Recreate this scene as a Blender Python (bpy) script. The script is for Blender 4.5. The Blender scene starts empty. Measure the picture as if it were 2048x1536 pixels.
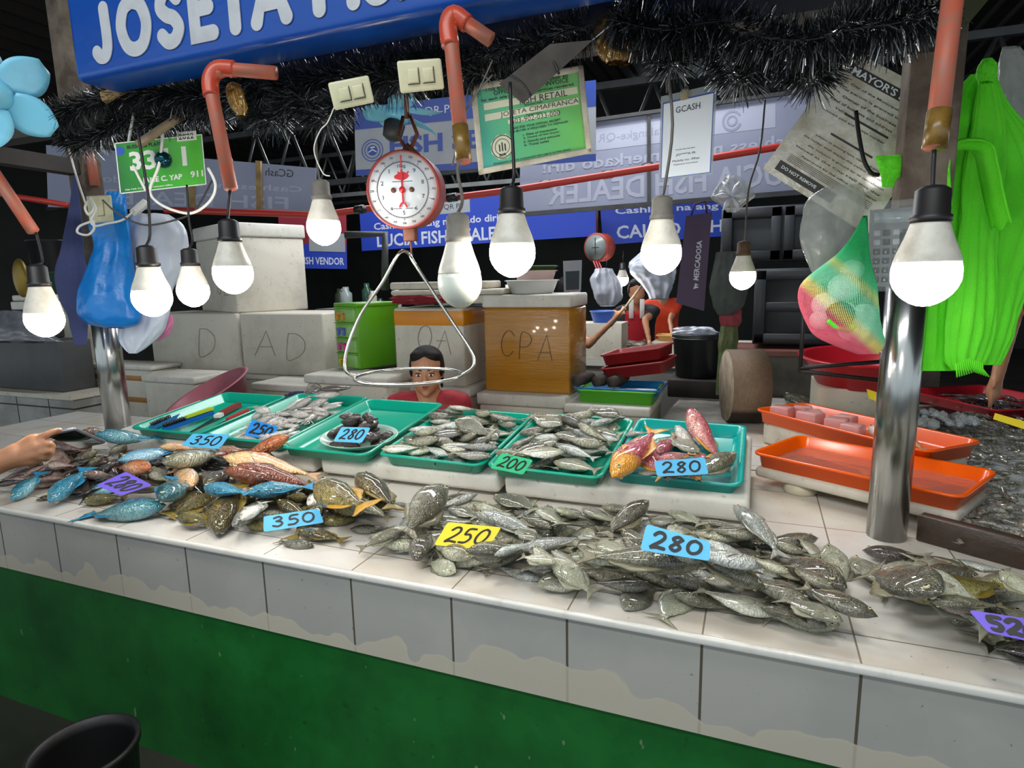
import bpy, bmesh, math, random
import numpy as np
from mathutils import Vector as V, Matrix, Euler, noise
random.seed(7)
rnd = random.Random(11)
SC = bpy.context.scene
COL = SC.collection
PI = math.pi

# ------------------------------------------------------------------ camera
F_PX = 1232.0
_yaw, _pit, _rol = -0.3774, 0.1681, -0.0205
CAM = V((2.177, -1.266, 1.559))
_f = V((math.sin(_yaw)*math.cos(_pit), math.cos(_yaw)*math.cos(_pit), -math.sin(_pit)))
_r = V((math.cos(_yaw), -math.sin(_yaw), 0)); _u = _r.cross(_f)
CR = _r*math.cos(_rol) + _u*math.sin(_rol)
CU = -_r*math.sin(_rol) + _u*math.cos(_rol)
cam_data = bpy.data.cameras.new('camera')
cam_data.sensor_width = 36.0
cam_data.lens = 36.0*F_PX/2048.0
cam_data.clip_start = 0.02
cam_data.clip_end = 200
cam = bpy.data.objects.new('camera', cam_data)
m3 = Matrix((CR, CU, -_f)).transposed()
cam.matrix_world = Matrix.Translation(CAM) @ m3.to_4x4()
COL.objects.link(cam)
SC.camera = cam

# ------------------------------------------------------------------ light and exposure
SC.view_settings.view_transform = 'Standard'
SC.view_settings.look = 'None'
SC.view_settings.gamma = 1.0
SC.view_settings.exposure = 0.0
W = bpy.data.worlds.new('World'); SC.world = W
W.use_nodes = True
W.node_tree.nodes['Background'].inputs[0].default_value = (0.80, 0.92, 1.0, 1)
W.node_tree.nodes['Background'].inputs[1].default_value = 0.95

def area_lamp(name, loc, rot, sx, sy, power, col=(1, .97, .92)):
    l = bpy.data.lights.new(name, 'AREA'); l.shape = 'RECTANGLE'
    l.size = sx; l.size_y = sy; l.energy = power; l.color = col
    o = bpy.data.objects.new(name, l); o.location = loc; o.rotation_euler = rot
    COL.objects.link(o)
    return o
# unseen fill lights added over the aisle behind the camera and over the stalls behind this one
area_lamp('hall_fill_light', (1.4, -1.9, 3.5), (0.35, 0, 0), 3.2, .3, 60, (.95, .98, 1))
area_lamp('hall_fill_light', (0.6, 2.6, 3.3), (0, 0, 0), 3.0, .3, 85, (.95, .98, 1))
area_lamp('hall_fill_light', (-1.5, 6.0, 3.6), (0, 0, 0), 5.0, .3, 220, (.95, .98, 1))
BULB_POWER = 62.0

# ------------------------------------------------------------------ helpers
def ray(px, py): return _f + CR*((px-1024)/F_PX) - CU*((py-768)/F_PX)
def atz(px, py, z):
    d = ray(px, py); return CAM + d*((z-CAM.z)/d.z)
def aty(px, py, y):
    d = ray(px, py); return CAM + d*((y-CAM.y)/d.y)
def atx(px, py, x):
    d = ray(px, py); return CAM + d*((x-CAM.x)/d.x)
def atd(px, py, D): return CAM + ray(px, py)*D
def atpl(px, py, p0, n):
    d = ray(px, py); return CAM + d*((V(p0)-CAM).dot(n)/d.dot(n))
def depth(p): return (V(p)-CAM).dot(_f)

def srgb(h):
    if isinstance(h, str):
        h = h.lstrip('#'); c = [int(h[i:i+2], 16)/255 for i in (0, 2, 4)]
    else: c = h
    return tuple(x/12.92 if x <= .04045 else ((x+.055)/1.055)**2.4 for x in c)+(1,)

class NT:
    def __init__(s, name):
        s.m = bpy.data.materials.new(name); s.m.use_nodes = True
        s.t = s.m.node_tree; s.n = s.t.nodes; s.l = s.t.links
        s.b = s.n['Principled BSDF']; s.out = s.n['Material Output']
        s._tc = None
    def new(s, t, **k):
        n = s.n.new(t)
        for a, b in k.items(): setattr(n, a, b)
        return n
    def link(s, a, b): s.l.new(a, b)
    def coord(s, kind='Object'):
        if s._tc is None: s._tc = s.new('ShaderNodeTexCoord')
        return s._tc.outputs[kind]
    def noise(s, scale, detail=3, rough=.55, vec=None, dist=0):
        n = s.new('ShaderNodeTexNoise'); n.inputs['Scale'].default_value = scale
        n.inputs['Detail'].default_value = detail; n.inputs['Roughness'].default_value = rough
        n.inputs['Distortion'].default_value = dist
        s.link(vec or s.coord(), n.inputs['Vector']); return n.outputs['Fac']
    def voro(s, scale, feature='F1', vec=None):
        n = s.new('ShaderNodeTexVoronoi', feature=feature); n.inputs['Scale'].default_value = scale
        s.link(vec or s.coord(), n.inputs['Vector']); return n.outputs['Distance']
    def scalev(s, v):
        n = s.new('ShaderNodeMapping'); n.inputs['Scale'].default_value = v
        s.link(s.coord(), n.inputs['Vector']); return n.outputs['Vector']
    def ramp(s, fac, stops, interp='LINEAR'):
        n = s.new('ShaderNodeValToRGB'); e = n.color_ramp.elements; n.color_ramp.interpolation = interp
        while len(e) < len(stops): e.new(0.5)
        for i, (p, c) in enumerate(stops):
            e[i].position = p
            e[i].color = srgb(c) if isinstance(c, str) else (c if isinstance(c, tuple) else (c, c, c, 1))
        s.link(fac, n.inputs[0]); return n.outputs[0]
    def mix(s, fac, a, b, mode='MIX'):
        n = s.new('ShaderNodeMix', data_type='RGBA', blend_type=mode)
        for sock, v in ((n.inputs[0], fac), (n.inputs[6], a), (n.inputs[7], b)):
            if isinstance(v, (int, float)): sock.default_value = v
            elif isinstance(v, str): sock.default_value = srgb(v)
            elif isinstance(v, tuple): sock.default_value = v
            else: s.link(v, sock)
        return n.outputs[2]
    def math(s, op, a, b=0.0, clamp=False):
        n = s.new('ShaderNodeMath', operation=op); n.use_clamp = clamp
        for i, v in enumerate((a, b)):
            if isinstance(v, (int, float)): n.inputs[i].default_value = v
            else: s.link(v, n.inputs[i])
        return n.outputs[0]
    def sep(s, vec=None):
        n = s.new('ShaderNodeSeparateXYZ'); s.link(vec or s.coord(), n.inputs[0]); return n.outputs
    def bump(s, h, strength=.3, dist=.002):
        n = s.new('ShaderNodeBump'); n.inputs['Strength'].default_value = strength
        n.inputs['Distance'].default_value = dist; s.link(h, n.inputs['Height'])
        s.link(n.outputs[0], s.b.inputs['Normal'])
    def col(s, c): s.link(c, s.b.inputs['Base Color']) if not isinstance(c, str) else setattr(s.b.inputs['Base Color'], 'default_value', srgb(c))
    def set(s, rough=.5, metal=0, spec=.5, trans=0, alpha=None, coat=0, emit=None, es=0, ior=None, sss=0):
        i = s.b.inputs
        i['Roughness'].default_value = rough; i['Metallic'].default_value = metal
        i['Specular IOR Level'].default_value = spec; i['Transmission Weight'].default_value = trans
        i['Coat Weight'].default_value = coat; i['Coat Roughness'].default_value = .06
        if alpha is not None: i['Alpha'].default_value = alpha
        if ior: i['IOR'].default_value = ior
        if sss: i['Subsurface Weight'].default_value = sss; i['Subsurface Radius'].default_value = (.02, .01, .006)
        if emit is not None:
            i['Emission Color'].default_value = srgb(emit); i['Emission Strength'].default_value = es
        return s

_mc = {}
def M(name, c='#888888', rough=.5, metal=0, dirt=None, damt=.5, dscale=6, bump=0, bscale=60, **k):
    """plain material with optional dirt colour in noise patches and a fine bump"""
    if name in _mc: return _mc[name]
    t = NT(name); t.set(rough, metal, **k)
    if dirt:
        f = t.noise(dscale, 5, .62)
        f = t.ramp(f, [(max(0, .62-damt*.5), 0.0), (min(1, .78-damt*.25), 1.0)])
        t.col(t.mix(t.math('MULTIPLY', f, min(1, damt*1.3)), c, dirt))
    else: t.col(c)
    if bump: t.bump(t.noise(bscale, 4), bump, .002)
    _mc[name] = t.m
    return t.m

class MB:
    """a mesh being collected; build() links it as ONE object"""
    def __init__(s): s.v = []; s.f = []; s.mi = []; s.M = Matrix.Identity(4); s.cur = 0; s.smooth = []
    def add(s, vs, fs, smooth=False):
        o = len(s.v); s.v += [s.M @ V(p) for p in vs]
        for f in fs: s.f.append([i+o for i in f]); s.mi.append(s.cur); s.smooth.append(smooth)
        return s
    def bm(s, b, smooth=False):
        b.verts.ensure_lookup_table(); b.verts.index_update()
        s.add([tuple(v.co) for v in b.verts], [[v.index for v in f.verts] for f in b.faces], smooth); b.free(); return s
    def box(s, a, b, bev=0, seg=2, taper=1.0, smooth=None):
        x0, y0, z0 = a; x1, y1, z1 = b
        bb = bmesh.new(); bmesh.ops.create_cube(bb, size=1)
        for v in bb.verts:
            k = taper if v.co.z < 0 else 1.0
            v.co = V(((x0+x1)/2+(x1-x0)*v.co.x*k, (y0+y1)/2+(y1-y0)*v.co.y*k, (z0+z1)/2+(z1-z0)*v.co.z))
        if bev: bmesh.ops.bevel(bb, geom=bb.edges[:], offset=bev, segments=seg, profile=.5, affect='EDGES')
        return s.bm(bb, bool(bev) if smooth is None else smooth)
    def tube(s, pts, r, n=8, cap=True, smooth=True):
        pts = [V(p) for p in pts]; N = len(pts)
        rs = r if isinstance(r, (list, tuple)) else [r]*N
        vs = []; up = None
        for i, p in enumerate(pts):
            t = (pts[min(i+1, N-1)]-pts[max(i-1, 0)])
            if t.length < 1e-9: t = V((0, 0, 1))
            t.normalize()
            if up is None:
                up = V((0, 0, 1)) if abs(t.z) < .9 else V((1, 0, 0))
            a = t.cross(up)
            if a.length < 1e-6: a = t.cross(V((.3, .8, .1)))
            a.normalize(); b = a.cross(t); up = b if b.length else up
            for k in range(n):
                q = 2*PI*k/n; vs.append(p+(a*math.cos(q)+b*math.sin(q))*rs[i])
        fs = [[i*n+k, i*n+(k+1) % n, (i+1)*n+(k+1) % n, (i+1)*n+k] for i in range(N-1) for k in range(n)]
        if cap: fs += [list(range(n))[::-1], [(N-1)*n+k for k in range(n)]]
        return s.add(vs, fs, smooth)
    def cyl(s, p, q, r, n=20, r2=None, smooth=True): return s.tube([p, q], [r, r if r2 is None else r2], n, True, smooth)
    def lathe(s, prof, c=(0, 0, 0), n=28, sx=1, sy=1, cap=True, smooth=True):
        c = V(c); vs = []
        for r, z in prof:
            for k in range(n):
                a = 2*PI*k/n; vs.append(c+V((r*sx*math.cos(a), r*sy*math.sin(a), z)))
        fs = [[i*n+k, i*n+(k+1) % n, (i+1)*n+(k+1) % n, (i+1)*n+k] for i in range(len(prof)-1) for k in range(n)]
        if cap: fs += [list(range(n))[::-1], [(len(prof)-1)*n+k for k in range(n)]]
        return s.add(vs, fs, smooth)
    def ball(s, c, r, n=12, m=8):
        r = (r, r, r) if isinstance(r, (int, float)) else r
        vs = []; fs = []
        for i in range(m+1):
            t = PI*i/m
            for k in range(n):
                a = 2*PI*k/n; vs.append((c[0]+r[0]*math.sin(t)*math.cos(a), c[1]+r[1]*math.sin(t)*math.sin(a), c[2]-r[2]*math.cos(t)))
        for i in range(m):
            for k in range(n): fs.append([i*n+k, i*n+(k+1) % n, (i+1)*n+(k+1) % n, (i+1)*n+k])
        return s.add(vs, fs, True)
    def grid(s, fn, nu, nv, thick=0, smooth=True):
        """sheet from fn(u,v) with real thickness"""
        P = [[V(fn(i/nu, j/nv)) for j in range(nv+1)] for i in range(nu+1)]
        vs = [p for row in P for p in row]; w = nv+1
        fs = [[i*w+j, (i+1)*w+j, (i+1)*w+j+1, i*w+j+1] for i in range(nu) for j in range(nv)]
        if thick:
            N = []
            for i in range(nu+1):
                for j in range(nv+1):
                    a = P[min(i+1, nu)][j]-P[max(i-1, 0)][j]; b = P[i][min(j+1, nv)]-P[i][max(j-1, 0)]
                    c = a.cross(b); N.append(c.normalized() if c.length > 1e-12 else V((0, 0, 1)))
            o = len(vs); vs += [vs[k]-N[k]*thick for k in range(o)]
            fs += [[q+o for q in f[::-1]] for f in fs]
            rim = [i*w for i in range(nu+1)]+[nu*w+j for j in range(1, nv+1)]+[i*w+nv for i in range(nu-1, -1, -1)]+[j for j in range(nv-1, 0, -1)]
            for a, b in zip(rim, rim[1:]+rim[:1]): fs.append([b, a, a+o, b+o])
        return s.add(vs, fs, smooth)
    def prism(s, poly, z0, z1, smooth=False):
        n = len(poly)
        vs = [(x, y, z0) for x, y in poly]+[(x, y, z1) for x, y in poly]
        fs = [list(range(n))[::-1], list(range(n, 2*n))]+[[i, (i+1) % n, n+(i+1) % n, n+i] for i in range(n)]
        return s.add(vs, fs, smooth)
    def mesh(s, name, mats, origin=None):
        o = origin or V((0, 0, 0))
        me = bpy.data.meshes.new(name); me.from_pydata([tuple(p-o) for p in s.v], [], s.f)
        for m in (mats if isinstance(mats, (list, tuple)) else [mats]): me.materials.append(m)
        me.polygons.foreach_set('material_index', s.mi); me.polygons.foreach_set('use_smooth', s.smooth)
        me.validate(); me.update(); return me
    def build(s, name, mats, parent=None, label=None, recalc=False):
        root = parent
        org = V((0, 0, 0))
        while root is not None:
            org = org + root.location; root = root.parent
        if parent is None and s.v:
            # a mesh that is its own thing gets its origin at its base
            n = len(s.v); org = V((sum(p.x for p in s.v)/n, sum(p.y for p in s.v)/n, min(p.z for p in s.v)))
        me = s.mesh(name, mats, org)
        if recalc:
            b = bmesh.new(); b.from_mesh(me); bmesh.ops.recalc_face_normals(b, faces=b.faces[:]); b.to_mesh(me); b.free()
        o = bpy.data.objects.new(name, me); COL.objects.link(o)
        if parent is not None: o.parent = parent
        else: o.location = org
        if label: o['label'] = label
        return o

def thing(name, label, cat, loc=(0, 0, 0), group=None):
    o = bpy.data.objects.new(name, None); COL.objects.link(o); o.location = loc
    o.empty_display_size = .02
    return tag(o, label, cat, group)
def tag(o, label, cat, group=None, kind=None):
    o['label'] = label; o['category'] = cat
    if group: o['group'] = group
    if kind: o['kind'] = kind
    return o
def struct(o): o['kind'] = 'structure'; return o
def copy_tree(o, parent=None):
    c = o.copy(); COL.objects.link(c); c.parent = parent
    for ch in list(o.children): copy_tree(ch, c)
    return c
def rotto(x, y, z, o=(0, 0, 0)):
    """matrix with the given axes as columns"""
    m = Matrix((x, y, z)).transposed().to_4x4(); m.translation = V(o); return m
def frame3(p0, px, py):
    """matrix: x along p0->px, y in the plane towards py, z = normal, origin p0"""
    x = (V(px)-V(p0)).normalized(); z = x.cross(V(py)-V(p0)).normalized(); y = z.cross(x)
    return rotto(x, y, z, p0)
def face_cam_axes(): return CR, CU, -_f

_tc = {}
def text_geo(txt, size, spacing=1.0, bold=0.0, align='LEFT', res=2):
    key = (txt, size, spacing, bold, align, res)
    if key in _tc: return _tc[key]
    cu = bpy.data.curves.new('t', 'FONT'); cu.body = txt; cu.size = size; cu.space_character = spacing
    cu.align_x = align; cu.offset = bold; cu.resolution_u = res; cu.extrude = .0006
    ob = bpy.data.objects.new('t', cu); COL.objects.link(ob)
    dg = bpy.context.evaluated_depsgraph_get(); dg.update()
    me = bpy.data.meshes.new_from_object(ob.evaluated_get(dg))
    g = ([tuple(v.co) for v in me.vertices], [list(p.vertices) for p in me.polygons])
    bpy.data.objects.remove(ob); bpy.data.meshes.remove(me)
    _tc[key] = g
    return g
def text_fit(mb, txt, x0, y0, w, h, bold=0, z=.001, mirror=False, res=2):
    """put text into the rectangle (x0,y0,w,h) of mb's current frame"""
    vs, fs = text_geo(txt, 1.0, 1.0, bold, 'LEFT', res)
    if not vs: return
    ax = min(v[0] for v in vs); bx = max(v[0] for v in vs); ay = min(v[1] for v in vs); by = max(v[1] for v in vs)
    ky = h/max(by-ay, 1e-6); kx = w/max(bx-ax, 1e-6)
    if len(txt) < 3 and kx > ky*1.15: x0 += (w-(bx-ax)*ky*1.1)/2; kx = ky*1.1; w = (bx-ax)*kx
    q = []
    for v in vs:
        x = (v[0]-ax)*kx
        if mirror: x = w-x
        q.append((x0+x, y0+(v[1]-ay)*ky, z+v[2]))
    mb.add(q, [f[::-1] for f in fs] if mirror else fs)

# stroke lettering (marker pen and rounded sign letters)
STK = {
 '0': [[(.5, 1), (.2, .85), (.05, .5), (.15, .15), (.45, 0), (.8, .15), (.95, .5), (.85, .85), (.5, 1)]],
 '2': [[(.05, .8), (.3, 1), (.65, .98), (.8, .75), (.6, .45), (.05, .02), (.4, .05), (.95, .0)]],
 '3': [[(.1, .9), (.5, 1), (.75, .8), (.55, .6), (.35, .55), (.7, .45), (.8, .2), (.5, 0), (.1, .12)]],
 '5': [[(.85, 1), (.3, .97), (.2, .6), (.6, .6), (.85, .35), (.6, .05), (.1, .03)]],
 '8': [[(.85, .85), (.55, 1), (.2, .8), (.5, .55), (.8, .25), (.5, 0), (.15, .2), (.45, .5), (.85, .85)]],
 '1': [[(.25, .75), (.55, 1), (.55, 0)]],
 'J': [[(.75, 1), (.78, .3), (.6, .03), (.25, .0), (.05, .1)]],
 'O': [[(.5, 1), (.2, .88), (.05, .5), (.2, .12), (.5, 0), (.8, .12), (.95, .5), (.8, .88), (.5, 1)]],
 'S': [[(.9, .85), (.6, 1), (.25, .95), (.1, .72), (.35, .55), (.7, .45), (.9, .25), (.7, .04), (.35, 0), (.08, .14)]],
 'E': [[(.85, 1), (.15, 1), (.15, 0), (.88, 0)], [(.15, .52), (.75, .52)]],
 'T': [[(.0, 1), (1, 1)], [(.5, 1), (.5, 0)]],
 'A': [[(.02, 0), (.5, 1), (.98, 0)], [(.2, .33), (.8, .33)]],
 'F': [[(.85, 1), (.15, 1), (.15, 0)], [(.15, .52), (.75, .52)]],
 'I': [[(.5, 1), (.5, 0)]],
 'H': [[(.1, 1), (.1, 0)], [(.9, 1), (.9, 0)], [(.1, .5), (.9, .5)]],
 'C': [[(.92, .8), (.6, 1), (.25, .9), (.06, .5), (.25, .1), (.6, 0), (.92, .2)]],
 'D': [[(.15, 1), (.15, 0), (.55, .02), (.9, .3), (.9, .7), (.55, .98), (.15, 1)]],
 'P': [[(.15, 0), (.15, 1), (.65, 1), (.88, .78), (.65, .52), (.15, .5)]],
 'L': [[(.15, 1), (.15, 0), (.85, 0)]],
}
def smooth_line(p, k=4):
    if len(p) < 3: return list(p)
    out = []
    P = [p[0]]+list(p)+[p[-1]]
    for i in range(1, len(P)-2):
        a, b, c, d = P[i-1], P[i], P[i+1], P[i+2]
        for j in range(k):
            t = j/k
            out.append(tuple(.5*((2*b[q])+(-a[q]+c[q])*t+(2*a[q]-5*b[q]+4*c[q]-d[q])*t*t+(-a[q]+3*b[q]-3*c[q]+d[q])*t**3) for q in range(len(b))))
    out.append(tuple(p[-1])); return out
def stroke(mb, line, w, z=.001, th=.0006, cap=8):
    """flat round-capped pen line in the XY plane of mb's frame, one ribbon, rising a hair along its length so crossings never coincide"""
    P = [line[0]]
    for q in line[1:]:
        if math.hypot(q[0]-P[-1][0], q[1]-P[-1][1]) > 1e-7: P.append(q)
    n = len(P)
    if n < 2: return
    D = []
    for (ax, ay), (bx, by) in zip(P, P[1:]): L = math.hypot(bx-ax, by-ay); D.append(((bx-ax)/L, (by-ay)/L))
    rows = []
    def row(x, y, nx, ny, k): rows.append(((x+nx*w/2, y+ny*w/2), (x-nx*w/2, y-ny*w/2), k))
    d = D[0]
    for k in range(cap//2, 0, -1):
        a = PI/2*k/(cap//2)*.98; c, s = math.cos(a), math.sin(a); row(P[0][0]-d[0]*s*w/2, P[0][1]-d[1]*s*w/2, -d[1]*c, d[0]*c, 0)
    for i, (x, y) in enumerate(P):
        d0 = D[max(i-1, 0)]; d1 = D[min(i, n-2)]; mx, my = d0[0]+d1[0], d0[1]+d1[1]; L = math.hypot(mx, my)
        if L < .2: mx, my, L = d1[0], d1[1], 1
        mx, my = mx/L, my/L; k = min(1/max(.35, mx*d0[0]+my*d0[1]), 1.6); row(x, y, -my*k, mx*k, i)
    d = D[-1]
    for k in range(1, cap//2+1):
        a = PI/2*k/(cap//2)*.98; c, s = math.cos(a), math.sin(a); row(P[-1][0]+d[0]*s*w/2, P[-1][1]+d[1]*s*w/2, -d[1]*c, d[0]*c, n-1)
    vs = []; rise = th*.5/n
    for (l, r, k) in rows:
        for q in (l, r): vs.append((q[0], q[1], z+th+k*rise)); vs.append((q[0], q[1], z))
    fs = []
    for i in range(len(rows)-1):
        a = i*4; b = a+4
        fs += [[a, b, b+2, a+2][::-1], [a, a+1, b+1, b][::-1], [a+2, b+2, b+3, a+3][::-1]]
    mb.add(vs, fs)
def strokes(mb, txt, x0, y0, w, h, pen, gap=.18, z=.001, jit=0, slant=0, widths=None, curvy='0235689JOSCDP'):
    n = len(txt); ws = [(widths or {}).get(c, .35 if c == 'I' else 1.0) for c in txt]
    unit = w/(sum(ws)+gap*(n-1)); x = x0
    for c, k in zip(txt, ws):
        for ln in STK.get(c, []):
            l2 = smooth_line(ln, 4) if (c in curvy and len(ln) > 3) else ln
            jx, jy = rnd.uniform(-jit, jit), rnd.uniform(-jit, jit)
            stroke(mb, [(x+(q[0]+jx+slant*q[1])*unit*k, y0+(q[1]+jy)*h) for q in l2], pen, z)
        x += unit*(k+gap)
# ------------------------------------------------------------------ counter and hall shell
TOP = 0.80
def tile_mat(name, base, stain, grout, period, axes, gw=.008, off=(0, 0, 0), rough=.12, speck=True):
    t = NT(name); t.set(rough, 0, .5)
    x = t.new('ShaderNodeNewGeometry').outputs['Position']
    s = t.sep(x); g = None
    for ax, p, o in zip(axes, period, off):
        m = t.math('FRACT', t.math('ADD', t.math('DIVIDE', s['XYZ'[ax]], p), o+.5))
        d = t.math('ABSOLUTE', t.math('SUBTRACT', m, .5))
        l = t.math('LESS_THAN', d, gw*.5/p)
        g = l if g is None else t.math('MAXIMUM', g, l)
    f = t.ramp(t.noise(2.3, 4, .6, x, .6), [(.42, 0.0), (.60, 1.0)])
    c = t.mix(f, base, stain)
    if speck:
        sp = t.ramp(t.noise(70, 2, .5, x), [(.70, 0.0), (.76, .55)])
        c = t.mix(sp, c, '#4b463c')
    t.col(t.mix(g, c, grout))
    h = t.math('SUBTRACT', 1.0, g)
    t.bump(t.math('ADD', h, t.math('MULTIPLY', t.noise(9, 2, .5, x), .25)), .25, .002)
    return t.m
m_front = tile_mat('glazed_front_tile', '#a3a29c', '#acaaa2', '#575145', (.3,), (0,), .006)
def watermark(m):
    """dried beige water marks along the lower tile edge"""
    t = NT.__new__(NT); t.m = m; t.t = m.node_tree; t.n = t.t.nodes; t.l = t.t.links; t.b = t.n['Principled BSDF']; t._tc = None
    src = t.b.inputs['Base Color'].links[0].from_socket; pos = t.new('ShaderNodeNewGeometry').outputs['Position']
    h = t.math('ADD', t.math('DIVIDE', t.math('SUBTRACT', t.sep(pos)['Z'], .566), .234), t.math('MULTIPLY', t.math('SUBTRACT', t.noise(5.5, 2, .5, pos), .5), 1.3))
    t.col(t.mix(t.ramp(h, [(.20, .75), (.235, .95), (.26, .0)]), src, '#bfb7a4'))
watermark(m_front)
m_top = tile_mat('glazed_top_tile', '#d9d6cf', '#cfc6b8', '#85796a', (.3, .3), (0, 1), .004, (0, .62))
m_trim = M('white_edge_trim', '#dedcd4', .18, dirt='#8e8776', damt=.18, dscale=22)
t = NT('green_enamel_wall'); t.set(.32)
c = t.mix(t.ramp(t.noise(3.5, 5, .65), [(.35, 0.0), (.75, 1.0)]), '#1c6b2b', '#0f4a1c')
c = t.mix(t.ramp(t.noise(26, 3, .6), [(.66, 0.0), (.74, .5)]), c, '#0b2411')
c = t.mix(t.ramp(t.noise(38, 2, .5, t.scalev((1, 1, .5))), [(.735, 0.0), (.76, .55)]), c, '#7f9478')
t.col(c); t.bump(t.noise(12, 4), .25, .004)
m_green = t.m

cx0, cx1 = -1.75, 4.6
counter = thing('tiled_counter', 'long white tiled fish counter on a green painted base wall', 'counter', (1.4, .02, 0))
mb = MB().box((cx0, 0.004, .745), (cx1, 1.25, TOP)); mb.box((2.0, 1.24, .745), (3.36, 3.2, TOP))
mb.build('counter_top', m_top, counter)
mb = MB().box((cx0, 0.0, .566), (cx1, .03, TOP-.016)); mb.build('tile_front', m_front, counter)
mb = MB(); mb.box((cx0, -.010, TOP-.017), (cx1, .006, TOP+.003), .006, 3); mb.build('edge_trim', m_trim, counter)
mb = MB().box((cx0, .010, 0), (cx1, .11, .567)); mb.build('base_wall', m_green, counter)
mb = MB().box((2.0, 1.2, 0), (2.1, 3.2, .745)); mb.build('side_wall', m_green, counter)

t = NT('wet_concrete_floor'); t.set(.35)
t.col(t.mix(t.ramp(t.noise(1.7, 5, .6), [(.4, 0.0), (.65, 1.0)]), '#3b3934', '#24231f')); t.bump(t.noise(18, 4), .3, .004)
struct(MB().box((-9, -5, -.1), (11, 14, 0)).build('floor', t.m))
m_roof = M('rusty_roof_sheet', '#2a2826', .6, dirt='#3b2f27', damt=.4, dscale=2)
mb = MB()
for i in range(2):
    s = 1 if i else -1
    for k in range(60):
        x = 1+s*(k*.25); z = 6.4-k*.06
        mb.add([(x, -6, z), (x+s*.125, -6, z+.03), (x+s*.25, -6, z-.06), (x, 15, z), (x+s*.125, 15, z+.03), (x+s*.25, 15, z-.06)], [[0, 1, 4, 3], [1, 2, 5, 4]])
struct(mb.build('ceiling', m_roof))
m_far = M('dark_block_wall', '#2b2d2b', .8, dirt='#171817', damt=.5, dscale=1.5)
struct(MB().box((-9, 13.8, 0), (11, 14, 6)).build('wall_back', m_far))
struct(MB().box((-9, .5, 0), (-8.8, 14, 6)).build('wall_left', m_far))

# trusses of the hall roof
m_steel = M('grey_truss_steel', '#4c4f50', .5, .5, dirt='#33261f', damt=.4, dscale=5)
def truss(y, z, label, x0=-7, x1=9):
    o = thing('roof_truss', label, 'truss', (1, y, z))
    mb = MB(); mb.box((x0, y-.03, z), (x1, y+.03, z+.06)); mb.build('bottom_chord', m_steel, o)
    mb = MB(); mb.box((x0, y-.03, z+.62), (x1, y+.03, z+.68)); mb.build('top_chord', m_steel, o)
    mb = MB(); n = int((x1-x0)/.5)
    for k in range(n):
        a = x0+k*.5; mb.tube([(a, y, z+.05), (a+.25, y, z+.64)], .018, 5); mb.tube([(a+.25, y, z+.64), (a+.5, y, z+.05)], .018, 5)
    mb.build('web_bars', m_steel, o)
truss(4.6, 2.62, 'nearest roof truss of zigzag steel bars, behind the white fish section board')
truss(7.2, 2.9, 'middle roof truss of zigzag steel bars above the far stalls')
truss(10.0, 3.2, 'furthest roof truss of zigzag steel bars in the dark of the hall')

# ------------------------------------------------------------------ steel poles on the counter
t = NT('brushed_stainless'); t.set(.22, 1.0)
t.col(t.mix(t.noise(9, 5, .6, t.scalev((6, 6, .6))), '#8f918f', '#c9c9c4'))
t.bump(t.noise(30, 3, .6, t.scalev((8, 8, .3))), .08, .002)
m_inox = t.m
m_oldpost = M('stained_concrete_post', '#8a7c6c', .75, dirt='#4a3b30', damt=.7, dscale=7, bump=.3)
def pole(p, r, ztop, label):
    o = thing('steel_pole', label, 'pole', (p.x, p.y, TOP))
    mb = MB().cyl((p.x, p.y, TOP), (p.x, p.y, ztop), r, 32); mb.build('tube', m_inox, o)
    return o
pR = atz(1772, 1072, TOP); pL = atz(238, 862, TOP)
poleR = pole(pR, .0515, 1.66, 'stainless steel pole standing on the counter beside the orange trays')
MB().box((pR.x-.035, pR.y+.0, 1.66), (pR.x+.085, pR.y+.12, 2.9), .006).build('upper_post', m_oldpost, poleR)
poleL = pole(pL, .062, 1.56, 'stainless steel pole behind the hanging blue bag')
MB().box((pL.x-.055, pL.y-.05, 1.56), (pL.x+.055, pL.y+.05, 3.2), .006).build('upper_post', m_oldpost, poleL)

# ------------------------------------------------------------------ white foam slabs carrying the trays
def foam_mat(name, base='#dcd9cf', dirt='#8c8471', damt=.35, dscale=5):
    t = NT(name); t.set(.6)
    f = t.ramp(t.noise(dscale, 6, .65), [(.48, 0.0), (.75, damt)])
    c = t.mix(f, base, dirt)
    c = t.mix(t.ramp(t.noise(45, 2, .5), [(.66, 0.0), (.72, damt)]), c, '#5b5142')
    t.col(c); t.bump(t.voro(140), .12, .001); return t.m
m_foam = foam_mat('white_foam'); m_foam_d = foam_mat('grubby_foam', '#cfc8b8', '#7d725e', .55, 4)
TH = math.radians(6.5)
def tilt(x, y, z): return Matrix.Translation((x, y, z)) @ Matrix.Rotation(TH, 4, 'X')
def slab(x0, x1, y0, d, z, h, label, sup=True):
    o = thing('foam_slab', label, 'foam slab', (x0, y0, TOP))
    mb = MB(); mb.M = tilt(x0, y0, z); mb.box((0, 0, 0), (x1-x0, d, h), .018, 3); mb.build('lid', m_foam, o)
    if sup:
        mb = MB(); mb.box((x0+.05, y0+.05, TOP), (x1-.05, y0+.12, z+.004)); mb.box((x0+.05, y0+d-.12, TOP), (x1-.05, y0+d-.05, z+(d-.12)*math.tan(TH)))
        mb.build('foam_prop', m_foam_d, o)
slab(.60, 1.365, .64, .58, .815, .068, 'tilted white foam slab under the middle trays, above the olive fish')
slab(1.385, 2.185, .64, .58, .812, .076, 'tilted white foam slab under the red fish tray, nearest the orange trays')
slab(-.66, .55, .66, .56, .803, .075, 'tilted white foam slab under the knife tray, at the left pole')

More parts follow.
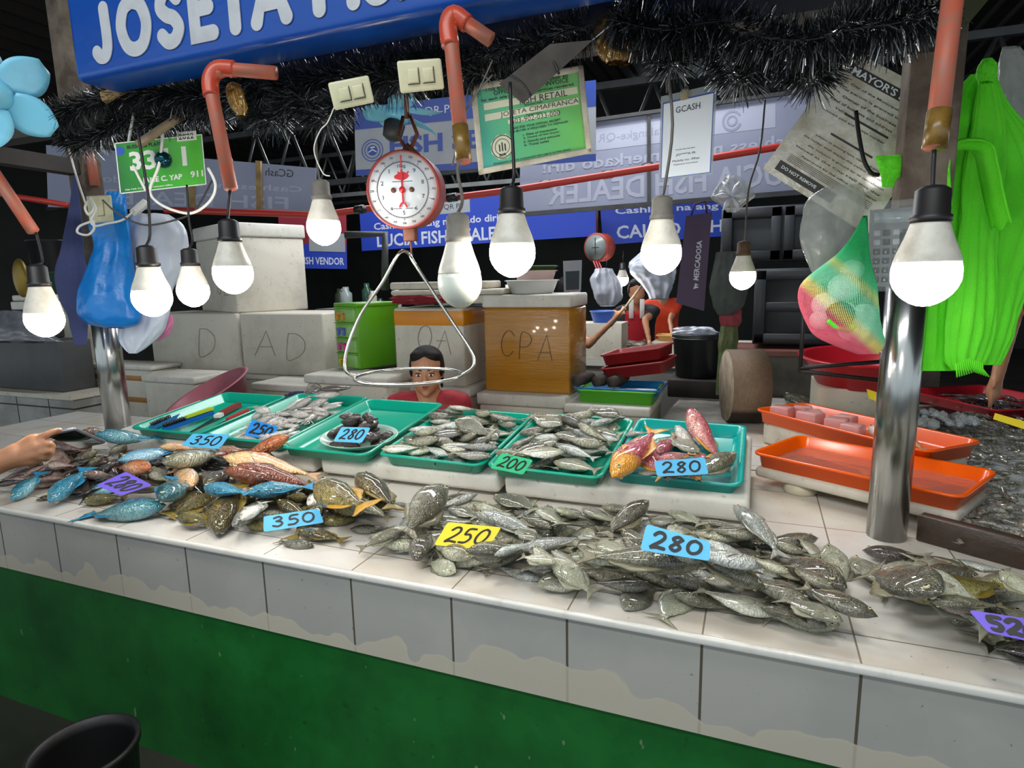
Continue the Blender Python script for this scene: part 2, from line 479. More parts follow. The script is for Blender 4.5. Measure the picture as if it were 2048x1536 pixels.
# ------------------------------------------------------------------ trays
def plastic(name, c, rough=.22, dirt=None):
    return M(name, c, rough, 0, dirt=dirt, damt=.25, dscale=9, spec=.5)
m_teal = plastic('teal_green_plastic', '#0aa588'); m_teal2 = plastic('teal_blue_plastic', '#0b9d97')
m_orange = plastic('orange_plastic', '#f25c04')
def rrect(w, d, r, n=5):
    p = []
    for cx, cy, a0 in ((w-r, d-r, 0), (r, d-r, 90), (r, r, 180), (w-r, r, 270)):
        for k in range(n+1):
            a = math.radians(a0+90*k/n); p.append((cx+r*math.cos(a), cy+r*math.sin(a)))
    return p
def tray_mesh(mb, w, d, h=.042, wall=.012, lip=.016, r=.03, wave=0.0, th=.0035):
    """rounded tray with a rolled lip; origin at the front-left bottom corner"""
    loops = []
    def lp(ins, z, rr):
        q = rrect(w-2*ins, d-2*ins, max(rr, .004))
        L = []
        for x, y in q:
            X, Y = x+ins, y+ins
            dz = wave*math.sin(X/w*2*PI*1.0+.4)*(1 if Y < d/2 else .6) if z > h*.5 else 0
            L.append((X, Y-(wave*.6*math.cos(X/w*2*PI) if (z > h*.5 and Y < d/2) else 0), z+dz))
        loops.append(L)
    lp(lip+wall, 0, r*.6); lp(lip+wall*.1, h-.004, r); lp(.002, h-.006, r*1.2); lp(0, h, r*1.25); lp(.003, h+.004, r*1.2)
    lp(lip*.75, h+.003, r); lp(lip+.003, h, r); lp(lip+wall+th, .012, r*.65); lp(lip+wall+th+.012, th, r*.5)
    n = len(loops[0]); vs = [p for L in loops for p in L]
    fs = [[i*n+k, i*n+(k+1) % n, (i+1)*n+(k+1) % n, (i+1)*n+k] for i in range(len(loops)-1) for k in range(n)]
    fs += [list(range(n))[::-1], [(len(loops)-1)*n+k for k in range(n)]]
    mb.add(vs, fs, True)
TRAY = {}
def tray(key, x0, x1, y0, y1, z, mat, label, wave=0.0, h=.042):
    m = tilt(x0, y0, z); mb = MB(); mb.M = m
    tray_mesh(mb, x1-x0, (y1-y0)/math.cos(TH), h, wave=wave)
    o = tag(mb.build('serving_tray', mat, None), label, 'tray', 'teal trays on the foam slabs')
    TRAY[key] = (m, x1-x0, (y1-y0)/math.cos(TH))
    return o
zt = .890
tray('T6', 1.752, 2.165, .645, 1.19, zt-.002, m_teal2, 'teal tray of red goatfish with a blue 280 card', .007)
tray('T5', 1.335, 1.745, .595, 1.17, zt-.004, m_teal, 'teal tray of small grey fish with the green 200 card on its rim', .007)
tray('T4', .895, 1.325, .60, 1.16, zt-.004, m_teal, 'teal tray of small grey fish directly right of the dark seafood plate', .006)
tray('T3', .445, .865, .575, 1.21, zt-.002, m_teal, 'teal tray holding the oval plate of dark seafood')
tray('T2', -.005, .425, .62, 1.255, zt-.004, m_teal, 'teal tray of pale squid and fish with a deep blue 250 card')
tray('T1', -.455, -.03, .635, 1.20, zt-.003, m_teal, 'teal tray holding knives and blue scaling brushes')
# ------------------------------------------------------------------ fish
def fish_mat(name, back, side, belly, spots=None, samt=.6, sscale=22, H=.15, rough=.16, head=None, bump=.35, band=None):
    t = NT(name); t.set(rough*.8, .1, .75, coat=.7)
    s = t.sep(); nz = t.noise(7, 3, .6)
    y = t.math('ADD', t.math('DIVIDE', s['Y'], 2.2*H), t.math('ADD', t.math('MULTIPLY', t.math('SUBTRACT', nz, .5), .35), .5))
    c = t.ramp(y, [(.08, belly), (.42, side), (.72, side), (.97, back)])
    if spots:
        f = t.ramp(t.noise(sscale, 3, .6), [(.50, 0.0), (.66, samt)]); c = t.mix(f, c, spots)
    v = t.scalev((1, 1.2, .3))
    sc = t.voro(62, 'F1', v)
    c = t.mix(t.ramp(sc, [(.35, 0.0), (.75, .38)]), c, back)
    if head:
        c = t.mix(t.ramp(s['X'], [(.16, 0.0), (.26, 1.0)]), c, head)
    # gill cover edge, lateral line
    g = t.math('ADD', s['X'], t.math('MULTIPLY', t.math('POWER', s['Y'], 2.0), 1.0/H))
    gl = t.math('LESS_THAN', t.math('ABSOLUTE', t.math('SUBTRACT', g, .245)), .0055)
    c = t.mix(t.math('MULTIPLY', gl, .65), c, '#1d1a14')
    ll = t.math('LESS_THAN', t.math('ABSOLUTE', t.math('SUBTRACT', s['Y'], H*.22)), .0035)
    ll = t.math('MULTIPLY', ll, t.math('LESS_THAN', s['X'], .22))
    c = t.mix(t.math('MULTIPLY', ll, .4), c, back)
    if band:
        c = t.mix(t.math('MULTIPLY', t.math('LESS_THAN', t.math('ABSOLUTE', t.math('SUBTRACT', s['X'], .12)), .022), .8), c, band)
    oi = t.new('ShaderNodeObjectInfo').outputs['Random']
    hs = t.new('ShaderNodeHueSaturation'); t.link(c, hs.inputs['Color'])
    t.link(t.math('ADD', .45, t.math('MULTIPLY', oi, 1.1)), hs.inputs['Value'])
    t.link(t.math('ADD', .485, t.math('MULTIPLY', oi, .03)), hs.inputs['Hue'])
    t.col(hs.outputs[0])
    t.bump(t.math('ADD', t.math('MULTIPLY', sc, .6), t.math('MULTIPLY', t.noise(13, 4, .6), 1.6)), bump*1.3, .02)
    return t.m
def fin_mat(name, c, c2):
    t = NT(name); t.set(.3, 0, .5, coat=.2)
    t.col(t.mix(t.noise(60, 2, .5, t.scalev((.15, 1, 1))), c, c2)); t.bump(t.noise(90, 2, .5, t.scalev((.1, 1, 1))), .4, .01); return t.m
m_eye = M('fish_eye_black', '#0b0b0a', .06, spec=.8); m_eyering = M('fish_eye_ring', '#b9b18b', .15)

FK = {}
def prof(t, pts):
    for (a, va), (b, vb) in zip(pts, pts[1:]):
        if t <= b:
            u = (t-a)/(b-a); u = u*u*(3-2*u); return va+(vb-va)*u
    return pts[-1][1]
HP = [(0, .04), (.05, .30), (.15, .62), (.32, .94), (.45, 1.0), (.62, .86), (.8, .52), (.92, .26), (1, .22)]
WP = [(0, .05), (.06, .42), (.16, .80), (.3, 1.0), (.48, .98), (.65, .72), (.82, .38), (.93, .18), (1, .12)]
def fish_kind(key, H, Wd, mat, fin, name, snout=0.0, fork=.5, tail=.16, bends=((0, 0), (.10, .05), (-.10, -.04)), dors=.5):
    variants = []
    for b1, b2 in bends:
        def bend(x, y, z):
            return (x, y+b1*(x*x-.08), z-b2*(x*x-.06)*1.0)
        N, R = 15, 14
        x0, x1 = .5, -.34
        vs = []; body = MB()
        for i in range(N+1):
            t = i/N; tt = t**.85; x = x0+(x1-x0)*tt
            h = H*prof(tt, HP); w = Wd*prof(tt, WP)
            for k in range(R):
                a = 2*PI*k/R; cy, sz = math.cos(a), math.sin(a)
                y = h*(abs(cy)**.9)*(1 if cy > 0 else -1); z = w*(abs(sz)**.85)*(1 if sz > 0 else -1)
                y += -H*.12*math.sin(PI*tt)+snout*H*(1-tt)*(-.25)
                vs.append(bend(x, y, z))
        fs = [[i*R+k, (i+1)*R+k, (i+1)*R+(k+1) % R, i*R+(k+1) % R] for i in range(N) for k in range(R)]
        fs += [list(range(R)), [N*R+k for k in range(R)][::-1]]
        body.add(vs, fs, True)
        samp = np.array(vs)
        # mouth lips
        tf = MB(); n = 8
        def fan(u, v):
            s = (u-.5)*2
            L = tail*(1-fork*(1-abs(s)**1.3)*.75)
            x = -.325-v*L; y = s*(H*.2+v*max(H*1.0, .10)*.85)
            return bend(x, y, .006*math.sin(s*6)*v+.003)
        tf.grid(fan, n, 4, .006)
        df = MB()
        def dfin(u, v):
            x = .16-u*.40; t = (.5-x)/.84; h = H*prof(t, HP)-H*.12*math.sin(PI*t)
            up = H*dors*(math.sin(PI*(u*.9+.08))**.7)*(.75+.25*math.sin(u*40)**2)
            return bend(x-v*up*.5, h*.93+v*up, .012*v)
        df.grid(dfin, 14, 2, .006)
        pf = MB()
        def pfin(u, v):
            a = (v-.5)*.9; x = .20-u*.13*math.cos(a); y = -H*.22-u*.10*math.sin(a)-u*.03
            return bend(x, y, Wd*.97*prof((.5-x)/.84, WP)*(1-.12*u)+.004+.01*math.sin(u*PI))
        pf.grid(pfin, 5, 4, .004)
        af = MB()
        def afin(u, v):
            x = -.02-u*.24; t = (.5-x)/.84; h = -H*prof(t, HP)-H*.12*math.sin(PI*t)
            up = H*dors*.6*(math.sin(PI*(u*.85+.12))**.7)
            return bend(x-v*up*.6, h*.93-v*up, .008*v)
        af.grid(afin, 8, 2, .006)
        eyes = []
        for sg in (1, -1):
            ex = .40; t = (.5-ex)/.84; t2 = t
            w = Wd*prof(t2, WP); y = H*.16
            r = max(.020, min(.030, H*.16))
            e = MB(); e.cur = 1; e.ball(bend(ex, y, sg*w*.86), (r, r, r*.55), 12, 6)
            e.cur = 0; e.ball(bend(ex, y, sg*(w*.86+r*.22)), (r*.62, r*.62, r*.48), 10, 6)
            eyes.append(e)
        bm_ = body.mesh('fish_body', mat)
        V_ = dict(body=bm_, tail=tf.mesh('tail_fin', fin), dors=df.mesh('dorsal_fin', fin), pect=pf.mesh('pectoral_fin', fin), anal=af.mesh('anal_fin', fin),
                  eyes=[e.mesh('eye', [m_eye, m_eyering]) for e in eyes], samp=samp)
        variants.append(V_)
    FK[key] = dict(v=variants, H=H, W=Wd, name=name)
FNAME = dict(s='silver_fish', g='grey_fish', d='pale_fish', o='olive_fish', b='parrotfish', c='parrotfish', f='red_fish', e='peach_fish', h='red_fish', p='goatfish', q='goatfish', k='dark_fish', r='brown_fish', w='whitish_fish', y='olive_fish', t='dark_fish')
def fk(key, H, Wd, cols, finc, name, **k):
    H *= 1.12; Wd *= 1.1
    mk = {q: k.pop(q) for q in list(k) if q in ('spots', 'samt', 'sscale', 'rough', 'head', 'bump', 'band')}
    fish_kind(key, H, Wd, fish_mat('fish_skin_'+key, *cols, H=H, **mk), fin_mat('fish_fin_'+key, *finc), name, **k)
fk('s', .098, .066, ('#4f574f', '#aeb3ab', '#dfe1da'), ('#7d7f74', '#a9aba0'), 'slim silver fish', spots='#757c74', samt=.35)
fk('g', .138, .088, ('#3a3829', '#7b7862', '#b5b29c'), ('#5a543f', '#8a8468'), 'grey olive fish', spots='#4f4b38', samt=.6)
fk('d', .21, .064, ('#66664f', '#a9a992', '#d3d2c2'), ('#77745c', '#a8a58d'), 'deep-bodied pale fish', spots='#7f7e66', samt=.5, tail=.14)
fk('o', .15, .095, ('#241f0e', '#615727', '#9a8a4a'), ('#6d5a1d', '#8f7a30'), 'olive gold fish', spots='#2f2a12', samt=.75, sscale=30, fork=.2)
fk('b', .155, .10, ('#0b4250', '#2f8399', '#86bcc4'), ('#1d6fa0', '#3b9cc0'), 'blue parrotfish', spots='#54a4b4', samt=.5, fork=.1)
fk('c', .18, .09, ('#2f86ad', '#7fc0da', '#b5dbe6'), ('#1d6fb0', '#3b9cd0'), 'light blue parrotfish', fork=.1)
fk('f', .125, .10, ('#6a2413', '#a8502d', '#d79a78'), ('#8a3a22', '#b5623c'), 'orange red fish', spots='#c47a52', samt=.6, fork=.2)
fk('e', .125, .09, ('#c98a5e', '#e0b58f', '#ecd9bf'), ('#c08a60', '#dcb48c'), 'peach coloured fish', spots='#e0b02a', samt=.35, sscale=4)
fk('h', .125, .10, ('#3c120b', '#6b2a1c', '#93503a'), ('#54201a', '#7a3a2a'), 'dark red fish', spots='#8a4a38', samt=.5)
fk('p', .125, .09, ('#8a2236', '#c06474', '#e0a39a'), ('#d08a2a', '#e0a94a'), 'pink goatfish', spots='#9d3a4a', samt=.5, sscale=9, fork=.5)
fk('q', .125, .09, ('#8a2236', '#c06474', '#e0a39a'), ('#d08a2a', '#e0a94a'), 'pink goatfish with an orange head', spots='#9d3a4a', samt=.5, sscale=9, head='#d9922f')
fk('k', .19, .10, ('#120e0c', '#2f2723', '#4a403a'), ('#15100e', '#2b2420'), 'dark brown fish', spots='#55493f', samt=.5)
fk('r', .15, .10, ('#4f3a36', '#8f7268', '#bda598'), ('#5a443c', '#7a6258'), 'brownish fish', spots='#5d4742', samt=.7, sscale=10)
fk('w', .15, .09, ('#a7a59b', '#cfcdc4', '#e6e4dc'), ('#a5a398', '#c5c3b8'), 'whitish fish', spots='#c9a397', samt=.4, sscale=8)
fk('y', .15, .095, ('#3a3312', '#7d7233', '#b3a35a'), ('#a87a10', '#c99a2a'), 'olive fish with a yellow tail', spots='#2f2a12', samt=.7, sscale=30, fork=.1)
fk('t', .19, .075, ('#3a3a2c', '#7b7a66', '#a9a894'), ('#5a563f', '#8a8468'), 'large dark grey fish', spots='#47463a', samt=.5, tail=.13)

class Pile:
    """heaps fish on a height field: every new fish is set down on what already lies there"""
    def __init__(s, m, w, d, cell=.006, base=None, margin=.1, ymin=None, ymax=None):
        s.ymin = ymin; s.ymax = ymax; s.m = m; s.inv = m.inverted(); s.c = cell; s.mg = margin
        s.nx = int((w+2*margin)/cell)+2; s.ny = int((d+2*margin)/cell)+2
        s.h = np.zeros((s.nx, s.ny)) if base is None else base(s)
        s.nrm = (m.to_3x3() @ V((0, 0, 1)))
    def idx(s, x, y):
        return np.clip(((x+s.mg)/s.c).astype(int), 0, s.nx-1), np.clip(((y+s.mg)/s.c).astype(int), 0, s.ny-1)
    def hat(s, x, y):
        i, j = s.idx(np.array([x]), np.array([y])); return float(s.h[i[0], j[0]])
    def loc(s, px, py, z):
        p = atpl(px, py, s.m @ V((0, 0, z)), s.nrm); q = s.inv @ p; return q
    def settle(s, spots, pts, L, *a, **k):
        """drop at the spot of several where it comes to rest lowest"""
        best = None; h0 = s.h
        for (x, y) in spots:
            s.h = h0.copy(); m = s.drop(pts, L, x, y, *a, **k); z = (s.inv @ m.translation).z
            if best is None or z < best[0]: best = (z, m, s.h)
        s.h = best[2]; return best[1]
    def drop(s, pts, L, x, y, yaw, roll0=0.0, maxroll=30, sink=.004, pitches=(-24, -16, -8, 0, 8, 16, 24), rolls=(-1, -.6, -.3, 0, .3, .6, 1)):
        best = None
        P = pts*L
        if s.ymin is not None:
            lo = (P[:, 0]*math.sin(yaw)+P[:, 1]*math.cos(yaw)*.8).min()+y; lo = min(lo, -abs(P[:, 0].min()*math.sin(yaw))*1.35+y if math.sin(yaw) > 0 else lo)
            if lo < s.ymin: y += s.ymin-lo
        if s.ymax is not None and x < 3.45:
            hi = (P[:, 0]*math.sin(yaw)+P[:, 1]*math.cos(yaw)*.8).max()+y
            if hi > s.ymax: y -= hi-s.ymax
        for pi in pitches:
            for ro in rolls:
                R = np.array(Euler((math.radians(roll0+ro*maxroll), math.radians(pi), yaw), 'XYZ').to_matrix())
                Q = P @ R.T
                X = Q[:, 0]+x; Y = Q[:, 1]+y
                i, j = s.idx(X, Y)
                z = float((s.h[i, j]-Q[:, 2]).max())
                cost = z+.0005*abs(pi)+.0003*abs(ro)*maxroll
                if best is None or cost < best[0]: best = (cost, z, R, Q, i, j)
        _, z, R, Q, i, j = best
        z -= sink
        hi = Q[:, 2]+z
        # raise the field, spreading each sample to its neighbours so no gaps stay
        for di in (-1, 0, 1):
            for dj in (-1, 0, 1):
                ii = np.clip(i+di, 0, s.nx-1); jj = np.clip(j+dj, 0, s.ny-1)
                np.maximum.at(s.h, (ii, jj), hi)
        m = Matrix(R.tolist()).to_4x4(); m.translation = V((x, y, z))
        return s.m @ m
CNT = {}
def put_fish(kind, mat, L, label, group, parts='full', var=None, name=None):
    name = name or FNAME[kind]
    k = FK[kind]; v = k['v'][rnd.randrange(len(k['v'])) if var is None else var]
    o = bpy.data.objects.new(name, v['body']); COL.objects.link(o)
    o.matrix_world = mat @ Matrix.Scale(L, 4)
    tag(o, label, 'fish', group)
    zup = (mat.to_3x3() @ V((0, 0, 1))).z
    ch = [('tail_fin', v['tail'])]
    if parts == 'full': ch += [('dorsal_fin', v['dors']), ('pectoral_fin', v['pect']), ('anal_fin', v['anal'])]
    if parts in ('full', 'mid'):
        ch += [('eye', v['eyes'][0]), ('eye', v['eyes'][1])] if parts == 'full' else [('eye', v['eyes'][0 if zup > 0 else 1])]
    for nm, me in ch:
        c = bpy.data.objects.new(nm, me); COL.objects.link(c); c.parent = o
    return o
def lay(pile, rows, origin, scale, place, group, parts='full', zg=.03, lmul=1.22, roll=24, zmin=.01):
    """rows: (kind, head x, head y, tail x, tail y[, label[, roll0]]) in crop pixels"""
    for r in rows:
        kind, hx, hy, tx, ty = r[:5]
        lab = r[5] if len(r) > 5 and r[5] else FK[kind]['name']+' '+place
        hx, tx = origin[0]+hx/scale, origin[0]+tx/scale; hy, ty = origin[1]+hy/scale, origin[1]+ty/scale
        z = zg
        for it in range(9):
            a = pile.loc(hx, hy, z); b = pile.loc(tx, ty, z); c = (a+b)/2
            z = z*.6+.4*max(zmin, min(.16, pile.hat(c.x, c.y)+.015))
        L = (a.xy-b.xy).length*lmul
        L = max(.10, min(L, .36))
        yaw = math.atan2(a.y-b.y, a.x-b.x)
        k = FK[kind]; vi = rnd.randrange(3)
        r0 = r[6] if len(r) > 6 else rnd.uniform(-8, 8)
        if rnd.random() < .5 and len(r) < 7: r0 += 180
        m = pile.drop(k['v'][vi]['samp'], L, c.x, c.y, yaw, r0, roll)
        solo = len(r) > 5 and r[5]
        put_fish(kind, m, L, lab, None if solo else group+', '+FK[kind]['name'], parts, vi)
def inpoly(x, y, P):
    c = False; n = len(P)
    for i in range(n):
        (x1, y1), (x2, y2) = P[i], P[i-1]
        if (y1 > y) != (y2 > y) and x < (x2-x1)*(y-y1)/(y2-y1)+x1: c = not c
    return c
def fill(pile, polypx, n, kinds, Lr, place, group, z=.01, yaw0=0, yawj=1.2, parts='mid', roll=20, world=None):
    P = world or [tuple(pile.loc(px, py, z).xy) for px, py in polypx]
    xs = [p[0] for p in P]; ys = [p[1] for p in P]; k = 0; tries = 0
    while k < n and tries < 4000:
        tries += 1
        # of a few candidate spots take the lowest, so the heap stays level
        cand = []
        for q in range(12):
            x = rnd.uniform(min(xs), max(xs)); y = rnd.uniform(min(ys), max(ys))
            if inpoly(x, y, P): cand.append((pile.hat(x, y), x, y))
        if not cand: continue
        cand = [c[1:] for c in sorted(cand)[:3]]
        kd = rnd.choice(kinds); L = rnd.uniform(*Lr); yaw = yaw0+rnd.uniform(-yawj, yawj)+(PI if rnd.random() < .5 else 0)
        vi = rnd.randrange(3); r0 = rnd.uniform(-10, 10)+(180 if rnd.random() < .5 else 0)
        m = pile.settle(cand, FK[kd]['v'][vi]['samp'], L, yaw, r0, roll)
        put_fish(kd, m, L, FK[kd]['name']+' '+place, group+', '+FK[kd]['name'], parts, vi); k += 1

CX, CY = -1.3, 0.0
def heap_base(s):
    h = np.zeros((s.nx, s.ny)); X = (np.arange(s.nx)*s.c-s.mg+CX)[:, None]; Y = (np.arange(s.ny)*s.c-s.mg+CY)[None, :]; t = math.tan(TH)
    for x0, x1, y0, top in ((-.66, .55, .66, .080), (.60, 1.365, .64, .086), (1.385, 2.185, .64, .09), (.445, .865, .575, .135), (-.005, .425, .62, .135), (-.455, -.03, .635, .135), (.895, 1.325, .60, .135), (1.335, 1.745, .595, .135), (1.752, 2.165, .645, .135)):
        np.maximum(h, np.where((X > x0) & (X < x1) & (Y > y0), top+(Y-y0)*t, 0), out=h)
    return h
heap = Pile(Matrix.Translation((CX, CY, TOP)), 4.4, 1.0, base=heap_base, ymin=.004, ymax=.61)
# keep the heaps behind the counter edge and clear of the foam slabs: nothing is set lower than these rims
G_FR = 'heap of grey fish along the counter front'
PL_FR = 'in the front heap around the yellow card'
fill(heap, [(765, 1085), (880, 1000), (1100, 1020), (1480, 1060), (1600, 1100), (1650, 1235), (1560, 1252), (1300, 1205), (960, 1130), (820, 1108)], 78, 'ggdds', (.15, .20), PL_FR, G_FR, yaw0=.2)
heap.ymin = .02
G_OL = 'heap of olive fish at the front 350 card'
PL_OL = 'in the heap around the front 350 card'
fill(heap, [(400, 1030), (530, 990), (700, 985), (800, 1000), (790, 1070), (700, 1080), (560, 1065)], 15, 'oog', (.15, .19), PL_OL, G_OL, yaw0=.6)
heap.ymin = .0
G_PA = 'heap of reef fish at the left end'
PL_PA = 'in the heap around the violet 280 card'
lay(heap, [
 ('b', 1690, 860, 830, 850, 'large green blue parrotfish lying along the counter edge, head to the right'), ('o', 870, 730, 1290, 690), ('o', 2040, 650, 1700, 860)
], (0, 860), 5.12, PL_PA, G_PA, lmul=1.05)
heap.ymin = .03
fill(heap, [(40, 985), (200, 935), (340, 925), (420, 960), (400, 985), (260, 985), (120, 978)], 18, 'borrk', (.17, .22), PL_PA, G_PA, yaw0=.2)
G_RD = 'row of red and peach fish'
PL_RD = 'in the row of red fish beside the teal tray'
fill(heap, None, 24, 'rgk', (.16, .21), 'under the row of red fish behind the olive heap', 'fish under the red row', yaw0=.05, yawj=.5, world=[(-.40-CX, .32), (.30-CX, .24), (.62-CX, .42), (.52-CX, .54), (.0-CX, .57), (-.45-CX, .52)])
G_BR = 'heap of small brownish fish by the hand'
PL_BR = 'in the heap beside the pointing hand'
fill(heap, [(0, 960), (90, 905), (200, 905), (215, 940), (110, 975)], 20, 'rrkr', (.13, .18), PL_BR, G_BR, yaw0=-.2)
fill(heap, [(1800, 1190), (1850, 1120), (2048, 1170), (2090, 1260), (2000, 1260)], 8, 'gdt', (.17, .22), 'under the heap of larger fish at the right end', 'fish under the right heap', yaw0=-.2)

lay(heap, [
 ('g', 440, 240, 700, 250), ('s', 560, 360, 800, 310), ('d', 870, 190, 1010, 130), ('s', 1270, 215, 830, 300, 'slim silver fish at the back of the grey heap, above the yellow card'),
 ('d', 1050, 300, 1300, 400), ('g', 1290, 260, 1600, 330), ('d', 1520, 190, 1900, 330, 'pale spotted fish at the back corner of the grey heap beside the foam slab gap'),
 ('g', 2000, 480, 1640, 360), ('s', 1340, 420, 2030, 590, 'slim silver fish with its tail running right from the yellow 250 card'), ('g', 2040, 620, 1740, 500), ('d', 1880, 650, 1720, 530),
 ('g', 1640, 600, 1440, 540), ('g', 40, 490, 430, 470), ('s', 730, 380, 420, 510), ('g', 230, 620, 600, 540),
 ('g', 580, 690, 110, 770, 'dark backed grey fish at the counter edge, tail towards the olive heap'), ('d', 1050, 930, 800, 830), ('g', 680, 830, 830, 560), ('g', 950, 340, 590, 690, 'grey brown fish lying steeply left of the yellow 250 card'),
 ('g', 1190, 840, 880, 640, 'grey fish with its head under the yellow card'), ('g', 1490, 700, 1760, 730), ('g', 1290, 800, 1700, 740),
 ('g', 1255, 920, 1890, 850, 'grey fish with its head to the left, in front of the yellow 250 card'), ('s', 1490, 1000, 1860, 880),
], (700, 960), 5.12, PL_FR, G_FR)
lay(heap, [
 ('d', 500, 350, 740, 320), ('g', 1100, 350, 1420, 380), ('d', 440, 400, 640, 560), ('d', 1560, 430, 1820, 390), ('d', 1760, 350, 2060, 480),
 ('d', 980, 440, 1220, 460), ('d', 610, 580, 840, 440, 'small round brown backed fish curling in the middle of the heap'), ('d', 1230, 600, 1400, 570), ('g', 1490, 440, 1090, 610, 'pale olive fish with a rounded head left of the large blue 280 card'),
 ('d', 820, 650, 1000, 550), ('s', 240, 800, 850, 680, 'bright silver slim fish lying across the heap right of the yellow card'), ('g', 1250, 660, 1460, 610),
 ('g', 850, 870, 1010, 690), ('d', 380, 850, 610, 920), ('d', 560, 800, 860, 920), ('d', 1210, 910, 1040, 630, 'big pale leaf-shaped fish left below the large blue 280 card'),
 ('g', 1270, 760, 1780, 880, 'olive fish with its head pointing left under the large blue 280 card'), ('d', 540, 1000, 970, 1150), ('d', 520, 1010, 250, 960, 'round silver fish at the counter edge between the two front cards'),
 ('g', 1430, 1020, 860, 910), ('g', 850, 980, 1420, 1110, 'olive fish with a small dark eye pointing left, near the counter edge'),
 ('g', 1510, 960, 2420, 870, 'brown fish with an orange spot behind the gill, below the large blue 280 card'), ('g', 1990, 1260, 870, 1190, 'large purplish grey fish with its tail reaching the counter edge'),
], (1000, 960), 5.12, PL_FR, G_FR)
lay(heap, [
 ('d', 360, 300, 660, 350), ('g', 640, 400, 110, 350), ('d', 1500, 590, 1280, 510, 'small round pale fish at the right corner of the grey heap'), ('d', 1560, 640, 1760, 880),
 ('g', 830, 530, 330, 460, 'olive fish with a blunt head right of the large blue 280 card'), ('s', 350, 600, 1000, 790), ('s', 640, 400, 1070, 780), ('g', 1700, 980, 1430, 690),
 ('g', 1270, 580, 890, 420), ('g', 1650, 1000, 990, 560, 'large olive fish sloping down the right flank of the grey heap'), ('d', 340, 880, 660, 830), ('s', 1000, 850, 620, 770),
 ('g', 1560, 1120, 1190, 890), ('g', 180, 1090, -160, 960), ('g', 960, 1290, 1280, 1380), ('g', 1330, 1120, 680, 850, 'olive fish with its mouth to the right, in the front right of the grey heap'),
 ('g', 880, 1040, 20, 940, 'olive fish with a dark round eye, below right of the large blue card'), ('s', 840, 1210, -40, 1150, 'slim striped silver fish lying along the counter edge'), ('g', 1050, 1200, 820, 1090),
 ('d', 1650, 1430, 1090, 1210), ('g', 1970, 1440, 1310, 1150, 'pale grey fish at the right tip of the grey heap, head on the bare tiles'),
], (1350, 990), 5.12, PL_FR, G_FR)
G_RT = 'heap of larger fish at the right end'
PL_RT = 'in the right-hand heap by the dark plank'
lay(heap, [
 ('s', 1240, 330, 1880, 430, 'long pale fish lying along the dark plank'), ('d', 1300, 500, 900, 250), ('d', 140, 400, 570, 780, 'pale greenish fish at the left edge of the right heap'), ('k', 270, 260, 920, 400, 'dark brown fish lying at the foot of the steel pole'),
 ('d', 620, 790, 900, 470), ('g', 980, 700, 1420, 510), ('g', 1930, 560, 1340, 680), ('d', 1790, 780, 2200, 1060), ('o', 710, 870, 1800, 790, 'long dark olive fish pointing left across the right heap'),
 ('g', 1900, 1300, 1500, 1050), ('d', 780, 890, 1680, 1310, 'long pale grey fish beside the largest dark fish'), ('k', 2300, 1400, 1640, 1320), ('r', 1160, 890, 1560, 1010),
 ('g', 1000, 1330, 1740, 1390), ('t', 960, 1370, 250, 790, 'largest dark grey fish of the right heap, with a yellow eye'), ('g', 1950, 1050, 2400, 900),
], (1688, 1060), 5.69, PL_RT, G_RT)
lay(heap, [
 ('o', 790, 190, 1210, 80, 'dark olive fish at the back of the olive heap under the red row'), ('o', 1000, 260, 1180, 120), ('o', 1830, 270, 1550, 110), ('o', 640, 270, 860, 200), ('r', 620, 170, 780, 260),
 ('o', 440, 180, 60, 340, 'olive fish with a pinkish belly left of the brown one'), ('o', 300, 320, 510, 260), ('o', 130, 370, 420, 410), ('o', 1570, 370, 1360, 120, 'golden bellied fish behind the right end of the front 350 card'),
 ('g', 1200, 540, 920, 500), ('o', 400, 430, 620, 190, 'brown fish standing steeply at the counter edge left of the 350 card'), ('s', 460, 500, 760, 230), ('w', 650, 460, 830, 310), ('w', 1180, 240, 1330, 90, 'greyish white round fish head on top of the olive heap'),
 ('o', 1590, 200, 1880, 400, 'spotted olive fish curving towards the grey heap'), ('g', 1470, 360, 1840, 420), ('o', 1100, 450, 1460, 510), ('y', 1270, 350, 1660, 570, 'olive fish with a bent yellow tail right of the front 350 card'),
], (320, 950), 3.94, PL_OL, G_OL, lmul=1.05)
lay(heap, [
 ('r', 400, 500, 700, 470), ('o', 390, 690, 680, 640), ('k', 700, 590, 950, 690), ('b', 120, 710, 440, 550, 'blue parrotfish at the left counter edge, nearest the hand'), ('b', 500, 650, 900, 460),
 ('r', 870, 560, 1180, 430), ('f', 1530, 480, 1230, 380, 'orange fish at the upper corner of the purple 280 card'), ('o', 870, 730, 1290, 690), ('e', 1970, 620, 1780, 450), ('b', 1700, 830, 1830, 600),
 ('c', 1250, 390, 1900, 250, 'light blue parrotfish under the silver scaly fish'), ('b', 1300, 330, 1880, 190), ('g', 1720, 430, 2260, 190, 'silver scaly fish in front of the left 350 card'),
], (0, 860), 5.12, PL_PA, G_PA, lmul=1.1)
lay(heap, [
 ('r', 600, 210, 920, 290), ('r', 530, 250, 720, 340), ('k', 700, 380, 960, 330), ('r', 520, 390, 780, 410), ('r', 60, 540, 380, 500), ('k', 0, 610, 260, 560), ('r', 950, 340, 980, 220), ('r', 250, 460, 520, 420),
], (0, 860), 5.12, PL_BR, G_BR)
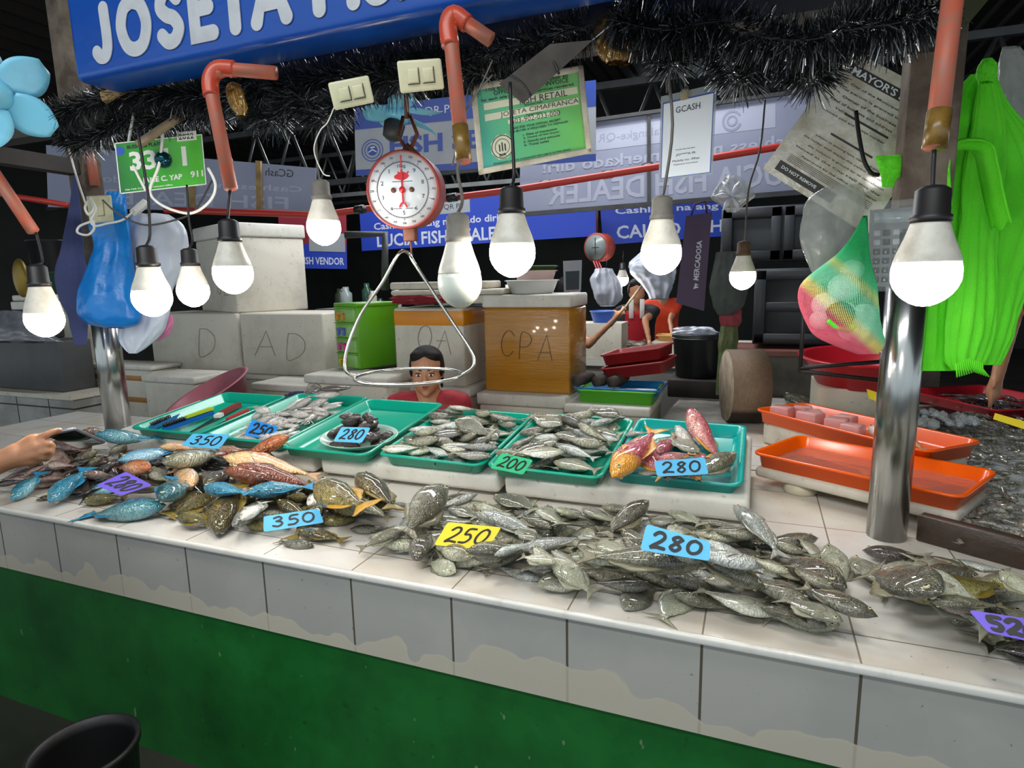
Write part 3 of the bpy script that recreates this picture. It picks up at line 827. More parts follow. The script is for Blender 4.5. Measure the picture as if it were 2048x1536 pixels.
lay(heap, [
 ('g', 620, 570, 870, 370), ('w', 700, 310, 920, 220), ('e', 300, 130, 760, 60), ('e', 880, 130, 1320, 110), ('b', 590, 640, 1080, 700, 'teal blue fish showing under the dark red fish'), ('b', 1050, 670, 1750, 600),
 ('f', 1440, 180, 880, 220, 'orange red fish nearest the deep blue 250 card'), ('f', 1530, 290, 860, 320, 'rust red fish in the middle of the red row'), ('h', 800, 590, 1950, 520, 'dark red fish at the front of the red row'), ('e', 800, 480, 1880, 420, 'peach fish with a yellow patch on its back'),
], (300, 860), 5.39, PL_RD, G_RD, lmul=1.08, zmin=.09)

# ---- fish in the teal trays
def tray_pile(key, fl=.006):
    m, w, d = TRAY[key]
    def base(s):
        h = np.zeros((s.nx, s.ny))
        for i in range(s.nx):
            x = i*s.c-s.mg
            for j in range(s.ny):
                y = j*s.c-s.mg
                e = min(x, w-x, y, d-y)
                h[i, j] = fl if e > .034 else (.05 if e > 0 else -.03)
        return h
    return Pile(m, w, d, .005, base)
for key, n, lab in (('T4', 52, 'in the teal tray right of the dark plate'), ('T5', 50, 'in the teal tray under the green 200 card')):
    tp = tray_pile(key); m, w, d = TRAY[key]
    fill(tp, None, n, 'dggds', (.15, .19), lab, 'small grey fish '+lab, yaw0=.1, yawj=.9, roll=30,
         world=[(.07, .045), (w-.07, .045), (w-.08, d-.07), (.07, d-.07)])
tp6 = tray_pile('T6'); m, w, d = TRAY['T6']
lay(tp6, [
 ('w', 480, 250, 640, 230), ('d', 820, 320, 1090, 180, 'pale green fish at the back of the red fish tray'), ('d', 650, 780, 860, 770), ('d', 960, 850, 1160, 770), ('p', 870, 480, 1070, 280), ('w', 1100, 260, 1380, 400),
 ('p', 1340, 450, 1560, 600), ('p', 1270, 190, 1660, 470, 'red fish lying at the back right of the red fish tray'), ('d', 1320, 480, 1010, 380), ('p', 1830, 580, 1560, 490), ('g', 1750, 640, 1340, 880, 'striped yellowish fish in the right corner of the red fish tray'),
 ('q', 1330, 900, 1120, 720), ('p', 540, 530, 900, 850, 'pink fish with its orange tail at the front of the red fish tray'), ('q', 280, 690, 800, 270, 'pink goatfish with an orange head hanging over the left rim of its tray'),
], (1190, 840), 6.6, 'in the teal tray of red fish', 'fish in the red fish tray', lmul=1.45)
lay(tp6, [('p', 1100, 640, 1480, 700), ('p', 900, 700, 1240, 560)], (1190, 840), 6.6, 'under the blue card in the red fish tray', 'fish under the card in the red fish tray', lmul=1.45)
# ------------------------------------------------------------------ flat panels (cards, signs) given by four corners on a plane
class Quad:
    def __init__(s, px, p0, n):
        s.P = [atpl(x, y, p0, V(n)) for x, y in px]     # TL TR BR BL
        a, b, c, d = s.P
        s.W = ((b-a).length+(c-d).length)/2; s.H = ((a-d).length+(b-c).length)/2
        s.n = (b-a).cross(a-d).normalized()
    def pt(s, x, y, z):
        u, v = x/s.W, y/s.H; a, b, c, d = s.P
        return (d*(1-u)+c*u)*(1-v)+(a*(1-u)+b*u)*v+s.n*z
class QMB(MB):
    def __init__(s, q): MB.__init__(s); s.q = q
    def add(s, vs, fs, smooth=False):
        vs = [s.q.pt(*(s.M @ V(p))) for p in vs]; k = s.M; s.M = Matrix.Identity(4); MB.add(s, vs, fs, smooth); s.M = k
        return s
def camdir(p): return (CAM-V(p)).normalized()

# ---- price cards
m_ink = M('black_marker_ink', '#101318', .5)
def price_card(px, txt, colr, label, pile=None, z0=None, lean=.55, lift=.012, inkw=.0065, raise_=0.0):
    cxp = sum(p[0] for p in px)/4; cyp = sum(p[1] for p in px)/4
    pl = pile or heap; z = .05
    for _ in range(4):
        q = pl.loc(cxp, cyp, z); z = max(pl.hat(q.x+dx, q.y+dy) for dx in (-.05, -.025, 0, .025, .05) for dy in (-.05, -.025, 0, .02))+lift
    c = pl.m @ V((q.x, q.y, z+raise_))
    n = (V((0, 0, 1))*(1-lean)+camdir(c)*lean).normalized()
    Q = Quad(px, c, n)
    o = thing('price_card', label, 'price card', tuple(Q.P[3]))
    mb = QMB(Q); r = .007
    poly = [(x+.0, y+.0) for x, y in rrect(Q.W, Q.H, r, 3)]
    mb.prism(poly, -.0012, 0); mb.build('card', colr, o)
    mb = QMB(Q)
    strokes(mb, txt, Q.W*.14, Q.H*.2, Q.W*.72, Q.H*.62, inkw, gap=.22, z=.0003, jit=.03, slant=.12)
    mb.build('lettering', m_ink, o)
def cpx(pts, ox, oy, s): return [(ox+x/s, oy+y/s) for x, y in pts]
m_blue = M('sky_blue_card', '#53b4e4', .45); m_dblue = M('deep_blue_card', '#1787dd', .45); m_purple = M('violet_card', '#6650cf', .45)
m_yel = M('yellow_card', '#ecd32f', .45); m_grn = M('mint_green_card', '#2fc183', .45)
price_card(cpx([(1290, 425), (1560, 565), (1240, 670), (985, 565)], 0, 860, 5.12), '280', m_purple, 'violet card reading 280 on the reef fish at the left end', inkw=.008, lift=.035, lean=.6)
price_card(cpx([(460, 40), (865, 45), (750, 205), (335, 170)], 300, 860, 5.39), '350', m_blue, 'sky blue card reading 350 behind the silver scaly fish, below the knife tray')
price_card([(527, 1033), (637, 1017), (648, 1045), (527, 1064)], '350', m_blue, 'sky blue card reading 350 on the olive fish at the front edge')
price_card(cpx([(1000, 432), (1550, 485), (1400, 715), (860, 665)], 700, 960, 5.12), '250', m_yel, 'yellow card reading 250 on the grey fish heap')
price_card([(1293, 1048), (1421, 1084), (1419, 1122), (1280, 1100)], '280', m_blue, 'largest sky blue card reading 280, on the front grey fish heap', inkw=.0075, lift=.03, lean=.65)
price_card(cpx([(1410, 905), (2400, 1060), (2300, 1310), (1640, 1165)], 1688, 1060, 5.69), '520', m_purple, 'violet card with a black 52 cut off by the right edge of the photo', inkw=.009, lift=.06, lean=.65)
tp5 = tray_pile('T5')
price_card(cpx([(1000, 350), (1255, 410), (1170, 530), (900, 475)], 760, 820, 4.096), '200', m_grn, 'mint green card reading 200 leaning on a tray rim', tp5, lift=.04, lean=.65)
price_card(cpx([(775, 540), (1450, 495), (1500, 715), (820, 745)], 1190, 840, 6.6), '280', m_blue, 'sky blue card reading 280 on the red fish tray', tp6, lean=.6, lift=.014)

# ---- oval plate with dark seafood, squid tray, tools
M3, w3, d3 = TRAY['T3']
m_plate = M('pale_green_enamel', '#b9d6c8', .2); m_dark = NT('dark_wet_flesh'); m_dark.set(.12, 0, .6, coat=.5)
m_dark.col(m_dark.mix(m_dark.noise(9, 4, .6), '#1a1412', '#4a3c36')); m_dark.bump(m_dark.noise(30, 4), .5, .01); m_dark = m_dark.m
pc = M3.inverted() @ atpl(716, 880, M3 @ V((0, 0, .03)), M3.to_3x3() @ V((0, 0, 1)))
o = MB(); o.M = M3
o.lathe([(.05, .006), (.075, .008), (.125, .030), (.142, .046), (.147, .047), (.143, .042), (.12, .024), (.06, .016), (.0, .015)], (pc.x, pc.y+.01, 0), 40, 1.12, .92)
plate = tag(o.build('oval_plate', m_plate), 'oval pale plate of dark seafood with a blue 280 card', 'plate')
pp = Pile(M3, w3, d3, .005, lambda s: np.full((s.nx, s.ny), .018))
def lump(r, n=3):
    mb = MB(); ph = [rnd.uniform(0, 6) for _ in range(6)]
    def f(u, v):
        a = u*2*PI; b = v*PI
        k = 1+.22*math.sin(2*a+ph[0])*math.sin(b)+.15*math.sin(3*b+ph[1])+.1*math.sin(4*a+ph[2])*math.sin(2*b)
        return (1.5*k*math.sin(b)*math.cos(a)*.5, .85*k*math.sin(b)*math.sin(a)*.5, -.6*k*math.cos(b)*.5)
    mb.grid(f, 16, 10); return mb
LUMPS = [lump(1) for _ in range(4)]
LM = [(l.mesh('dark_seafood', m_dark), np.array([tuple(p) for p in l.v])) for l in LUMPS]
for i in range(20):
    a = rnd.uniform(0, 2*PI); r = math.sqrt(rnd.random())*(.105 if i < 15 else .06)
    cand = []
    for q in range(9): a = rnd.uniform(0, 2*PI); r = math.sqrt(rnd.random())*(.100 if i < 11 else .06); cand.append((pc.x+r*1.1*math.cos(a), pc.y+.012+r*.8*math.sin(a)))
    me, pts = LM[i % 4]; L = rnd.uniform(.048, .062)
    m = pp.settle(cand, pts, L, rnd.uniform(0, 6), rnd.uniform(0, 30), 40, .012)
    b = bpy.data.objects.new('dark_seafood', me); COL.objects.link(b); b.matrix_world = m @ Matrix.Scale(L, 4)
    tag(b, 'dark brown wet seafood piece heaped on the oval plate', 'seafood', 'dark seafood on the oval plate')
price_card(cpx([(1520, 265), (1730, 270), (1665, 380), (1460, 370)], 260, 780, 3.593), '280', m_blue, 'sky blue card reading 280 on the plate of dark seafood', pp, lean=.6, lift=.02)

M2, w2, d2 = TRAY['T2']
m_squid = NT('pale_squid_skin'); m_squid.set(.14, 0, .55, coat=.4)
c = m_squid.mix(m_squid.ramp(m_squid.noise(26, 3), [(.5, 0.0), (.68, .7)]), '#d9d2cc', '#8f7a78'); m_squid.col(c); m_squid.bump(m_squid.noise(14, 3), .2, .01); m_squid = m_squid.m
m_sqd = NT('dark_squid_skin'); m_sqd.set(.14, 0, .55, coat=.4)
m_sqd.col(m_sqd.mix(m_sqd.noise(20, 3), '#6a6260', '#3f3836')); m_sqd = m_sqd.m
def squid_meshes(mat):
    b = MB(); N = 10
    prof_ = [(.5, .012), (.42, .05), (.30, .085), (.12, .10), (-.02, .095), (-.08, .07), (-.14, .06), (-.2, .05)]
    vs = [(x, r*math.cos(2*PI*k/12), r*.7*math.sin(2*PI*k/12)) for x, r in prof_ for k in range(12)]
    fs = [[i*12+k, i*12+(k+1) % 12, (i+1)*12+(k+1) % 12, (i+1)*12+k] for i in range(len(prof_)-1) for k in range(12)]
    fs += [list(range(12))[::-1], [(len(prof_)-1)*12+k for k in range(12)]]
    b.add(vs, fs, True)
    f = MB(); f.grid(lambda u, v: (.48-.22*u, (v-.5)*.30*math.sin(PI*min(1, .15+u*.8)), .012*math.cos(v*9)), 6, 8, .01)
    t = MB()
    for k in range(8):
        a = (k-3.5)*.13
        t.tube([(-.18, a*.25, 0), (-.30, a*.6+.03*math.sin(k*2), .01*math.sin(k)), (-.42, a*.9+.05*math.sin(k*3.1), .015), (-.5, a*.8+.08*math.sin(k*1.7), 0)], [.018, .014, .010, .004], 6)
    return b.mesh('squid_body', mat), f.mesh('side_fin', mat), t.mesh('tentacles', mat), np.array(vs)
SQ = [squid_meshes(m_squid), squid_meshes(m_sqd)]
tp2 = tray_pile('T2')
def lay_squid(x, y, yaw, L, k, lab, grp):
    b, f, t, pts = SQ[k]
    m = tp2.drop(pts, L, x, y, yaw, rnd.uniform(-10, 10), 20)
    o = bpy.data.objects.new('squid', b); COL.objects.link(o); o.matrix_world = m @ Matrix.Scale(L, 4)
    tag(o, lab, 'squid', grp)
    for nm, me in (('side_fin', f), ('tentacles', t), ('eye', FK['s']['v'][0]['eyes'][0])):
        c = bpy.data.objects.new(nm, me); c.parent = o; COL.objects.link(c)
        if nm == 'eye': c.location = (-.55, .02, 0)
for i in range(34):
    x = rnd.uniform(.07, w2-.07); y = rnd.uniform(.07, d2-.10); x = x if y > .1 else max(x, .15)
    lay_squid(x, y, rnd.uniform(-.6, 2.2), rnd.uniform(.13, .18), 0, 'pale speckled squid piled in the teal tray behind the deep blue 250 card', 'pale squid in the second tray')
for i in range(9):
    x = rnd.uniform(.10, w2-.09); y = rnd.uniform(.10, d2-.12); L = rnd.uniform(.14, .18); yaw = rnd.uniform(-.5, .9)
    vi = rnd.randrange(3); m = tp2.drop(FK['w']['v'][vi]['samp'], L, x, y, yaw, rnd.uniform(-9, 9), 24)
    put_fish('w', m, L, 'whitish fish among the squid in the second teal tray', 'whitish fish among the squid', 'mid', vi, 'whitish_fish')
lay_squid(w2-.12, d2-.15, .35, .21, 1, 'dark grey squid at the back right corner of the squid tray', None)
price_card(cpx([(880, 210), (1070, 265), (1010, 355), (820, 325)], 260, 780, 3.593), '250', m_dblue, 'deep blue card reading 250 on the squid tray', tp2, lean=.6, lift=.014, inkw=.009)

M1, w1, d1 = TRAY['T1']; n1 = M1.to_3x3() @ V((0, 0, 1))
m_blk = M('black_plastic', '#151517', .4); m_blade = M('knife_steel', '#4c4e4d', .3, .9, dirt='#2a2522', damt=.5); m_redh = M('red_handle', '#c5242b', .35)
m_bluebrush = M('blue_brush_plastic', '#1d63b8', .3); m_bluebrush2 = M('dusty_blue_plastic', '#2d6fae', .35); m_lime = M('lime_plastic', '#b9d22a', .35); m_whiteh = M('white_wrap', '#e6e3dc', .5)
def t1(px, py, z=.012): return M1.inverted() @ atpl(px, py, M1 @ V((0, 0, z)), n1)
def tool(name, label, cat, a, b, parts, z=.012):
    """long tool from pixel a to pixel b on the tray; parts: (name, t0, t1, half width, thickness, material[, teeth])"""
    A = t1(*a, z); B = t1(*b, z); L = (B-A).length
    A.z = B.z = z; m = M1 @ frame3(A, B, A+V((-(B-A).y, (B-A).x, 0)))
    o = thing(name, label, cat, tuple(M1 @ A))
    for nm, u0, u1, w0, w1_, th, mat in parts:
        mb = MB(); mb.M = m
        if nm == 'bristles':
            for k in range(9):
                for j in range(3):
                    x = L*(u0+(u1-u0)*k/8); y = (j-1)*w0*.7
                    mb.cyl((x, y, th*.4), (x-.004, y*1.15, th), .0028, 5)
        else:
            mb.prism([(L*u0, -w0), (L*u1, -w1_), (L*u1, w1_), (L*u0, w0)], -.002, th-.002)
        mb.build(nm, mat, o)
tool('fish_scaler', 'dusty blue scaling brush with dark bristles nearest the pole', 'brush', (304, 858), (385, 820), [('brush_head', 0, .5, .013, .016, .016, m_bluebrush2), ('handle', .48, 1, .014, .011, .018, m_bluebrush2), ('bristles', .04, .42, .012, 0, .03, m_blk)])
tool('fish_scaler', 'bright blue scaling brush lying beside the black handled knife', 'brush', (328, 862), (425, 828), [('brush_head', 0, .5, .014, .017, .018, m_bluebrush), ('handle', .48, 1, .016, .013, .02, m_bluebrush), ('bristles', .04, .42, .012, 0, .034, m_blk)], .02)
tool('plastic_peeler', 'lime green plastic handle lying on the blue brushes', 'tool', (372, 836), (425, 818), [('handle', 0, 1, .008, .011, .012, m_lime)], .045)
tool('fish_knife', 'knife with a dark red handle and white wrap in the knife tray', 'knife', (378, 866), (478, 812), [('blade', 0, .52, .003, .016, .004, m_blade), ('bolster', .52, .62, .014, .014, .018, m_whiteh), ('handle', .62, 1, .013, .016, .02, M('dark_red_handle', '#8f2a22', .4))])
tool('fish_knife', 'knife with a bright red handle nearest the squid tray', 'knife', (400, 868), (496, 822), [('blade', 0, .55, .003, .013, .004, m_blade), ('handle', .55, 1, .009, .010, .014, m_redh)])
# black gloves between the two trays at the back
mb = MB()
for k in range(5):
    a = atd(560+k*9, 806-(k % 3)*3, 3.35); mb.tube([a, a+V((.02, .03, .03)), a+V((.06, .05, .035+.01*(k % 2)))], [.012, .016, .009], 7)
a = atd(570, 804, 3.35); mb.ball(a+V((0, .02, .01)), (.05, .035, .025))
tag(mb.build('work_glove', M('navy_cloth', '#262a4c', .85)), 'navy glove lying on the tray rims behind the knives', 'glove')

# ------------------------------------------------------------------ pipes, lamps and cords
m_pipe = M('dusty_orange_pvc', '#b9573d', .5, dirt='#8e6a58', damt=.55, dscale=30)
m_elbow = M('orange_pvc_elbow', '#c0482c', .35, dirt='#8a3d28', damt=.4, dscale=16)
m_cord = M('black_cord', '#141312', .5); m_cordw = M('white_cord', '#dcdad2', .45); m_cordg = M('grey_wire', '#57544e', .5); m_tape = M('gold_tape', '#8a6a2c', .3, dirt='#4f3a16', damt=.6, dscale=30)
def pxs(pts, D): return [atd(p[0], p[1], p[2] if len(p) > 2 else D) for p in pts]
def curve(pts, k=5): return [V(q) for q in smooth_line([tuple(p) for p in pts], k)]
def pipe(label, pts, D, r, elbow=None, wrap=None):
    P = pxs(pts, D); o = thing('pvc_pipe', label, 'pipe', tuple(P[-1]))
    mb = MB(); mb.tube(P, r, 16); mb.build('tube', m_pipe, o)
    if elbow:
        E = curve(pxs(elbow, D), 5); mb = MB(); mb.tube(E, r*1.22, 16); mb.build('elbow', m_elbow, o)
    if wrap:
        E = pxs(wrap, D); mb = MB(); mb.tube(E, r*1.1, 14); mb.build('tape_wrap', m_tape, o)
    return o
pipe('orange pipe bent below the left half of the blue sign', [(552, 146), (452, 138), (424, 152), (424, 190), (462, 378)], 1.45, .0155, [(470, 138), (436, 138), (421, 160), (423, 192)])
pipe('orange pipe bent over the hanging scale, beside the green receipt sign', [(982, 80), (918, 36), (900, 50), (903, 90), (927, 325)], 1.27, .0155, [(935, 48), (908, 30), (896, 52), (901, 92)], [(920, 252), (928, 322)])
pipe('thick orange pipe hanging down the right side above the largest bulb', [(1912, -60), (1869, 296)], .95, .0155, None, [(1879, 222), (1869, 296)])
pipe('slanting orange pipe at the left edge above the lowest bulb', [(-30, 318), (66, 462)], 1.66, .0155)
pipe('short orange pipe strapped to the left post', [(168, 250), (180, 310), (190, 372)], 3.05, .022)

m_led = NT('lit_bulb_diffuser'); m_led.set(.3, emit='#fff8ee', es=BULB_POWER); m_led.col('#ffffff'); m_led = m_led.m
m_ledoff = NT('unlit_bulb_diffuser'); m_ledoff.set(.35, sss=.2, es=0); m_ledoff.col(m_ledoff.mix(m_ledoff.ramp(m_ledoff.noise(60, 2), [(.68, 0.0), (.74, .5)]), '#dfe3d6', '#8f8f7c')); m_ledoff = m_ledoff.m
m_house = M('white_bulb_housing', '#d5d0c2', .4, dirt='#8f8468', damt=.35, dscale=24)
m_sock = M('black_socket', '#1d1b1a', .45); m_sockg = M('grey_socket', '#77736a', .6, dirt='#4a463e', damt=.4, dscale=20)
DOMEP = [(.01, -.05), (.10, -.04), (.20, .0), (.30, .065), (.385, .15), (.45, .25), (.49, .36), (.5, .46), (.495, .57), (.475, .66)]
def bulb(px, py, wpx, label, cord, dia=.09, lit=True, socket=None, tall=1.0, cordm=None, D=None):
    D = D or dia*F_PX/wpx; c = atd(px, py, D); z0 = c.z-.38*dia
    o = thing('hanging_bulb', label, 'light bulb', (c.x, c.y, z0))
    def lt(nm, pf, mat, n=28):
        mb = MB(); mb.lathe([(r*dia, z0-c.z+z*dia) for r, z in pf], tuple(c), n); return mb.build(nm, mat, o)
    lt('diffuser', DOMEP if lit else [(r, z*1.1) for r, z in DOMEP], m_led if lit else m_ledoff)
    k = 1.0 if lit else 1.1
    lt('housing', [(.478, .66*k), (.482, .68*k), (.44, .82*tall*k), (.35, 1.05*tall*k), (.29, 1.24*tall*k), (.27, 1.30*tall*k)], m_house)
    lt('socket', [(.255, 1.28*tall*k), (.30, 1.31*tall*k), (.30, 1.40*tall*k), (.265, 1.42*tall*k), (.25, 1.80*tall*k), (.16, 1.86*tall*k), (.06, 1.88*tall*k)], socket or m_sock)
    top = V((c.x, c.y, z0+1.86*tall*k*dia))
    if cord:
        mb = MB(); mb.tube(curve([top]+pxs(cord, D), 4), .0035, 7); mb.build('cord', cordm or m_cord, o)
    return o
bulb(1850, 560, 122, 'largest lit bulb in front of the right steel pole and green cloths', [(1864, 380), (1868, 300)])
bulb(1025, 515, 92, 'lit bulb hanging under the green receipt sign', [(1028, 350), (1024, 260), (1020, 165)])
bulb(920, 578, 88, 'unlit bulb hanging just right of the scale', [(925, 400), (915, 340), (924, 318)], lit=False, socket=m_sockg, cordm=m_cordg)
bulb(1322, 515, 80, 'lit bulb hanging under the white payment placard', [(1330, 370), (1345, 250), (1332, 110)], socket=m_sockg, cordm=m_cordg)
bulb(467, 555, 76, 'lit bulb on the left bent pipe, in front of the scribbled foam box', [(456, 430), (460, 380)])
bulb(305, 602, 73, 'lit bulb in front of the white plastic bag at the left post', [(300, 470), (297, 400), (295, 380), (275, 260)])
bulb(387, 588, 60, 'smaller lit bulb beside the white plastic bag, left of the bent pipe', [(385, 480), (378, 440), (374, 370)])
bulb(648, 462, 66, 'lit bulb left of the scale, against the dark red banner', [(637, 350), (632, 280), (640, 220)], socket=m_sockg, cordm=m_cordg)
bulb(90, 645, 68, 'lowest lit bulb at the left edge, under the slanting pipe', [(85, 520), (72, 465)], tall=1.1)
bulb(1485, 558, 50, 'small lit bulb in front of the black cabinet doors', [(1490, 480), (1497, 380), (1520, 300), (1530, 200)], socket=M('rusty_socket', '#6d5540', .8, dirt='#3a2a1c', damt=.6, dscale=30), cordm=m_cordg)

# ------------------------------------------------------------------ blue stall sign and its beam
m_sign = NT('blue_tarpaulin'); m_sign.set(.28); m_sign.col(m_sign.mix(m_sign.noise(2, 3), '#0d4ea8', '#0a3f92')); m_sign.bump(m_sign.noise(5, 3, .5, m_sign.scalev((1, 1, 3))), .25, .01); m_sign = m_sign.m
m_letter = M('pale_grey_vinyl', '#b9bcc0', .45, dirt='#8f9094', damt=.3, dscale=14)
zb = aty(150, 165, 0).z; xL = aty(150, 165, 0).x
sg = thing('stall_sign', 'big blue sign with rounded grey letters across the top left', 'sign', (xL+.8, .06, zb))
mb = MB(); mb.box((xL, 0, zb), (xL+2.35, .13, zb+.70), .02, 3); mb.build('tarpaulin_box', m_sign, sg)
base = aty(205, 114, 0).z; hh = aty(222, 14, 0).z-base
mb = MB(); mb.M = Matrix(((1, 0, 0, 0), (0, 0, -1, 0), (0, 1, 0, 0), (0, 0, 0, 1)))
for ch, xa, xb, yb in (('J', 196, 226, 112), ('O', 246, 302, 100), ('S', 325, 366, 84), ('E', 386, 434, 68), ('T', 446, 500, 58), ('A', 514, 576, 46), ('F', 634, 678, 24), ('I', 704, 714, 16), ('S', 735, 785, 6), ('H', 800, 845, -6)):
    a = aty(xa, yb, 0).x; b = aty(xb, yb-(xb-xa)*.19, 0).x
    ww = max(b-a, .01)
    for ln in STK[ch]:
        l2 = smooth_line(ln, 6) if ch in 'JOS' else ln
        stroke(mb, [(a+q[0]*ww, base+q[1]*hh) for q in l2], .036, .001, .002, 10)
mb.build('lettering', m_letter, sg)
m_beam = M('dark_painted_beam', '#3c342f', .6, dirt='#211c19', damt=.5)
beam = thing('overhead_beam', 'dark beam above the counter that the garlands and pipes hang from', 'beam', (1.5, .2, 2.10))
mb = MB(); mb.box((-1.3, .27, 2.10), (4.2, .34, 2.19)); mb.build('rail', m_beam, beam)
mb = MB()
for x in (pL.x, pR.x): mb.box((x-.04, .3, 2.11), (x+.04, pL.y if x < 0 else pR.y, 2.18))
mb.build('cross_arm', m_beam, beam)

# ---- tinsel garlands
m_tin = M('black_tinsel', '#15191a', .3, .3); m_tins = M('silver_tinsel', '#a9adb0', .25, .8)
def garland(label, pts, Y, rad, dens=5200, seed=3, silver=.22):
    r = random.Random(seed); P = curve([aty(p[0], p[1], Y+(p[2] if len(p) > 2 else 0)) for p in pts], 6)
    o = thing('tinsel_garland', label, 'garland', tuple(P[len(P)//2]))
    mb = MB(); mb.tube(P, .002, 5); mb.build('core_wire', m_cord, o)
    mb = MB()
    for a, b in zip(P, P[1:]):
        seg = (b-a).length; t = (b-a).normalized()
        for k in range(int(seg*dens)):
            c = a+(b-a)*r.random()
            d = V((r.gauss(0, 1), r.gauss(0, 1), r.gauss(0, 1)))
            d = (d-t*d.dot(t)*.8).normalized(); L = rad*r.uniform(.55, 1.15)
            s = d.cross(V((r.random(), r.random(), r.random()-.5))).normalized()*.0013
            e = c+d*L+V((0, 0, -L*.15)); h = c+d*L*.35
            mb.cur = 1 if r.random() < silver else 0
            mb.add([h-s, h+s, e+s*.5, e-s*.5], [[0, 1, 2, 3]])
    mb.build('needles', [m_tin, m_tins], o)
garland('black and silver tinsel garland running under the blue sign', [(100, 232), (170, 210), (240, 190), (330, 185), (430, 195), (520, 185), (600, 165), (700, 150), (800, 130), (900, 128), (1000, 105), (1100, 75), (1180, 50)], .16, .058, 6500, 1)
garland('short tinsel garland clump hanging at the left post above the green plate', [(120, 250), (160, 290), (215, 262), (250, 235), (300, 245), (360, 225), (420, 225), (480, 200)], .25, .055, 6000, 2)
garland('tinsel garland bunch between the left pipe and the two outlet boxes', [(470, 160), (510, 225), (560, 235), (590, 190), (640, 240), (690, 200), (740, 150), (800, 165), (860, 120), (960, 150)], .13, .060, 6500, 3)
garland('tinsel garland draped across the top right towards the thick pipe', [(1225, 40), (1330, 60), (1430, 45), (1530, 75), (1620, 80), (1700, 60), (1800, 45), (1890, 10)], .16, .060, 8000, 4)
garland('tinsel garland hanging in loops over the top of the permit board', [(1240, 10), (1310, 50), (1345, 135), (1385, 60), (1440, 100), (1480, 165), (1530, 100), (1590, 120), (1625, 165), (1670, 70), (1720, 40), (1755, 70), (1800, 60), (1850, 20)], .22, .055, 7500, 5, .22)
# ---- outlet boxes
m_cream = M('cream_plastic', '#ddd9b4', .4, dirt='#9d9a74', damt=.25, dscale=30)
def outlet(px, D, label, n):
    c = atd(sum(p[0] for p in px)/4, sum(p[1] for p in px)/4, D); Q = Quad(px, c, camdir(c))
    o = thing('outlet_box', label, 'electrical outlet', tuple(Q.P[3]))
    mb = QMB(Q); mb.box((0, 0, -.035), (Q.W, Q.H, 0), .005, 3); mb.build('cover', m_cream, o)
    for k in range(n):
        cx = Q.W*(.33+.34*k) if n > 1 else Q.W*.5
        mb = QMB(Q); mb.box((cx-.011, Q.H*.28, -.002), (cx+.011, Q.H*.72, .003), .002, 2); mb.build('socket', m_cream, o)
        mb = QMB(Q)
        for a, b in (((cx-.013, Q.H*.25), (cx+.013, Q.H*.25)), ((cx+.013, Q.H*.25), (cx+.013, Q.H*.75)), ((cx-.004, Q.H*.42), (cx-.004, Q.H*.58)), ((cx+.004, Q.H*.42), (cx+.004, Q.H*.58))): stroke(mb, [a, b], .0018, .0022)
        mb.build('slots', m_ink, o)
    return o
outlet([(655, 166), (737, 150), (749, 205), (669, 221)], 1.38, 'cream outlet box hanging lower left, above the bulb by the red banner', 2)
outlet([(793, 122), (882, 116), (889, 178), (801, 187)], 1.36, 'cream outlet box hanging above the scale', 2)
outlet([(172, 392), (222, 390), (228, 442), (180, 448)], 2.68, 'grubby white outlet box tied to the left post', 1)
def cable(label, paths, D, mat=None, r=.003, name='cable'):
    o = MB()
    for p in paths: o.tube(curve(pxs(p, D), 5), r, 7)
    return tag(o.build(name, mat or m_cordw), label, 'cable')
cable('white cord looping down from the lower outlet box', [[(668, 215), (655, 245), (640, 262), (628, 300), (645, 345), (660, 352)]], 1.5, r=.0015)
cable('white cord hanging from the garland end down to the post outlet', [[(113, 222), (135, 290), (155, 360), (172, 410)]], 2.6, r=.004)
cable('white looped cord hanging in front of the green number plate', [[(268, 225), (256, 300), (268, 335), (292, 382)], [(326, 262), (318, 330), (300, 378), (312, 402), (345, 420), (385, 426), (420, 402), (431, 370), (416, 336)]], 1.95, r=.0045)
cable('coil of white cord at the post outlet with a loose loop below', [[(178, 395), (188, 415), (178, 430), (170, 415), (180, 400), (192, 420), (182, 440), (190, 452), (215, 447), (245, 440), (270, 420)], [(186, 442), (160, 452), (155, 465), (175, 470), (188, 458), (186, 442)]], 2.6, r=.005)
mb = MB(); p = atd(279, 416, 2.88); mb.M = rotto(CR*.75+CU*.66, (CU*.75-CR*.66), -_f, p); mb.box((-.045, -.018, -.012), (.045, .018, .012), .006, 2)
tag(mb.build('cord_switch', m_cordw), 'white inline switch on the cord below the green number plate', 'switch')
cable('brown wire sagging behind the left bulbs', [[(205, 400), (240, 430), (290, 450), (350, 440), (390, 420), (425, 360)]], 2.5, m_cordg, .004)
cable('thin wires holding the white payment placard', [[(1332, 110), (1334, 185)], [(1366, 60), (1370, 130), (1372, 185)]], 1.62, m_cordg, .003)
cable('thin grey wires twisted down the pipe by the receipt sign', [[(985, 150), (950, 190), (925, 240), (905, 330)], [(985, 120), (960, 175), (935, 215)]], 1.3, m_cordg, .0018)

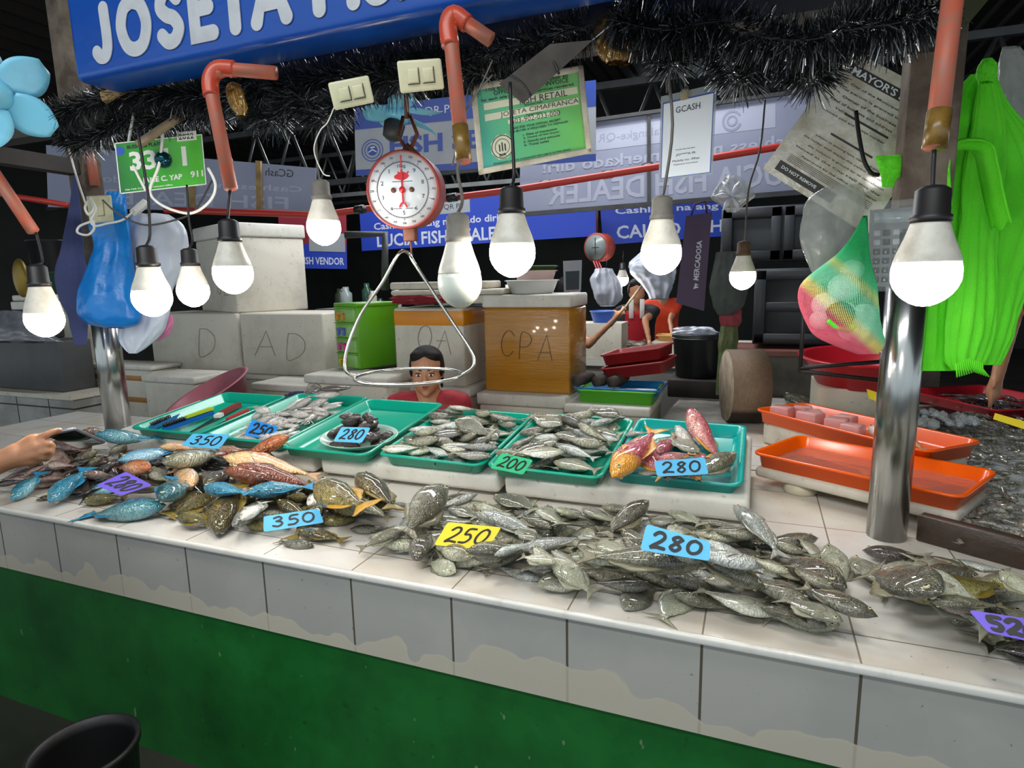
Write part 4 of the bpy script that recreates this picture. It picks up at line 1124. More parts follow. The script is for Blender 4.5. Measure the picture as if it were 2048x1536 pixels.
# ------------------------------------------------------------------ hanging scale
SD = 1.72; sc0 = atd(806, 380, SD); rr = 74/F_PX*SD
ax = (V((0, -1, .03))*.6+camdir(sc0)*.4).normalized(); ex = V((0, 0, 1)).cross(ax).normalized(); ey = ax.cross(ex)
m_sred = M('worn_red_enamel', '#a8392f', .45, dirt='#6b4136', damt=.55, dscale=18); m_dial = M('white_dial', '#d9dde0', .3)
m_wire = M('bright_steel_wire', '#c4c2bb', .25, 1.0); m_rust = M('rusty_iron', '#5c3a2c', .7, .3, dirt='#8a5138', damt=.5, dscale=25)
scl = thing('hanging_scale', 'round red hanging scale with a white dial and wire pan ring', 'scale', tuple(sc0-V((0, 0, .4))))
mb = MB(); mb.M = rotto(ex, ey, ax, sc0)
mb.lathe([(rr*.9, -.085), (rr*1.0, -.075), (rr*1.03, -.01), (rr*1.03, .004), (rr*.97, .006), (rr*.965, 0)], (0, 0, 0), 48); mb.build('case', m_sred, scl)
mb = MB(); mb.M = rotto(ex, ey, ax, sc0); mb.lathe([(rr*.968, -.002), (rr*.968, .002)], (0, 0, 0), 48); mb.build('dial', m_dial, scl)
mb = MB(); mb.M = rotto(ex, ey, ax, sc0)
def arc(r, a0, a1, n): return [(r*math.cos(a0+(a1-a0)*k/n), r*math.sin(a0+(a1-a0)*k/n)) for k in range(n+1)]
stroke(mb, arc(rr*.72, 0, 2*PI, 64), .0012, .0024)
for k in range(100):
    a = PI/2+2*PI*k/100; r1 = rr*(.80 if k % 10 == 0 else .77 if k % 5 == 0 else .75)
    stroke(mb, [(rr*.72*math.cos(a), rr*.72*math.sin(a)), (r1*math.cos(a), r1*math.sin(a))], .0009, .0024, cap=3)
for k in range(20):
    a = PI/2+2*PI*k/20; text_fit(mb, '%d' % ((k*50) % 1000), rr*.87*math.cos(a)-.0055, rr*.87*math.sin(a)-.003, .011, .006, 0, .002)
for k in range(10):
    a = PI/2+2*PI*k/10; text_fit(mb, '10kg' if k == 0 else str(k), rr*.60*math.cos(a)-(.012 if k == 0 else .004), rr*.60*math.sin(a)-.005, .024 if k == 0 else .008, .011, 0, .002)
text_fit(mb, 'NOT FOR TRADE', -rr*.33, -rr*.50, rr*.28, .003, 0, .002); text_fit(mb, 'CAPACITY 10', rr*.05, -rr*.50, rr*.28, .003, 0, .002)
stroke(mb, [(-rr*.28, rr*.22), (rr*.28, rr*.22)], .0012, .0024); mb.build('markings', m_ink, scl)
mb = MB(); mb.M = rotto(ex, ey, ax, sc0); mb.cur = 0
stroke(mb, [(0, -rr*.33), (0, rr*.5)], .005, .004, .0015); stroke(mb, [(0, rr*.45), (0, rr*.86)], .0022, .004, .0015)
stroke(mb, [(-rr*.10, -rr*.44), (-rr*.06, -rr*.36), (0, -rr*.32), (rr*.06, -rr*.36), (rr*.10, -rr*.44)], .0045, .004, .0015)
mb.cyl((0, 0, .003), (0, 0, .009), rr*.085, 18)
mb.build('pointer', m_redh, scl)
mb = MB(); mb.M = rotto(ex, ey, ax, sc0); stroke(mb, smooth_line([(-rr*.17, rr*.34), (-.0, rr*.42), (rr*.14, rr*.36), (0, rr*.30), (-rr*.17, rr*.34)], 4), .010, .0022)
stroke(mb, [(-rr*.1, rr*.46), (-.0, rr*.40)], .004, .0022); stroke(mb, [(rr*.18, rr*.46), (rr*.12, rr*.38)], .004, .0022); mb.build('emblem', m_redh, scl)
for sx in (-1, 1):
    mb = MB(); mb.M = rotto(ex, ey, ax, sc0); mb.cyl((sx*rr*.26, 0, .001), (sx*rr*.26, 0, .005), rr*.07, 14); mb.build('screw', m_rust, scl)
mb = MB(); top = sc0+V((0, .04, rr))
mb.tube([top, top+V((-.03, 0, .05)), top+V((-.012, 0, .10)), top+V((.012, 0, .10)), top+V((.03, 0, .05)), top], .006, 8)
mb.tube([top+V((0, 0, .095)), top+V((0, 0, .15)), top+V((.01, 0, .20))], .007, 8); mb.tube([sc0+V((-.03, .04, rr*.9)), top+V((0, 0, .02)), sc0+V((.03, .04, rr*.9))], .010, 8)
mb.build('top_hook', m_rust, scl)
mb = MB(); bt = sc0+V((0, .03, -rr))
mb.box((bt.x-.02, bt.y-.01, bt.z-.035), (bt.x+.02, bt.y+.01, bt.z+.01), .004); mb.tube([bt+V((0, 0, -.03)), bt+V((0, 0, -.075))], .003); mb.build('bottom_hook', m_rust, scl)
rc = atd(818, 752, SD+.02); R0 = .15
mb = MB(); mb.tube([rc+V((R0*math.cos(2*PI*k/48), R0*math.sin(2*PI*k/48), 0)) for k in range(49)], .0048, 8, False); mb.build('pan_ring', m_wire, scl)
hk = bt+V((0, 0, -.075))
fl = rc+CR*(-R0*.98); fr = rc+CR*R0*.98; fl.z = fr.z = rc.z
la = [hk]+pxs([(800, 505), (765, 565), (722, 628), (697, 690), (690, 725), (694, 745)], SD)+[fl]
ra = [hk]+pxs([(822, 515), (860, 575), (912, 655), (938, 695), (948, 718), (945, 735)], SD)+[fr]
mb = MB(); mb.tube(curve(la, 6), .0050, 8); mb.build('bail_arm', m_wire, scl)
mb = MB(); mb.tube(curve(ra, 6), .0050, 8); mb.build('bail_arm', m_wire, scl)

# ------------------------------------------------------------------ framed signs
m_frame = M('pale_wood_frame', '#c7c1ad', .55, dirt='#7d7360', damt=.45, dscale=14)
def panel(name, label, cat, px, D, n=None, th=.008, mat=None, frame=None, fw=.012):
    c = atd(sum(p[0] for p in px)/4, sum(p[1] for p in px)/4, D); Q = Quad(px, c, n or camdir(c))
    o = thing(name, label, cat, tuple(Q.P[3]))
    mb = QMB(Q); mb.box((0, 0, -th), (Q.W, Q.H, 0)); mb.build('board', mat, o)
    if frame:
        mb = QMB(Q); W_, H_ = Q.W, Q.H
        for a, b in (((0, 0), (W_, fw)), ((0, H_-fw), (W_, H_)), ((0, 0), (fw, H_)), ((W_-fw, 0), (W_, H_))): mb.box((a[0], a[1], -th-.006), (b[0], b[1], .008), .002, 1)
        mb.build('frame', frame, o)
    return o, Q
def lines(Q, o, rows, mat=m_ink, nm='lettering', bold=0, mirror=False):
    """rows: (text, u0, v0, u1, v1) in panel fractions"""
    mb = QMB(Q)
    for t, u0, v0, u1, v1 in rows: text_fit(mb, t, Q.W*u0, Q.H*v0, Q.W*(u1-u0), Q.H*(v1-v0), bold, .0008, mirror)
    return mb.build(nm, mat, o)
t = NT('green_to_turquoise_print'); t.set(.25, coat=.3); t.col(t.ramp(t.math('ADD', t.sep(t.coord('Generated'))['X'], t.math('MULTIPLY', t.sep()['Z'], .8)), [(.0, '#3d9f9f'), (.35, '#54b07d'), (1, '#5fae4a')])); m_rec = t.m
o, Q = panel('receipt_sign', 'green framed receipt notice hanging tilted left of the payment placard', 'sign', [(941, 170), (1166, 130), (1184, 306), (958, 350)], 1.5, mat=m_rec, frame=m_frame, fw=.014)
m_paperstrip = M('cream_strip', '#cfd0b4', .5)
mb = QMB(Q)
for u0, v0, u1, v1 in ((.10, .705, .93, .78), (.10, .585, .93, .66), (.3, .51, .75, .555)): mb.box((Q.W*u0, Q.H*v0, 0), (Q.W*u1, Q.H*v1, .0012))
mb.build('name_strip', m_paperstrip, o)
lines(Q, o, [('This establishment must issue an', .12, .90, .86, .945), ('OFFICIAL RECEIPT / INVOICE', .2, .845, .86, .895), ('for each sale of goods and services rendered', .08, .79, .9, .83), ('FISH RETAIL', .42, .70, .84, .77), ('Business Style', .46, .672, .62, .69), ('JOSETA CIMAFRANCA', .24, .585, .93, .655), ('Taxpayer Name', .46, .56, .6, .578), ('603-902-033-000', .33, .505, .76, .56), ('ASK FOR YOUR OFFICIAL RECEIPT', .34, .44, .76, .465), ('THE BUYER IS REQUIRED TO DEMAND', .3, .40, .82, .425), ('1. Date of transaction', .42, .345, .72, .37), ('2. Name of the buyer', .42, .305, .74, .33), ('3. Goods and amount', .42, .265, .74, .29), ('4. Total sales', .42, .225, .64, .25), ('Displayed where customers can see it in this place', .14, .08, .82, .105)])
mb = QMB(Q); cx, cy = Q.W*.23, Q.H*.27
mb.prism([(cx+.03*math.cos(a*PI/4+.4), cy+.03*math.sin(a*PI/4+.4)) for a in range(8)], 0, .001); mb.build('seal', m_paperstrip, o)
mb = QMB(Q); stroke(mb, [(cx+x, cy+y) for x, y in arc(.026, 0, 2*PI, 24)], .0018, .0012); stroke(mb, [(cx+x, cy+y) for x, y in arc(.018, 0, 2*PI, 20)], .0012, .0012)
for k in (-1, 0, 1): stroke(mb, [(cx+k*.007, cy-.009), (cx+k*.007, cy+.009-abs(k)*.004)], .003, .0012)
text_fit(mb, 'BIR', cx-.009, cy-.022, .018, .007, .02, .001); mb.build('seal_print', m_ink, o)

m_paper = M('white_paper', '#e3ebf3', .35); m_lam = M('clear_laminate', '#a9b4b8', .12, alpha=.55); m_bluel = M('blue_border_print', '#2d55b5', .4)
o, Q = panel('payment_placard', 'white laminated payment placard with a blue border, hanging on wires', 'sign', [(1322, 193), (1434, 167), (1425, 348), (1317, 361)], 1.62, th=.002, mat=m_lam)
mb = QMB(Q); mb.box((Q.W*.04, Q.H*.02, .0004), (Q.W*.96, Q.H*.92, .0012)); mb.build('border', m_bluel, o)
mb = QMB(Q); mb.box((Q.W*.055, Q.H*.028, .001), (Q.W*.945, Q.H*.905, .0018)); mb.build('paper', m_paper, o)
mb = QMB(Q)
for tx, u0, v0, u1, v1 in (('GCASH', .28, .77, .72, .84), ('Transfer fees may apply', .30, .33, .66, .35), ('JO****A M.', .31, .26, .68, .295), ('Mobile no. 09xx', .25, .20, .75, .225), ('Payment merchant', .28, .155, .72, .175)): text_fit(mb, tx, Q.W*u0, Q.H*v0, Q.W*(u1-u0), Q.H*(v1-v0), 0, .0022)
mb.build('lettering', m_ink, o)
mb = QMB(Q); mb.box((Q.W*.36, Q.H*.90, -.01), (Q.W*.50, Q.H*1.02, .02), .004, 2); mb.build('wood_clip', M('tan_wood', '#a59a7c', .7, dirt='#6d644e', damt=.4), o)

# dark strapped board with gold tape end
bpx = [(1000, 168), (1102, 82), (1188, 80), (1048, 206)]
m_dboard = M('weathered_grey_board', '#4c4640', .75, dirt='#2e2a26', damt=.5, dscale=12, bump=.4)
o, Q = panel('wood_offcut', 'dark grey wooden board strapped over the top of the green receipt notice', 'board', [(1100, 88), (1186, 80), (1046, 208), (998, 168)], 1.30, th=.02, mat=m_dboard)
mb = MB()
for a, b in (((1020, 150), (1062, 192)), ((1088, 106), (1118, 148))): mb.tube(curve(pxs([a, ((a[0]+b[0])/2+4, (a[1]+b[1])/2-4), b], 1.295), 3), .003, 6)
mb.build('strap', m_cord, o)
m_foil = NT('crumpled_gold_tape'); m_foil.set(.18, .2, .6, coat=.4); m_foil.col(m_foil.mix(m_foil.noise(30, 4), '#a87f2c', '#5f4516')); m_foil.bump(m_foil.voro(45), .9, .01); m_foil = m_foil.m
def crumple(name, label, cat, rows, D, mat, dep=.4, amp=.12, seed=1, nu=30, build=True, parent=None, pname=None, wave=6):
    """a gathered bag or cloth: rows of (y, x left, x right) in pixels from top to bottom at depth D"""
    r = random.Random(seed); ph = [r.uniform(0, 6) for _ in range(8)]
    rows2 = smooth_line([(float(a), float(b), float(c)) for a, b, c in rows], 7)
    n = len(rows2)-1
    mb = MB()
    def f(u, v):
        k = min(n, int(round(v*n))); y, xl, xr = rows2[k]; cx, hw = (xl+xr)/2, max((xr-xl)/2, 1.0)
        a = 2*PI*u
        fold = 1+amp*(math.sin(wave*a+ph[0]+2.2*v)+.6*math.sin((wave*2-1)*a+ph[1]-3*v)+.5*math.sin(3*a+9*v+ph[2]))
        q = V((math.cos(a)*1.6, math.sin(a)*1.6, v*5+seed*3.7)); wr = noise.noise(q)+.6*noise.noise(q*2.3)+.35*noise.noise(q*5)
        fold *= 1+wr*(.12+amp); fx = math.cos(a)*(1+wr*(.03+amp*.35)); fy = math.sin(a)*fold
        c = atd(cx, y, D); s = hw/F_PX*D
        return c+CR*(fx*s*(1+.04*math.sin(13*v+ph[3])))+_f*(-fy*s*dep)
    mb.grid(f, nu*2, n)
    if parent is not None: return mb.build(pname, mat, parent)
    o = mb.build(name, mat)
    return tag(o, label, cat)
crumple('tape_bundle', 'crumpled gold tape bundle beside the end of the dark board', 'tape', [(30, 1205, 1235), (50, 1190, 1245), (80, 1185, 1255), (110, 1195, 1272), (126, 1215, 1262)], 1.4, m_foil, .5, .16, 4)
crumple('tape_bundle', 'crumpled gold tape wound in the garland beside the left pipe', 'tape', [(168, 455, 480), (190, 452, 490), (215, 462, 494), (232, 475, 492)], 1.5, m_foil, .5, .16, 5)
def bar(name, label, cat, a, b, D, w, th, mat):
    A, B = atd(*a, D), atd(*b, D); mb = MB(); mb.M = frame3(A, B, A+CU); L = (B-A).length
    mb.box((0, -w/2, -th/2), (L, w/2, th/2), .002, 1); return tag(mb.build(name, mat), label, cat)
m_stick = M('raw_wood_stick', '#8a7a60', .8, dirt='#55493a', damt=.5, dscale=20)
bar('wood_stick', 'raw wooden stick wedged slanting above the green number plate', 'stick', (275, 290), (412, 198), 1.9, .02, .02, m_stick)
bar('wood_stick', 'split wooden batten lying under the left end of the blue sign', 'stick', (205, 196), (326, 158), 1.85, .03, .02, M('tan_batten', '#9c8152', .75, dirt='#5f4d30', damt=.5, dscale=14))

# green number plate
t = NT('green_plate_print'); t.set(.2, coat=.4); t.col(t.ramp(t.math('ADD', t.sep(t.coord('Generated'))['X'], t.math('MULTIPLY', t.noise(3), .3)), [(.1, '#0d5b2d'), (.5, '#2a9a1c'), (.9, '#3fae1c')])); m_plateg = t.m
o, Q = panel('number_plate', 'green business plate numbered 3311 hanging at the left post', 'sign', [(229, 286), (404, 268), (413, 369), (240, 388)], 1.98, th=.004, mat=m_plateg)
m_wpr = M('white_print', '#d8dcd4', .4)
lines(Q, o, [('3', .14, .42, .27, .80), ('3', .30, .42, .44, .80), ('1', .52, .42, .60, .80), ('1', .73, .42, .80, .80), ('JANE C. YAP', .26, .13, .72, .27), ('911', .82, .17, .97, .30), ('City Hall, Permits and Licensing Office', .06, .05, .6, .085)], m_wpr, 'lettering', .03)
lines(Q, o, [('BUSINESS PLATE', .13, .86, .52, .93)], m_ink, 'header', .02)
mb = QMB(Q); mb.box((Q.W*.70, Q.H*.90, 0), (Q.W*.93, Q.H*1.08, .001)); mb.build('year_tag', m_wpr, o); lines(Q, o, [('2022', .72, .93, .90, 1.04)], m_ink, 'year', .02)
mb = QMB(Q)
for a, b in (((0, 0), (Q.W, .003)), ((0, Q.H-.003), (Q.W, Q.H)), ((0, 0), (.003, Q.H)), ((Q.W-.003, 0), (Q.W, Q.H))): mb.box((a[0], a[1], 0), (b[0], b[1], .002))
mb.build('rim', m_wpr, o)
mb = QMB(Q); mb.M = Matrix.Identity(4); mb.prism([(Q.W*.05+.013*math.cos(k*.5236), Q.H*.84+.013*math.sin(k*.5236)) for k in range(12)], 0, .001); mb.build('seal', m_bluel, o)
mb = MB(); p = Q.pt(Q.W*.52, Q.H*.58, .015); mb.ball(p, .026, 18, 12); tag(mb.build('bauble', M('teal_glass_ball', '#12454d', .05, .7)), 'dark teal bauble hanging in front of the green number plate', 'ornament')

# permit board
t = NT('water_stained_paper'); t.set(.22, coat=.5)
c = t.mix(t.ramp(t.noise(7, 5, .65), [(.42, 0.0), (.62, .9)]), '#dcdad2', '#aaa084'); c = t.mix(t.ramp(t.noise(3.2, 4, .6), [(.58, 0.0), (.72, .7)]), c, '#5a5140')
t.col(c); t.bump(t.noise(22, 4), .6, .006); m_permit = t.m
o, Q = panel('permit_board', 'stained plastic-covered permit hanging tilted at the right post', 'sign', [(1698, 96), (1902, 205), (1735, 470), (1525, 338)], 1.98, th=.02, mat=m_permit)
m_gink = M('faded_print', '#2e2d2a', .5)
mb = QMB(Q); mb.box((Q.W*.10, Q.H*.86, 0), (Q.W*.98, Q.H*.93, .0008)); mb.box((Q.W*.08, Q.H*.05, 0), (Q.W*.62, Q.H*.13, .0008)); mb.box((Q.W*.30, Q.H*.62, 0), (Q.W*.72, Q.H*.635, .0008)); mb.box((Q.W*.30, Q.H*.46, 0), (Q.W*.70, Q.H*.475, .0008)); mb.build('print_block', m_gink, o)
lines(Q, o, [("MAYOR'S PERMIT", .14, .87, .95, .92), ('DO NOT REMOVE', .12, .08, .45, .105)], m_paper, 'heading', .02)
rows = []
txts = ['City of the Municipality', 'This permit is granted to', 'Owner of the business', 'Kind of business and address', 'Valid until end of year', 'Amount paid and receipt number', 'subject to existing laws, rules and ordinances', 'the holder shall display this permit at all times', 'any violation is ground for its cancellation', 'Issued at the City Hall this day', 'Approved by the office of the mayor']
for k, tx in enumerate(txts):
    v = .80-k*.045 if k < 6 else .40-(k-6)*.045
    rows.append((tx, .12 if k % 2 else .2, v, .72 if k < 6 else .92, v+.018))
lines(Q, o, rows, m_gink, 'lettering', .012)
mb = QMB(Q)
for k in range(5): mb.box((Q.W*.12, Q.H*(.20-.012*k), 0), (Q.W*.9, Q.H*(.204-.012*k), .0006))
mb.build('ruled_lines', m_gink, o)
tag(MB().tube(curve(pxs([(1712, 222), (1718, 270), (1728, 320), (1742, 345), (1758, 350)], 1.9), 5), .006, 8).build('black_cord', m_cord), 'short black cord hanging in front of the permit board', 'cord')

# ---- fans
m_cyan = M('pale_cyan_plastic', '#7ccdea', .35, dirt='#5b9db4', damt=.25, dscale=10)
def fan(label, c, D, blades, axis, L, wd, name='electric_fan'):
    p = atd(*c, D); a = V(axis).normalized(); e1 = a.cross(V((0, 0, 1)))
    if e1.length < .1: e1 = V((1, 0, 0))
    e1.normalize(); e2 = a.cross(e1)
    o = thing(name, label, 'fan', tuple(p))
    mb = MB(); mb.M = rotto(e1, e2, a, p); mb.lathe([(.0, .03), (.03, .025), (.045, .0), (.045, -.03), (.03, -.04)], (0, 0, 0), 20); mb.build('hub', m_cyan, o)
    mb = MB(); mb.M = rotto(e1, e2, a, p); mb.lathe([(.03, -.04), (.04, -.05), (.035, -.10), (.02, -.11)], (0, 0, 0), 18); mb.build('motor', m_steel, o)
    for ang in blades:
        ang = math.radians(ang); d = V((math.cos(ang), math.sin(ang), 0)); q = V((-d.y, d.x, 0))
        mb = MB(); mb.M = rotto(e1, e2, a, p)
        mb.grid(lambda u, v: d*(.035+u*L)+q*((v-.5)*wd*(.45+1.1*math.sin(PI*min(1, .12+u*.86))**.8))+V((0, 0, (v-.5)*wd*.35)), 12, 6, .003); mb.build('blade', m_cyan, o)
    return o
fp = atd(-8, 188, 1.85); an = camdir(fp)
fan('pale cyan fan with rounded blades at the top left edge', (-8, 188), 1.85, (2, 73, 146, 217, 290), tuple(an), .125, .075)
fan('pale cyan fan seen edge-on behind the outlet boxes', (795, 222), 2.3, (28, 100, 172, 198, 340), (.15, .25, 1), .15, .06)
# ------------------------------------------------------------------ soft bags and cloths at the two poles
def cloth_mat(name, c, c2, rough=.8, wv=90, trans=0, alpha=None):
    t = NT(name); t.set(rough, trans=trans, alpha=alpha); t.col(t.mix(t.noise(9, 4, .6), c, c2))
    t.bump(t.math('ADD', t.noise(wv, 3), t.noise(12, 4)), .35, .006); return t.m
m_bag = cloth_mat('blue_plastic_film', '#1789de', '#1272c4', .3, 30)
crumple('hanging_bag', 'bright blue plastic bag hanging full at the left post', 'bag', [(385, 215, 252), (410, 200, 253), (445, 181, 256), (490, 190, 262), (540, 172, 268), (585, 156, 274), (625, 158, 277), (648, 178, 272), (656, 212, 250)], 2.85, m_bag, .45, .07, 3)
crumple('towel', 'navy towel hanging left of the blue bag', 'towel', [(350, 146, 152), (390, 142, 158), (440, 132, 164), (500, 122, 166), (545, 112, 172), (590, 116, 176), (630, 134, 178), (660, 142, 176), (690, 150, 172)], 3.0, cloth_mat('navy_terry', '#37405c', '#4a4f80', .95, 140), .25, .16, 6)
m_wbag = cloth_mat('white_plastic_film', '#dfe3ec', '#c4cbdc', .3, 26)
crumple('hanging_bag', 'white plastic bag hanging behind the left bulbs', 'bag', [(430, 262, 340), (450, 256, 366), (490, 256, 374), (540, 258, 368), (580, 262, 345), (630, 250, 335), (670, 240, 318), (695, 248, 292), (707, 258, 274)], 2.95, m_wbag, .4, .13, 8)
crumple('hanging_bag', 'pink plastic bag peeking out below the white bag', 'bag', [(630, 318, 344), (650, 308, 346), (668, 300, 338), (682, 302, 318)], 3.0, cloth_mat('pink_film', '#e48bb4', '#d06a9a', .35, 26), .4, .1, 9)

m_neon = cloth_mat('neon_green_net', '#74f52c', '#58e01a', .75, 160)
gc = thing('green_net_cloth', 'neon green net cloth hanging knotted beside the right pole', 'cloth', tuple(atd(1930, 745, 1.72)))
def strip(nm, rows, D, par, seed, dep=.16, amp=.2, wave=13): return crumple(None, None, None, rows, D, m_neon, dep, amp, seed, 30, parent=par, pname=nm, wave=wave)
strip('knot', [(118, 1966, 1984), (132, 1956, 1994), (150, 1954, 1992), (165, 1958, 1984)], 1.62, gc, 1, .5)
strip('left_fold', [(150, 1940, 1972), (200, 1900, 1976), (270, 1876, 1966), (330, 1868, 1956), (400, 1860, 1950), (470, 1850, 1946), (560, 1836, 1940), (640, 1830, 1930), (700, 1832, 1922), (742, 1838, 1912)], 1.74, gc, 2, .26, .22)
strip('middle_fold', [(150, 1956, 1986), (200, 1950, 2002), (280, 1940, 2012), (360, 1926, 2010), (440, 1918, 2000), (540, 1908, 1996), (640, 1896, 1990), (710, 1890, 1974), (740, 1900, 1960)], 1.70, gc, 3, .26, .22)
strip('right_fold', [(150, 1966, 1992), (200, 1972, 2012), (260, 1976, 2060), (330, 1980, 2110), (420, 1974, 2130), (500, 1966, 2100), (560, 1956, 2066), (620, 1950, 2044), (680, 1942, 2026), (730, 1940, 2000)], 1.76, gc, 4, .26, .24)
mb = MB()
for k in range(14):
    a = atd(1912+k*4, 716+abs(k-7)*1.5, 1.64); mb.tube([a, a+V((.003, 0, -.018)), a+V((.006+.001*k, .002, -.038))], .0022, 5)
mb.build('fringe', m_neon, gc)
mb = MB(); P = curve(pxs([(1884, 420), (1880, 340), (1892, 300), (1930, 290), (1966, 300), (1978, 340), (1990, 400), (2004, 455)], 1.63), 6)
def lp(u, v):
    k = min(len(P)-1, int(round(u*(len(P)-1)))); return P[k]+_f*((v-.5)*.07)+CU*(.010*math.sin(v*9))
mb.grid(lp, len(P)-1, 8, .003); mb.build('looped_fold', m_neon, gc)
gs = crumple('green_net_cloth', 'short neon green cloth end pulled left across the permit board corner', 'cloth', [(312, 1756, 1862), (325, 1754, 1866), (340, 1760, 1850), (355, 1762, 1800), (374, 1764, 1786)], 1.66, m_neon, .12, .2, 12)
crumple('green_net_cloth', 'small neon green flap below the pulled cloth end, left of the lamp cord', 'cloth', [(345, 1806, 1852), (360, 1806, 1842), (374, 1808, 1830)], 1.66, m_neon, .12, .2, 13)
m_clear = NT('clear_grey_film'); m_clear.set(.14, 0, .6, alpha=.42, coat=.3); m_clear.col(m_clear.mix(m_clear.noise(6, 4), '#d3d6d0', '#a9ada8')); m_clear.bump(m_clear.noise(14, 5, .6), .8, .01); m_clear = m_clear.m
crumple('hanging_bag', 'clear grey plastic bag hanging behind the striped net bag', 'bag', [(372, 1652, 1724), (395, 1622, 1728), (430, 1606, 1728), (470, 1598, 1724), (510, 1610, 1716), (545, 1622, 1700), (565, 1634, 1690)], 1.76, m_clear, .35, .08, 14)
crumple('hanging_bag', 'clear plastic bag hanging behind the green cloth at the right edge', 'bag', [(95, 2005, 2040), (140, 1996, 2070), (220, 1990, 2100), (300, 1995, 2110), (420, 2010, 2110), (540, 2020, 2100), (606, 2030, 2090)], 1.95, m_clear, .35, .08, 15)
# striped net bag with foam packs
t = NT('striped_net'); t.set(.5)
s = t.sep(); f = t.math('ADD', t.math('MULTIPLY', s['X'], 3.45), t.math('MULTIPLY', s['Z'], 3.6)); NR = [(.20, '#ea6a80'), (.28, '#eede80'), (.33, '#eede80'), (.42, '#7fe0b0'), (.62, '#7fe0b0'), (.72, '#d0e08a'), (.80, '#4fcf8c'), (1.0, '#1fae60')]; t.col(t.ramp(f, NR)); m_net = t.m
nb = thing('net_bag', 'pink, yellow and green net bag of foam packs hanging at the right pole', 'bag', tuple(atd(1690, 705, 1.62)))
netrows = [(432, 1726, 1734), (470, 1706, 1736), (505, 1678, 1738), (540, 1636, 1742), (572, 1604, 1748), (610, 1600, 1756), (645, 1612, 1762), (672, 1636, 1764), (692, 1676, 1764), (708, 1716, 1756)]
no = crumple(None, None, None, netrows, 1.62, m_net, .5, .03, 21, 28, parent=nb, pname='net', wave=5)
wm = no.modifiers.new('net', 'SUBSURF'); wm.levels = 1; wm.render_levels = 1
wm = no.modifiers.new('wire', 'WIREFRAME'); wm.thickness = .0016; wm.use_even_offset = False
film = NT('net_fill_film'); film.set(.5, alpha=.09)
s_ = film.sep(); film.col(film.ramp(film.math('ADD', film.math('MULTIPLY', s_['X'], 3.45), film.math('MULTIPLY', s_['Z'], 3.6)), NR))
crumple(None, None, None, netrows, 1.62, film.m, .48, .03, 21, 28, parent=nb, pname='net_film', wave=5)
m_pack = M('pale_foam_pack', '#e6f4ec', .5)
for i, (x, y, r) in enumerate(((1688, 575, 30), (1705, 540, 22), (1650, 610, 26), (1728, 632, 26), (1730, 665, 30), (1690, 622, 20), (1640, 640, 20), (1700, 660, 22))):
    p = atd(x, y, 1.62+.008*(i % 3)); k = r/F_PX*1.62; mb = MB(); mb.ball(p, (k, k*.6, k*.95), 14, 10)
    tag(mb.build('foam_pack', m_pack), 'pale foam pack inside the striped net bag', 'pack', 'foam packs inside the net bag')
mb = MB(); P = curve(pxs([(1655, 640), (1675, 655), (1700, 660), (1708, 648)], 1.585), 5); mb.tube(P, .007, 8); tag(mb.build('green_ring', M('lime_ring', '#52e02a', .35)), 'lime green plastic ring inside the striped net bag', 'ring')
mb = MB(); mb.ball(atd(1680, 630, 1.60), (.035, .02, .035), 14, 10); tag(mb.build('dark_pouch', M('dark_green_mesh', '#12332a', .7)), 'dark green pouch among the foam packs in the net bag', 'pouch')
# calculator in a plastic sleeve
m_calc = M('dark_grey_calculator', '#55595c', .35); m_lcd = M('grey_display', '#8d9798', .15); m_btn = M('pale_button', '#a9adae', .4); m_btnd = M('dark_button', '#2c2f31', .4)
co, Q = panel('calculator', 'grey calculator in a clear plastic sleeve on the right pole', 'calculator', [(1740, 420), (1852, 412), (1842, 572), (1734, 574)], 1.64, th=.012, mat=m_calc)
mb = QMB(Q); mb.box((Q.W*.08, Q.H*.82, 0), (Q.W*.94, Q.H*.96, .002), .001, 1); mb.build('display', m_lcd, co)
for r in range(6):
    for c in range(5):
        x = Q.W*(.09+.175*c); y = Q.H*(.06+.12*r); mb = QMB(Q); mb.box((x, y, 0), (x+Q.W*.13, y+Q.H*.075, .004), .0015, 1); mb.build('button', m_btn if r > 3 and c % 2 == 0 else m_btnd, co)
mb = QMB(Q)
for i, row in enumerate(('0.=+', '123-', '456x', '789/')):
    for c, ch in enumerate(row): text_fit(mb, ch, Q.W*(.13+.175*c), Q.H*(.075+.12*i), .004, .005, 0, .0045)
mb.build('lettering', m_wpr, co)
mb = QMB(Q); mb.grid(lambda u, v: (Q.W*(-.06+1.14*u), Q.H*(-.06+1.16*v), .009+.003*math.sin(u*17+v*9)+.002*math.sin(v*31-u*12)), 26, 30, .0004)
sl = NT('glossy_sleeve'); sl.set(.05, 0, .5, alpha=.10, coat=.1); sl.col('#dfe6e8'); sl.bump(sl.noise(25, 4, .6), .9, .01); mb.build('sleeve', sl.m, co)

